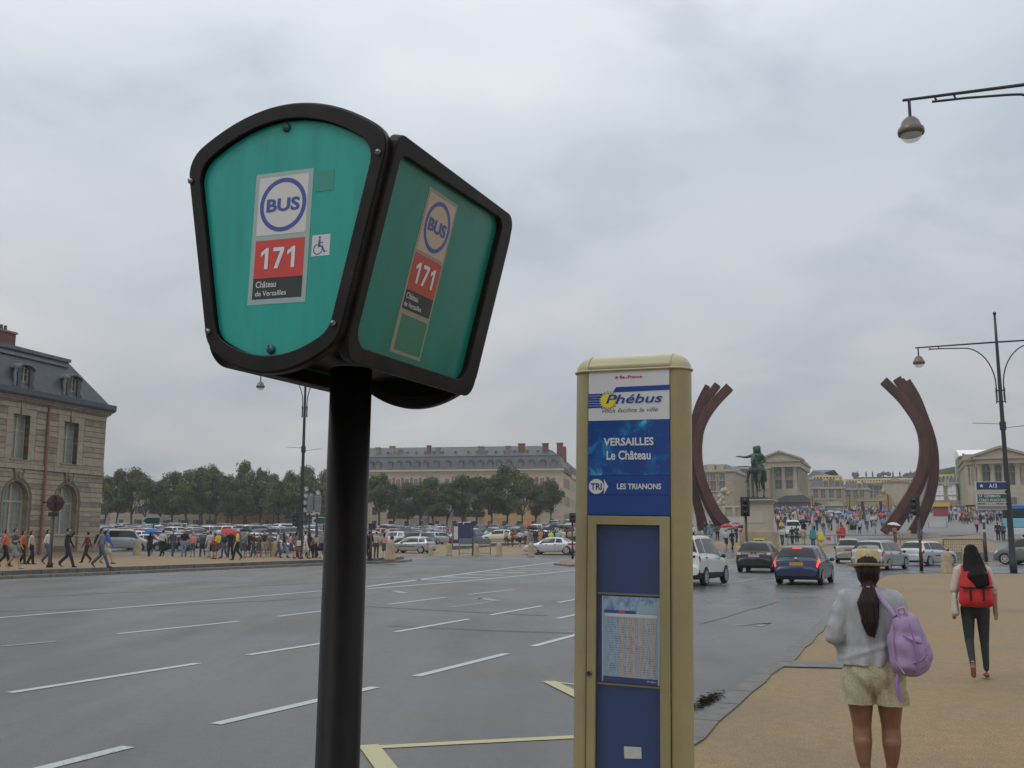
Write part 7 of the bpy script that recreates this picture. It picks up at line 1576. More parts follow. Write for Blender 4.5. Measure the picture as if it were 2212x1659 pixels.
# ---- the crowd on the palace forecourt: individuals to the limit, in the photograph they are specks
cc_ = ['white','white','grey','dark_grey','black','black','navy','navy','blue','red','pink','beige','cream','light_blue','purple','yellow','khaki','denim','orange','teal']
rr = random.Random(5); cnt = 0; XW = {}
def crowd(px, py):
    global cnt
    P = gp(px, py); tp = rr.choice(cc_); bt = rr.choice(['black','dark_grey','denim','navy','beige','light_denim']); po = rr.choice([0, 0, 1, 2])
    k = [dict(stride=.22), dict(stride=.05, female=True, hair='long'), dict(stride=.15, legs='short')][po]
    gname = tp.replace('_', ' ')
    o = person(P, rr.choice([0, 20, 180, 200, 90, 270]), f'distant visitor in a {gname} top among the crowd on the palace forecourt', top=tp, bottom=bt, hairm=rr.choice([HAIRB, HAIRN, HAIRF, 'white', 'red'][:4]), group=f'forecourt visitors in {gname} tops', h=rr.uniform(1.55, 1.82), voxel=.06, **k); cnt += 1
while cnt < 232:
    q = rr.random()
    if q < .62: px, py = rr.uniform(1672, 1975), 1104+abs(rr.gauss(0, 20))
    elif q < .75: px, py = rr.uniform(1672, 1900), rr.uniform(1130, 1160)
    elif q < .80: px, py = rr.uniform(1510, 1560), rr.uniform(1150, 1172)
    elif q < .93: px, py = rr.uniform(2052, 2150), rr.uniform(1122, 1134)
    else: px, py = rr.uniform(2010, 2140), 1106+rr.random()*4
    if py > 1164: continue
    if 2004 < px < 2048 and py > 1112: continue
    crowd(px, py)
CROWD_PROTO = [proto(stride=.2, voxel=.085), proto(stride=.06, female=True, hair='long', voxel=.085)]
CROWD_AT = []
for i in range(420):
    q = rr.random(); px, py = (rr.uniform(1670, 1985), 1101+abs(rr.gauss(0, 11))) if q < .8 else (rr.uniform(2050, 2190), rr.uniform(1120, 1132)) if q < .93 else (rr.uniform(2010, 2180), rr.uniform(1103, 1108))
    P = gp(px, py); CROWD_AT.append((P, rr.random()*6.28, rr.randrange(2), rr.choice(cc_), rr.choice(['black','dark_grey','denim','navy','beige']), rr.uniform(.93, 1.07)))
for i in range(26):
    px, py = rr.uniform(1680, 1960), rr.uniform(1108, 1140); c = rr.choice(['light_blue','white','blue','red','grey','teal','dark_grey']); P = gp(px, py)
    o = link('umbrella', None or UMB['c'], None, (P.x, P.y, P.z+2.05), 0, label=f'distant {c.replace("_", " ")} umbrella over the forecourt crowd', cat='umbrella', group=f'{c.replace("_", " ")} umbrellas over the forecourt crowd'); recolor(o, 0, CLO[c]); o.scale = (1.2,)*3
# ================================================================== THE TWO WOMEN ON THE FOOTPATH
KNIT = mat('grey_knit', (.34,.345,.365), .9, var=.10, vscale=40, bump=.35, bscale=260, stretch=(1,1,.35)); LACE = mat('pale_green_lace', (.42,.39,.245), .9, var=.22, vscale=60, bump=.7, bscale=130)
STRAW = mat('woven_straw', (.60,.48,.27), .8, var=.35, vscale=70, bump=.9, bscale=110, stretch=(1,1,2.2)); LILAC = mat('lilac_canvas', (.31,.225,.375), .8, var=.10, vscale=14, bump=.25, bscale=160); LILD = mat('deep_lilac', (.26,.15,.34), .8); LILP = mat('pink_lilac', (.42,.22,.38), .8)
HAIRD = mat('dark_brown_hair', (.020,.010,.008), .5, spec=.25, var=.6, vscale=14, bump=.5, bscale=60, stretch=(6,6,.25)); SKT = mat('tan_legs', (.21,.10,.062), .42, var=.10, vscale=9, bump=.06, bscale=180)
def wmn(px, Y, face):
    x = at(px, 1300, Y).x; return Vector((x, Y, 0)), face
PA = Vector((at(1884, 1400, 7.25).x, 7.25, 0)); FA = 20
W1 = empty('person', PA, -R(FA), 'woman in a straw hat, grey knit top and pale lace shorts seen from behind', 'person')
V3 = Vector
def w_knit(co):
    a = np.arctan2(co[:, 0], -co[:, 1]); z = co[:, 2]; r_ = np.hypot(co[:, 0], co[:, 1])+1e-6; low = np.clip((1.25-z)/.35, 0, 1)
    d = .009*low*np.sin(a*9+z*5+1.5*np.sin(z*11))+.007*np.sin(z*30+a*4+2*np.sin(a*3))*np.clip((1.12-z)/.2, 0, 1)+.006*np.sin(z*46+co[:, 0]*22)*(np.abs(co[:, 0]) > .19)
    d = d+.012*np.exp(-((z-.93-.35*(co[:, 0]+.1))/.018)**2)*(co[:, 1] < 0)
    out = co.copy(); out[:, 0] += co[:, 0]/r_*d; out[:, 1] += co[:, 1]/r_*d; return out
def w_lace(co):
    a = np.arctan2(co[:, 0], -co[:, 1]); z = co[:, 2]; r_ = np.hypot(co[:, 0], co[:, 1])+1e-6; d = .008*np.sin(a*15+z*9)*np.clip((.85-z)/.2, 0, 1)+.006*np.sin(z*38+a*6)
    d = d-.022*np.exp(-(co[:, 0]/.018)**2)*(co[:, 1] < 0)*np.clip((.80-z)/.1, 0, 1)
    out = co.copy(); out[:, 0] += co[:, 0]/r_*d; out[:, 1] += co[:, 1]/r_*d; return out
def w_hair(co):
    out = co.copy(); z = co[:, 2]; s_ = np.sin(co[:, 0]*260+3*np.sin(z*14))+.7*np.sin(co[:, 0]*120+z*18); out[:, 1] -= .0035*s_; out[:, 0] += .006*np.sin(z*28)*np.clip((1.4-z)/.2, 0, 1); return out
def w_bag(co):
    out = co.copy(); out[:, 1] += .006*np.sin(co[:, 2]*42+co[:, 0]*18)+.005*np.sin(co[:, 0]*55+co[:, 2]*12); return out
legp = []
for sg, fy in ((-1, .03), (1, .09)):
    hip = (sg*.095, 0, .80); kn = (sg*.096, fy*.5+.02, .43); an = (sg*.080, fy-.02, .085)
    legp += [(hip, (sg*.098, fy*.3, .60), (.100, .108), (.090, .096), 0), ((sg*.098, fy*.3, .60), kn, (.090, .096), (.066, .070), 0), (kn, (kn[0]*1.0, kn[1]-.012, .32), (.065, .068), (.066, .072), 0), ((kn[0], kn[1]-.02, .32), (kn[0]*.96, an[1]-.005, .20), (.066, .072), (.048, .050), 0), ((kn[0]*.96, an[1], .20), an, (.042, .044), (.034, .036), 0),
             ((an[0], an[1]-.03, .045), (an[0]*1.05, an[1]+.15, .03), (.034, .034), (.036, .024), 0)]
legp += [((0, 0, .86), (0, 0, .98), (.16, .11), (.14, .10), 0), ((0, 0, .98), (0, .0, 1.26), (.13, .09), (.165, .10), 0), ((0, 0, 1.26), (0, .01, 1.38), (.12, .07), (.05, .055), 0), ((0, .01, 1.36), (0, .02, 1.47), (.048, .052), (.05, .055), 0),
         ((0, .035, 1.49), (0, .03, 1.54), (.068, .085), (.074, .095), 0), ((0, .125, 1.50), (0, .13, 1.49), .013, .014, 0), ((-.075, .03, 1.49), (-.08, .03, 1.51), (.01, .02), (.01, .02), 0), ((.075, .03, 1.49), (.08, .03, 1.51), (.01, .02), (.01, .02), 0)]
for sg in (1, -1):   # forearms reaching forward with open-fingered hands
    wr_ = V3((sg*.20, .17, 1.02)); legp += [((sg*.27, -.01, 1.03), tuple(wr_), .038, .027, 0), (tuple(wr_), tuple(wr_+V3((-sg*.02, .07, .02))), (.03, .02), (.036, .019), 0)]
    for k, (dx, ln) in enumerate([(-.027, .055), (-.009, .068), (.009, .064), (.026, .05)]):
        b_ = wr_+V3((-sg*.02+dx, .075, .02)); m_ = b_+V3((-sg*.008, ln*.6, -.012)); legp += [(tuple(b_), tuple(m_), .0098, .0092, 0), (tuple(m_), tuple(m_+V3((0, ln*.4, -.028))), .0092, .008, 0)]
    legp += [(tuple(wr_+V3((-sg*.03, .02, .01))), tuple(wr_+V3((-sg*.062, .07, .005))), .012, .009, 0)]
skin1 = fuse('body', legp, .0085, 4, [SKT])
top1 = fuse('knit_top', [((0, 0, .90), (0, -.01, 1.10), (.205, .135), (.195, .125), 0), ((-.02, -.015, .865), (-.02, -.015, .90), (.205, .14), (.205, .14), 0), ((0, -.01, 1.10), (0, -.01, 1.27), (.195, .125), (.185, .115), 0), ((-.13, 0, 1.32), (.13, 0, 1.32), (.065, .062), (.065, .062), 0), ((0, 0, 1.30), (0, .01, 1.365), (.13, .08), (.062, .062), 0),
      ((-.155, .0, 1.30), (-.245, -.035, 1.05), (.078, .075), (.072, .07), 0), ((.155, .0, 1.30), (.24, -.02, 1.06), (.078, .075), (.068, .068), 0), ((-.245, -.035, 1.05), (-.215, .10, .995), (.068, .065), (.05, .05), 0), ((.24, -.02, 1.06), (.21, .10, 1.00), (.064, .064), (.05, .05), 0),
      ((-.21, .05, .83), (-.215, .05, 1.0), (.03, .06), (.035, .07), 0)], .011, 5, [KNIT], (.03, .055, 1, .845), w_knit)
sho1 = fuse('lace_shorts', [((0, -.01, .86), (0, -.01, .78), (.185, .135), (.205, .15), 0), ((-.100, .0, .80), (-.112, .010, .45), (.108, .13), (.132, .142), 0), ((.100, .0, .80), (.112, .012, .45), (.108, .13), (.132, .142), 0)], .0105, 3, [LACE], (0, 0, 1, .585), w_lace)
hr1 = fuse('hair', [((0, .015, 1.50), (0, .01, 1.55), (.082, .10), (.084, .105), 0), ((0, -.035, 1.46), (0, -.04, 1.50), (.078, .062), (.080, .07), 0), ((0, -.045, 1.42), (.0, -.085, 1.38), (.058, .048), (.040, .035), 0), ((0, -.09, 1.385), (-.005, -.145, 1.28), (.045, .036), (.078, .042), 0), ((-.005, -.145, 1.28), (-.01, -.165, 1.16), (.078, .042), (.060, .034), 0), ((-.01, -.165, 1.16), (.0, -.165, 1.07), (.060, .034), (.022, .016), 0), ((.02, -.165, 1.14), (.025, -.165, 1.05), (.035, .02), (.008, .008), 0)], .009, 3, [HAIRD], None, w_hair)
PB = Vector((at(2112, 1400, 12.75).x, 12.75, 0)); FB = 18
W2 = empty('person', PB, -R(FB), 'woman with long dark hair in dark trousers carrying a red backpack', 'person')
l2 = []
l2 += [((-.085, 0, .84), (-.092, -.02, .46), (.088, .092), (.056, .06), 3), ((-.092, -.02, .46), (-.092, -.22, .20), (.054, .058), (.036, .038), 3), ((-.092, -.23, .18), (-.092, -.23, .06), (.034, .045), (.032, .03), 4), ((-.092, -.215, .21), (-.092, -.235, .17), .036, .036, 0),
       ((.085, 0, .84), (.088, .05, .45), (.088, .092), (.056, .06), 3), ((.088, .05, .45), (.086, .03, .12), (.054, .058), (.035, .036), 3), ((.086, .02, .04), (.09, .17, .03), (.034, .034), (.036, .024), 4),
       ((0, 0, .84), (0, 0, .95), (.15, .108), (.14, .10), 3, 0), ((0, 0, .98), (0, 0, 1.24), (.125, .09), (.165, .10), 2), ((-.13, 0, 1.30), (.13, 0, 1.30), (.06, .06), (.06, .06), 2), ((0, 0, 1.30), (0, .02, 1.44), (.055, .058), (.05, .055), 0), ((0, .035, 1.47), (0, .03, 1.52), (.068, .085), (.074, .092), 0), ((0, .12, 1.48), (0, .125, 1.47), .013, .013, 0)]
for sg in (1, -1):
    l2 += [((sg*.17, 0, 1.30), (sg*.225, -.03, 1.06), .056, .044, 2), ((sg*.225, -.03, 1.06), (sg*.235, .03, .84), .041, .029, 0 if sg > 0 else 2), ((sg*.235, .03, .84), (sg*.24, .05, .77), (.028, .02), (.034, .02), 0)]
    for dx, ln in [(-.018, .05), (-.004, .062), (.010, .058), (.022, .045)]: l2 += [((sg*.24+dx, .05+dx, .765), (sg*.24+dx, .062+dx, .765-ln), .0095, .008, 0)]
skin2 = fuse('body', l2, .011, 3, [SK, HAIRB, mat('pale_pink_knit', (.50,.40,.36), .9, var=.08, vscale=30, bump=.3, bscale=150), mat('dark_trousers', (.022,.026,.028), .8, var=.15, vscale=10), mat('red_brown_shoe', (.20,.06,.05), .6)])
hr2 = fuse('hair', [((0, .02, 1.50), (0, .01, 1.56), (.085, .10), (.085, .10), 0), ((0, -.04, 1.50), (.01, -.12, 1.36), (.105, .075), (.135, .072), 0), ((.01, -.12, 1.36), (.035, -.26, 1.25), (.135, .07), (.13, .055), 0), ((.035, -.26, 1.25), (.065, -.315, 1.15), (.125, .05), (.085, .03), 0)], .011, 3, [HAIRB], None, w_hair)
scarf2 = fuse('cardigan', [((-.16, -.01, 1.31), (-.225, -.04, 1.08), (.066, .072), (.058, .062), 0), ((-.13, 0, 1.33), (.13, 0, 1.33), .064, .064, 0), ((.16, -.01, 1.31), (.225, -.03, 1.10), (.066, .07), (.05, .055), 0), ((0, 0, 1.28), (0, 0, 1.0), (.172, .108), (.155, .11), 0)], .012, 3, [MATS['pale_pink_knit']])
rk = fuse('rucksack_body', [((0, -.20, .98), (0, -.19, 1.20), (.20, .11), (.18, .10), 0), ((-.13, -.19, .96), (.13, -.19, .96), (.075, .09), (.075, .09), 0), ((0, -.19, 1.20), (0, -.17, 1.27), (.17, .09), (.14, .075), 0)], .011, 3, [mat('red_canvas', (.48,.018,.022), .7, var=.12, vscale=9, bump=.25, bscale=120)])
hb = fuse('bag_body', [((0, 0, -.13), (0, .01, .02), (.130, .095), (.128, .09), 0), ((0, .0, .02), (.01, .0, .13), (.122, .085), (.088, .06), 0), ((.0, -.06, -.13), (.0, -.06, .0), (.10, .055), (.095, .045), 0), ((.10, 0, -.10), (.10, 0, -.03), (.045, .05), (.04, .045), 0)], .009, 3, [LILAC], None, w_bag)
tote = fuse('cloth_bag', [((0, 0, 0), (0, 0, .22), (.05, .12), (.03, .09), 0)], .012, 3, [mat('cream_cloth', (.46,.43,.37), .9, var=.08, vscale=20)])
grow_all()
cm = sorted(CLO); cv, cf_, cmi = [], [], []
for P, a_, k, tp, bt, s_ in CROWD_AT:
    me = CROWD_PROTO[k]; co = np.zeros(len(me.vertices)*3); me.vertices.foreach_get('co', co); co = co.reshape(-1, 3)*s_; c_, n_ = math.cos(a_), math.sin(a_); o_ = sum(len(v) for v in cv)
    cv.append(np.stack([co[:, 0]*c_-co[:, 1]*n_+P.x, co[:, 0]*n_+co[:, 1]*c_+P.y, co[:, 2]+P.z], -1)); mp_ = [len(cm), len(cm)+1, cm.index(tp), cm.index(bt), len(cm)+1]
    for p in me.polygons: cf_.append(tuple(v+o_ for v in p.vertices)); cmi.append(mp_[p.material_index])
me = bpy.data.meshes.new('distant_crowd'); me.from_pydata(np.concatenate(cv).tolist(), [], cf_); me.polygons.foreach_set('material_index', cmi)
for k in cm: me.materials.append(CLO[k])
me.materials.append(SK); me.materials.append(HAIRB); link('distant_crowd', me, None, label='dense mass of far visitors before the palace railings', cat='crowd', kind='stuff')
finish_people()
for o, c in BP: recolor(o, 0, CLO[c])
link('body', skin1, W1); link('knit_top', top1, W1); link('lace_shorts', sho1, W1); link('hair', hr1, W1)
link('body', skin2, W2); link('hair', hr2, W2); link('cardigan', scarf2, W2)
# straw hat
hz = 1.535; mb = MB(); c = (0, .02, hz)
hat = empty('straw_hat', tuple(local(PA, FA, (0, .02, hz))), -R(FA), 'woven straw hat with a narrow dark band on the nearer woman', 'hat'); hat.rotation_euler.x = R(-4)
mb.lathe([(.086, 0), (.088, .02), (.085, .07), (.078, .105), (.066, .120), (.04, .112), (.0, .106)], 32); o = mb.build('crown', STRAW, hat)
mb = MB(); mb.lathe([(.084, .004), (.110, -.006), (.138, .004), (.146, .014), (.141, .014), (.110, .002), (.086, .010)], 36); mb.build('brim', STRAW, hat)
mb = MB(); mb.lathe([(.0885, .006), (.0895, .022), (.0885, .024)], 32, a0=R(-60), a1=R(40)); mb.box((.083, -.03, .015), (.012, .04, .03)); mb.build('hat_band', mat('dark_band', (.02,.012,.018), .7), hat)
mb = MB(); mb.tube([tuple(V3((.055*math.cos(a), -.05+.0*a+.052*math.sin(a)*.2-.02, 1.395+.0*a))) for a in [PI*k/6 for k in range(7)]], .006, 6); o = mb.build('orange_collar', mat('orange_strap', (.50,.12,.06), .7), W1)
mb = MB(); mb.tube([(-.03, -.10, 1.392), (0, -.122, 1.392), (.03, -.10, 1.392)], .009, 6); mb.build('hair_tie', mat('hair_tie', (.25,.22,.25), .5), W1)
# top hem fold and loose sleeve folds are part of the knit; lilac rucksack on one shoulder
BB = local(PA, FA, (.232, -.17, 1.03)); bag = empty('backpack', tuple(BB), -R(FA-6), 'lilac backpack hanging from one shoulder of the woman in the straw hat', 'backpack'); bag.rotation_euler.y = R(-6); bag.scale = (1.04, 1.0, 1.04)
link('bag_body', hb, bag); bz = lambda *a: a
mb = MB(); mb.tube([(-.05, -.02, .17), (-.10, .03, .26), (-.135, .10, .345), (-.135, .17, .35)], [.016, .019, .02, .02], 8); mb.build('shoulder_strap', LILAC, bag)
mb = MB(); mb.tube([(-.03, -.03, .165), (-.035, -.035, .215), (.01, -.035, .225), (.02, -.03, .17)], .011, 8); mb.build('grab_handle', LILP, bag)
mb = MB(); mb.tube([(-.095, -.03, -.20), (-.115, -.05, -.26), (-.11, -.05, -.34), (-.10, -.05, -.375)], [.012, .016, .014, .012], 6); mb.build('loose_strap', LILD, bag)
for pth in ([(.105, -.045, .05), (.07, -.088, -.005), (.02, -.108, .015), (-.03, -.098, .05)], [(-.085, -.05, .12), (-.10, -.07, 0), (-.105, -.07, -.10), (-.06, -.10, -.19)], [(.02, -.10, .12), (.03, -.115, 0), (.025, -.12, -.12), (.01, -.09, -.2)], [(.118, -.060, -.03), (.09, -.088, -.08), (.05, -.112, -.11), (0, -.118, -.125)]):
    mb = MB(); mb.tube(pth, .0055, 6); mb.build('piping', LILP if pth[0][0] < 0 else LILD, bag)
RB2 = empty('rucksack', PB, -R(FB), 'red flap rucksack with black straps on the dark haired woman', 'rucksack'); link('rucksack_body', rk, RB2)
mb = MB(); mb.prism(rounded([(-.185, 1.125), (.185, 1.125), (.16, 1.31), (-.16, 1.31)], .03), lambda p: (p[0], -.305+(p[1]-1.1)*.25, p[1]), lambda p: (p[0], -.285+(p[1]-1.1)*.25, p[1])); o = mb.build('flap', MATS['red_canvas'], RB2); bevel(o, .006)
mb = MB(); mb.tube([(-.185, -.295, 1.125), (-.09, -.306, 1.112), (.09, -.306, 1.112), (.185, -.295, 1.125)], .009, 6); mb.build('flap_binding', CLO['black'], RB2)
for sg in (1, -1):
    mb = MB(); mb.tube([(sg*.075, -.303, 1.13), (sg*.075, -.312, 1.05), (sg*.072, -.306, .96)], .013, 6); mb.build('buckle_strap', CLO['black'], RB2)
    mb = MB(); mb.tube([(sg*.12, -.11, 1.27), (sg*.12, -.06, 1.37), (sg*.12, .05, 1.36)], .02, 8); mb.build('shoulder_strap', MATS['red_canvas'], RB2)
mb = MB(); mb.box((0, -.283, 1.205), (.075, .003, .014)); mb.build('small_label', CLO['white'], RB2)
o = link('cloth_bag', tote, None, tuple(local(PB, FB, (-.235, -.06, .80))), -R(FB), label='cream cloth bag hanging at the left hip of the dark haired woman', cat='bag')
# ================================================================== STREET FURNITURE
M_IRON = mat('dark_iron_paint', (.020,.024,.032), .45, spec=.5); M_BROWNP = mat('brown_post_paint', (.055,.022,.018), .5, var=.25, vscale=3); M_LAMPH = mat('lamp_hood_bronze', (.13,.11,.095), .35, metal=.4); M_GREY = mat('sign_back_grey', (.20,.205,.21), .5, metal=.2); M_WBAND = mat('white_band', (.5,.52,.54), .4)
gm, gt_, gb = node_mat('lamp_bowl'); gb.inputs['Base Color'].default_value = (.85,.88,.9,1); gb.inputs['Roughness'].default_value = .08; gb.inputs['Alpha'].default_value = .38
def lamp_post(P, az, label, H=12.7, arms=(1, 1), flags=True, al=3.75):
    o = empty('street_lamp', P, -R(az)-PI/2 if False else 0, label, 'street lamp'); o.rotation_euler.z = -R(az)+PI/2   # local +x = arm direction az
    MB().lathe([(0, -.2), (.17, -.2), (.17, .5), (.15, .55), (.135, 2.4), (.12, 4.2), (.105, 6.0), (.09, 9.0), (.07, H-1.6), (.055, H-.15), (0, H-.15)], 16).build('mast', M_IRON, o)
    mb = MB(); mb.ball((0, 0, H-.08), .09, 10); mb.build('finial', M_IRON, o)
    for s_ in (1, -1):
        if not arms[0 if s_ > 0 else 1]: continue
        zt_ = H-1.55; mb = MB(); mb.tube([(0, 0, zt_+.02), (s_*al, 0, zt_)], [.045, .035], 8); mb.build('arm', M_IRON, o)
        pts = [(s_*.16, 0, zt_-2.9), (s_*.16, 0, zt_-2.3)]+[(s_*(.16+1.35*(1-math.cos(q))), 0, zt_-2.2+2.02*math.sin(q)) for q in [R(9*k) for k in range(1, 11)]]+[(s_*2.4, 0, zt_-.13), (s_*(al-.62), 0, zt_-.12)]
        mb = MB(); mb.tube(pts, .030, 8)
        for x in (al-.72, al-1.12): mb.tube([(s_*x, 0, zt_-.12), (s_*(x+.04), 0, zt_)], .025, 6)
        mb.build('curved_brace', M_IRON, o); mb = MB(); mb.tube([(s_*(al-.14), 0, zt_), (s_*(al-.14), 0, zt_-.42)], .035, 8); mb.build('drop_tube', M_IRON, o)
        c = (s_*(al-.14), 0, zt_-.78)
        lh = MB().lathe([(0, .36), (.11, .34), (.19, .25), (.235, .12), (.28, .08), (.295, .0), (.28, -.06), (.235, -.07), (.22, -.04), (0, .10)], 24, c).build('lamp_hood', M_LAMPH, o)
        mb = MB(); mb.lathe([(.232, -.07), (.22, -.13), (.17, -.20), (.09, -.24), (0, -.25)], 24, c); mb.build('lamp_bowl', gm, lh)
    mb = MB()
    for z in (H-4.5, H-3.95): mb.box((0, 0, z), (.46, .06, .06)); 
    for s_ in (1, -1): mb.box((s_*.2, 0, H-4.2), (.03, .04, .8))
    mb.build('bracket', M_IRON, o)
    if flags:
        mb = MB(); mb.tube([(.08, 0, 7.15), (1.35, 0, 7.25)], .014, 5); mb.tube([(-.08, 0, 6.95), (-1.35, 0, 7.05)], .014, 5); mb.lathe([(.15, -.2), (.15, .2)], 12, (0, 0, 7.05)); mb.build('banner_rod', M_IRON, o)
    return o
LR = gp(2190, 1237); lamp_post(LR, -67.5, 'tall dark street lamp with twin curved arms at the right edge', H=12.75)
Pn = at(1968, 285, 21.6); ax_ = Vector((math.sin(R(-72)), math.cos(R(-72)), 0)); LN = Vector((Pn.x, Pn.y, 0))-ax_*3.61; LN.z = 0; lamp_post(LN, -72, 'near street lamp reaching one arm into the top right of the frame', H=Pn.z+.78+1.55)
LL = gp(648, 1206, .3); lamp_post(LL, -67.5, 'slim street lamp on the left pavement, its arms behind the bus sign', H=13.75)
# direction boards on the right lamp
def board(px0, px1, py0, py1, Y, m, label, lines, dy=0.):
    a_, b_ = at(px0, py0, Y), at(px1, py1, Y); w, h_ = b_.x-a_.x, a_.z-b_.z; o = empty('direction_sign', (a_.x+w/2, Y, b_.z+h_/2), R(-3), label, 'road sign')
    MB().bx(-w/2, w/2, -.0, .05, -h_/2, h_/2).build('back_plate', M_WBAND, o); e_ = .035
    f_ = MB().bx(-w/2+e_*1.6, w/2, -.012, -.001, -h_/2+e_, h_/2-e_).build('sign_face', m, o); return o, w, h_, f_
m_b, m_g = mat('motorway_blue', (.012,.03,.14), .4), mat('direction_green', (.008,.085,.055), .4)
YB = LR.y-.22
o, w, h_, f_ = board(2107, 2174, 1040, 1059, YB, m_b, 'blue motorway direction board reading A13 on the right lamp post', 1)
letters('A13', -.10, .28, -.10, .10, lambda p: (p[0], -.014, p[1]), M_LET, f_, weight=.02)
st = []
for k in range(10): r_ = .10 if k % 2 == 0 else .05; st.append((-.45+r_*math.cos(PI/2+2*PI*k/10), .0+r_*math.sin(PI/2+2*PI*k/10)))
MB().prism(st, lambda p: (p[0], -.013, p[1]), lambda p: (p[0], -.016, p[1])).build('star', M_LET, f_)
o, w, h_, f_ = board(2109, 2175, 1065.5, 1086, YB, m_g, 'green direction board for St Germain and Cergy Pontoise', 2)
letters('ST GERMAIN', -w*.42, w*.28, .03, .17, lambda p: (p[0], -.014, p[1]), M_LET, f_, weight=.01); letters('CERGY-PONTOISE', -w*.42, w*.46, -.17, -.03, lambda p: (p[0], -.014, p[1]), M_LET, f_, weight=.01)
board(2109, 2175, 1091, 1101, YB, M_GREY, 'small blank grey board under the two direction boards', 0)
# banded post near the dark haired woman
P = gp(2131, 1214); o = empty('banded_post', P, 0, 'thin dark post with two white bands left of the right lamp', 'post'); hp_ = at(2124, 1107, P.y).z-P.z
MB().lathe([(0, 0), (.10, 0), (.10, hp_*.56), (.09, hp_*.56), (.09, hp_), (0, hp_)], 10).build('post', M_IRON, o)
for q in (.60, .80, .94): MB().lathe([(.102, hp_*q), (.102, hp_*(q+.055))], 10).build('white_band', M_WBAND, o)
# traffic signals
def signal(P, label, H=3.4, face=180, heads=3, post=None, lit=None, w=.34, back=True, low=0.):
    o = empty('traffic_light', P, -R(face), label, 'traffic light'); MB().lathe([(0, 0), (.09, 0), (.09, .9), (.065, .95), (.065, H-.35), (0, H-.35)], 12).build('post', post or M_BROWNP, o)
    z0 = H-heads*.30-.05; hd_ = MB().box((0, .10, z0+heads*.15), (w, .22, heads*.30+.08)).build('signal_head', M_TRIM, o); bevel(hd_, .03, 2)
    for k in range(heads):
        z = z0+.17+k*.30-.02; mb = MB(); mb.M = Matrix.Translation((0, .21, z)) @ Matrix.Rotation(R(-90), 4, 'X'); mb.lathe([(.105, 0), (.11, .02), (.0, .02)], 14); mb.build('lens', mat('dark_lens', (.03,.03,.03), .25) if lit != k else M_TAILON, hd_)
        mb = MB(); mb.M = Matrix.Translation((0, .21, z)) @ Matrix.Rotation(R(-90), 4, 'X'); mb.lathe([(.12, 0), (.12, .18)], 12, a0=R(0), a1=R(180)); mb.v = [(x, y, z_) for x, y, z_ in mb.v]; mb.build('visor', M_TRIM, hd_)
    return o
P = gp(1615, 1233); signal(P, 'black traffic light on a brown post left of the pedestal', H=at(1614, 1073, P.y).z-P.z, face=200, w=.44, heads=3).scale = (1.0, 1.0, 1.0)
P = gp(1991, 1233); hh = at(1986, 1071, P.y).z-P.z; signal(P, 'traffic light seen from the side in front of the right sculpture', H=hh, face=255, heads=3, w=.36)
P = gp(1237, 1209); signal(P, 'dark traffic signal post beside the totem on the traffic island', H=at(1237, 1108, P.y).z-P.z, face=160, heads=2, w=.5)
P = gp(800, 1210, .3); signal(P, 'red brown signal post at the tip of the pavement, right of the bus stop', H=at(800, 1130, P.y).z-P.z, face=30, heads=1, w=.4, lit=0)
P = gp(642, 1203, .3); signal(P, 'brown pedestrian signal with a dark head left of the lamp post', H=at(642, 1107, P.y).z-P.z, face=250, heads=3, w=.5)
# round sign seen from behind, with its small box
P = gp(107, 1226, .3); rsn = empty('round_road_sign', P, 0, 'round road sign seen from behind on a dark post near the walkers', 'road sign'); hh = at(115, 1095, P.y).z-P.z
MB().lathe([(0, 0), (.16, 0), (.10, .25), (.085, .3), (.07, hh+.4), (0, hh+.4)], 12).build('post', M_BROWNP, rsn); rd = 18.5/FPX*P.y*1.0
mb = MB(); mb.M = Matrix.Translation((.03, .09, hh+rd*.45)) @ Matrix.Rotation(R(90), 4, 'X'); mb.lathe([(0, -.02), (rd, -.02), (rd, .03), (rd*.93, .035), (0, .035)], 28); mb.build('sign_disc', mat('dull_red_back', (.085,.022,.022), .5, var=.4, vscale=6), rsn)
MB().box((.02, -.02, hh-rd*.85), (.42, .12, .2)).build('small_box', M_TRIM, rsn); MB().box((0, -.06, hh+rd*.5), (.10, .10, rd*1.7)).build('backing_bar', M_TRIM, rsn); MB().bx(-.5, .5, -.02, .04, hh+rd*.5-.04, hh+rd*.5+.04).build('cross_bar', M_TRIM, rsn)
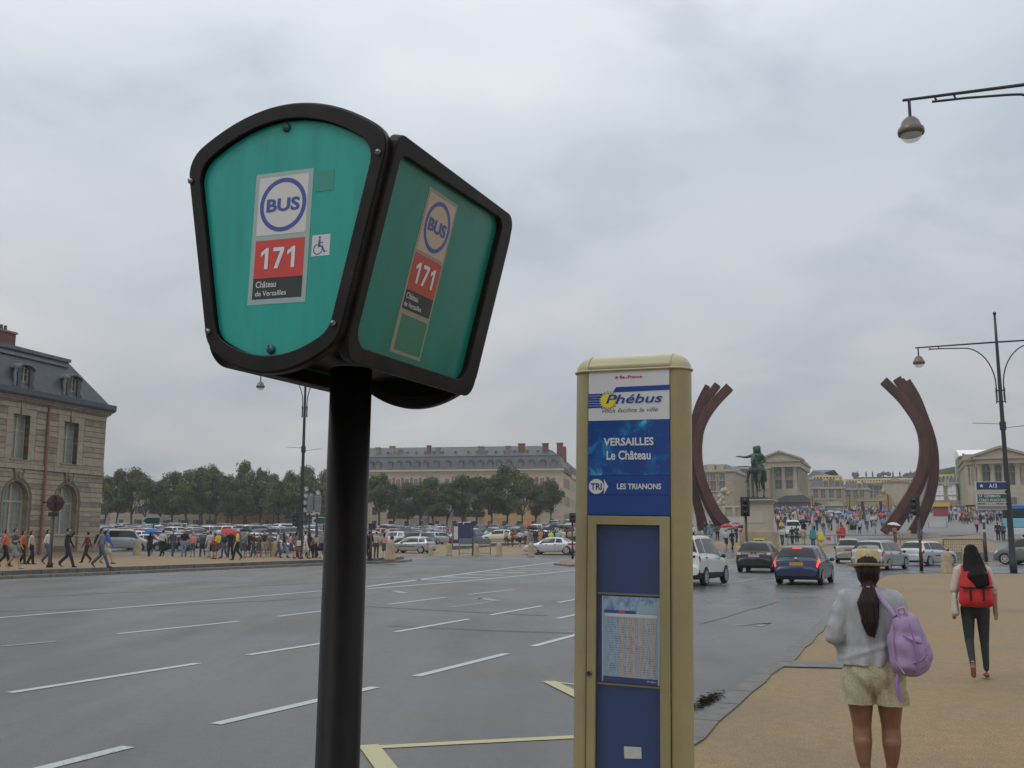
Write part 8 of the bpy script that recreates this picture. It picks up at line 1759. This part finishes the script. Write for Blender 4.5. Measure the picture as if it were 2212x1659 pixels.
# cluster of grey signals seen from behind
P = gp(674, 1205, .3); cl_ = empty('signal_cluster', P, 0, 'cluster of grey lamp boxes with silver hoods on twin dark posts', 'signal cluster'); s_ = P.y/FPX
for dx in (-.25, .25): MB().lathe([(.09, 0), (.09, 2.0), (.06, 2.05), (.06, 2.9)], 10, (dx, 0, 0)).build('post', M_IRON, cl_)
MB().box((0, 0, 2.95), (.9, .05, .25)).build('clamp', M_WBAND, cl_)
zt_ = at(674, 1065, P.y).z-P.z; M_HOOD = mat('silver_hood', (.55,.56,.58), .3, metal=.5)
for dx, z0_, n in [(-.22, 2.95, 4), (.26, 3.0, 4)]:
    hd_ = MB().box((dx, .05, (z0_+zt_)/2-.1), (.44, .22, zt_-z0_-.15)).build('signal_back', M_GREY, cl_); bevel(hd_, .05, 2)
for dx, zz_ in [(-.55, 3.15), (-.57, 3.65), (-.52, 4.1), (-.50, 4.55), (-.12, zt_-.15), (.28, zt_+.05), (-.05, 3.95), (.02, 3.45)]:
    mb = MB(); mb.M = Matrix.Translation((dx, -.02, zz_)) @ Matrix.Rotation(R(-25), 4, 'Y') ; mb.lathe([(.14, -.14), (.14, .14)], 10, a0=R(30), a1=R(230)); mb.lathe([(.14, .14), (0, .19)], 10, a0=R(30), a1=R(230)); mb.build('hood', M_HOOD, cl_)
# green street-direction plates
for px, py, up, lb in [(417/5.63+329-329+328.5-0, 1201, .3, 'green direction plate above the blue umbrella'), (697, 1204, .3, 'green direction plate between the signal cluster and the bus stop post')]:
    px = 328 if 'umbrella' in lb else 697; P = gp(px, py-6, 0); o = empty('direction_plate', P, 0, lb, 'road sign'); zt_ = at(px, 1126, P.y).z-P.z
    MB().lathe([(.05, 0), (.05, zt_)], 8).build('post', M_IRON, o); MB().bx(-.95, .6, -.06, -.03, zt_-.25, zt_+.35).build('plate_back', M_WBAND, o); MB().prism([(-.55, zt_-.2), (.55, zt_-.2), (.55, zt_+.3), (-.55, zt_+.3), (-.88, zt_+.05)], lambda p: (p[0], -.075, p[1]), lambda p: (p[0], -.061, p[1])).build('plate_face', m_g, o)
# stone bollards
bm_ = MB().lathe([(0, -.1), (.30, -.1), (.30, .06), (.26, .12), (.245, .80), (.20, .95), (.11, 1.04), (0, 1.06)], 16).mesh('stone_bollard'); bm_.materials.append(mat('bollard_stone', (.34,.27,.17), .85, var=.25, vscale=4, bump=.3, bscale=18))
tp_ = MB().lathe([(.07, 1.05), (.05, 1.16), (.07, 1.24), (0, 1.28)], 8).mesh('iron_stud'); tp_.materials.append(M_IRON)
for px, py, s_, lb, stud in [(843, 1208, 1.15, 'stone bollard at the tip of the left pavement', 0), (970, 1200, .95, 'first studded stone bollard in front of the display box', 1), (1029, 1201, .95, 'stone bollard behind the crossing barrier', 1), (1078, 1201, 1.0, 'round topped stone bollard right of the crossing barrier', 0), (1147, 1202, 1.05, 'round topped stone bollard in front of the walking crowd', 0),
                       (930, 1199, .7, 'low stone bollard by the hatchback rear wheel', 0), (296, 1199, 1.1, 'stone bollard in front of the silver van', 0), (594, 1203, 1.05, 'stone bollard beside the brown raincoat', 0), (505, 1200, .9, 'stone bollard behind the walkers by the dark car', 0),
                       (1597, 1213, 1.0, 'pale stone bollard left of the taxi', 0), (2046, 1238, .98, 'stone bollard by the pale hatchback nose, right side', 0), (2088, 1216, 1.0, 'stone bollard in front of the red and white barrier', 0), (1715, 1211, .9, 'lying pale boulder between the dark cars', 0), (1965, 1160, .7, 'small stone bollard near the right sculpture', 0), (1940, 1162, .7, 'small stone bollard by the white umbrella', 0)]:
    P = gp(px, py, .3 if px < 860 and px > 560 and py > 1202 and px != 594 else 0) if px not in (296, 505, 594) else gp(px, py, .28)
    o = link('stone_bollard', bm_, None, P, label=lb, cat='bollard', group='stone bollards round the crossing'); o.scale = (s_, s_, s_)
    if stud: q = link('iron_stud', tp_, o)
    if 'boulder' in lb: o.scale = (2.0, 1.2, .7); o.rotation_euler = (0, R(6), 0)
# crossing barrier, display box, small sign posts, fences
def frame_barrier(px0, px1, pt, pb, label, name='barrier', m=None, fill=None):
    A_, B_ = gp(px0, pb), gp(px1, pb); ax = B_-A_; L_ = Vector((ax.x, ax.y, 0)).length; h_ = at(px0, pt, A_.y).z-A_.z; o = empty(name, A_, math.atan2(ax.y, ax.x), label, 'barrier'); m = m or M_GREY
    for x in (0, L_): MB().tube([(x, 0, 0), (x, 0, h_)], .045, 8).build('upright', m, o)
    MB().tube([(0, 0, h_), (L_, 0, h_)], .04, 8).build('top_rail', m, o); MB().tube([(0, 0, h_*.12), (L_, 0, h_*.12)], .03, 8).build('bottom_rail', m, o)
    if fill == 'mesh':
        mb = MB()
        for k in range(1, 22): mb.box((L_*k/22, 0, h_*.56), (.018, .012, h_*.86))
        for k in range(1, 7): mb.box((L_/2, 0, h_*(.12+.13*k)), (L_, .012, .015))
        mb.build('wire_mesh', m, o, kind='stuff')
    if fill == 'board':
        MB().bx(.05, L_-.05, -.015, .015, h_*.68, h_*.97).build('rail_board', mat('grey_green_board', (.14,.16,.15), .6), o)
        for k in range(1, 7): MB().tube([(L_*k/7, 0, h_*.14), (L_*k/7, 0, h_*.68)], .012, 5).build('bar', m, o)
    return o, L_, h_
frame_barrier(992, 1059, 1165, 1199, 'grey steel crossing barrier between the stone bollards', m=mat('grey_steel_paint', (.17,.19,.20), .5), fill='board')
P = gp(1021, 1201); o = empty('small_box_post', P, 0, 'thin dark post with a small box on top in front of the barrier', 'post'); zt_ = at(1021, 1131, P.y).z-P.z; MB().lathe([(.06, 0), (.045, zt_)], 8).build('post', M_IRON, o); MB().box((.06, 0, zt_), (.40, .2, .34)).build('box', M_IRON, o)
P = gp(974, 1181); o = empty('display_box', P, R(-8), 'dark blue display box with a white notice beside the pale hatchback', 'display box'); zt_ = at(985, 1133, P.y).z-P.z; MB().bx(.25, 2.2, 0, .9, .35, zt_).build('cabinet', mat('dark_blue_cabinet', (.015,.03,.10), .5), o); MB().bx(.32, .75, -.02, -.002, .75, zt_-.2).build('notice', M_WBAND, o); MB().bx(.05, 2.3, -.1, 1.0, .15, .345).build('base', M_WBAND, o)
P = gp(977, 1186); o = empty('rusty_post', P, 0, 'thin rusty post left of the blue display box', 'post'); zt_ = at(977, 1131, P.y).z-P.z; MB().lathe([(.07, 0), (.06, zt_), (0, zt_)], 8).build('post', mat('rust_orange', (.20,.08,.04), .7), o)
frame_barrier(2040, 2127, 1165, 1213, 'tall wire mesh fence panel behind the red and white barrier', 'fence_panel', m=mat('fence_steel', (.12,.12,.12), .5, metal=.4), fill='mesh')
frame_barrier(1702, 1945, 1152+4, 1178, 'low grey rail in front of the sandy square', 'rail', m=M_GREY)
# red and white plastic barrier and kerb wall
A_, B_ = gp(2060, 1212), gp(2235, 1213); ax = B_-A_; L_ = ax.length; ba = empty('plastic_barrier', A_, math.atan2(ax.y, ax.x), 'low pale concrete barrier with red blocks behind the dark haired woman', 'barrier'); h_ = .85
for k in range(10):
    x0_, x1_ = L_*k/10+.02, L_*(k+1)/10-.02; red = 1 <= k <= 2; o = MB().prism([(-.22, 0), (.22, 0), (.14, h_ if red else h_*.75), (-.14, h_ if red else h_*.75)], lambda p: (x0_, p[0], p[1]), lambda p: (x1_, p[0], p[1])).build('block', mat('barrier_red', (.42,.03,.02), .5) if red else mat('barrier_pale', (.30,.31,.28), .7, var=.2, vscale=3), ba); bevel(o, .03)
# striped red barrier left of the beige car
A_ = gp(1765, 1180); o = empty('striped_barrier', A_, R(-20), 'small red and white barrier between the dark car and the beige car', 'barrier')
for k in range(4): MB().bx(k*.42, k*.42+.41, -.02, .02, .55, .85).build('board', M_RED if k % 2 == 0 else M_WBAND, o)
for x in (.1, 1.6): MB().bx(x-.04, x+.04, -.05, .05, 0, .95).build('upright', M_GREY, o)
# white hoarding panels on the square
for px0, px1, pt, pb, lb in [(1846, 1873, 1131, 1143, 'white rectangular barrier panel amid the forecourt crowd'), (2006, 2046, 1126, 1140, 'row of white hoarding panels right of the sculpture')]:
    A_, B_ = gp(px0, pb), gp(px1, pb); ax = B_-A_; L_ = Vector((ax.x, ax.y, 0)).length; h_ = at(px0, pt, A_.y).z-A_.z; o = empty('hoarding', A_, math.atan2(ax.y, ax.x), lb, 'hoarding'); n = 1 if L_ < 4 else 3
    for k in range(n): MB().bx(L_*k/n+.04, L_*(k+1)/n-.04, 0, .12, .12, h_).build('panel', M_WBAND, o)
    for k in range(n+1): MB().bx(max(0, L_*k/n-.05), L_*k/n+.03, -.1, .25, 0, h_*.9).build('foot', M_GREY, o)
# kiosks, yellow-red stand, bus shelter like frame
P = gp(2033, 1115); o = empty('food_stand', P, R(-20), 'small red stand with a yellow awning on the grey square', 'stand'); MB().bx(-1.4, 1.4, 0, 1.6, 0, 1.9).build('booth', mat('stand_red', (.30,.05,.06), .6), o); MB().bx(-1.7, 1.7, -.5, 2.0, 1.92, 2.7).build('awning', mat('stand_yellow', (.55,.42,.06), .6), o)
P = gp(2120, 1124); o = empty('shelter', P, R(-20), 'flat roofed shelter at the foot of the right pavilion', 'shelter'); MB().bx(-2.2, 2.2, 0, 2, 2.3, 2.6).build('roof', M_TRIM, o)
for x in (-2, -.7, .7, 2): MB().bx(x-.08, x+.08, .1, .25, 0, 2.3).build('upright', M_TRIM, o)
P = gp(1888, 1122); o = empty('entrance_frame', P, R(-20), 'dark flat topped frame standing in the forecourt crowd', 'frame'); h_ = at(1888, 1077, P.y).z-P.z; x0_ = at(1862, 1100, P.y).x-P.x; x1_ = at(1905, 1100, P.y).x-P.x
MB().bx(x0_-.6, x1_+.6, 0, 3, h_-.5, h_).build('roof', M_PST, o); MB().bx(x0_, x0_+.5, 0, .5, 0, h_-.5).build('upright', M_TRIM, o); MB().bx(x1_-.5, x1_, 0, .5, 0, h_-.5).build('upright', M_TRIM, o)
P = gp(1805, 1118); o = empty('ticket_booth', P, R(-20), 'small pale green booth with a pitched roof in the crowd', 'booth'); MB().bx(-1.5, 1.5, 0, 2.4, 0, 2.3).build('booth', M_GRR, o); MB().prism([(-1.9, 2.3), (1.9, 2.3), (.9, 3.2), (-.9, 3.2)], lambda p: (p[0], -.3, p[1]), lambda p: (p[0], 2.7, p[1])).build('roof', M_PST2, o)
for px, py in [(1756, 1108), (1836, 1112), (1855, 1105), (1921, 1128)]:
    P = gp(px, py); o = empty('yellow_column', P, 0, 'slim ochre column with a banner standing in the forecourt crowd', 'column', 'ochre columns on the forecourt'); MB().lathe([(.12, 0), (.10, 4.6), (0, 4.6)], 8).build('post', M_TRIM, o); MB().bx(-.45, .45, -.05, .05, 1.9, 4.2).build('banner', mat('ochre_banner', (.34,.22,.07), .7), o)
# white van on the square and the blue coach at the edge
P = gp(1714, 1160); o = make_car('leisure_van', 'white', 'small white van parked on the square among the walkers'); put(o, P, 15, 1.05)
P = gp(2312, 1166); cb = empty('coach', P, -R(-66), 'blue and turquoise coach cut off by the right edge of the frame', 'coach'); s_ = 1
M_CB, M_CT, M_CD = mat('coach_blue', (.02,.14,.42), .3, coat=.4), mat('coach_turquoise', (.16,.42,.55), .3, coat=.4), mat('coach_white', (.55,.60,.62), .3, coat=.3)
for z0_, z1_, m_, nm, e in [(.45, 1.15, M_CD, 'skirt', 0), (1.15, 2.1, M_CT, 'side_panel', 0), (2.1, 2.95, M_GLASS, 'window_band', -.03), (2.95, 3.4, M_CB, 'roof', 0)]:
    o = MB().bx(-1.25-e, 1.25+e, -5.8, 5.8, z0_+.002, z1_).build(nm, m_, cb); bevel(o, .08, 3)
for y in (-3.6, 3.6):
    for sg in (1, -1): wo_ = link('wheel', wheel_mb(.5, .28).mesh('tyre'), cb, (sg*1.14, y, .5)); wo_.data.materials.append(M_TYRE); q = link('rim', rim_mb(.5, .28).mesh('rim'), wo_); q.data.materials.append(M_RIM); q.data.materials.append(M_TRIM)
bake_letters()
# ================================================================== DAMP AIR
hz_b = MB(); hz_b.bx(-260, 300, -60, 480, -1.2, 62); mh_, th_, bh_ = node_mat('damp_air'); th_.nodes.remove(bh_); vp = th_.nodes.new('ShaderNodeVolumePrincipled')
vp.inputs['Color'].default_value = (.86, .90, .95, 1); vp.inputs['Density'].default_value = .00042; vp.inputs['Anisotropy'].default_value = .2
th_.links.new(vp.outputs[0], th_.nodes['Material Output'].inputs['Volume'])
hz_b.build('haze', mh_, kind='stuff', label='thin damp air between the crossing and the palace', cat='haze')
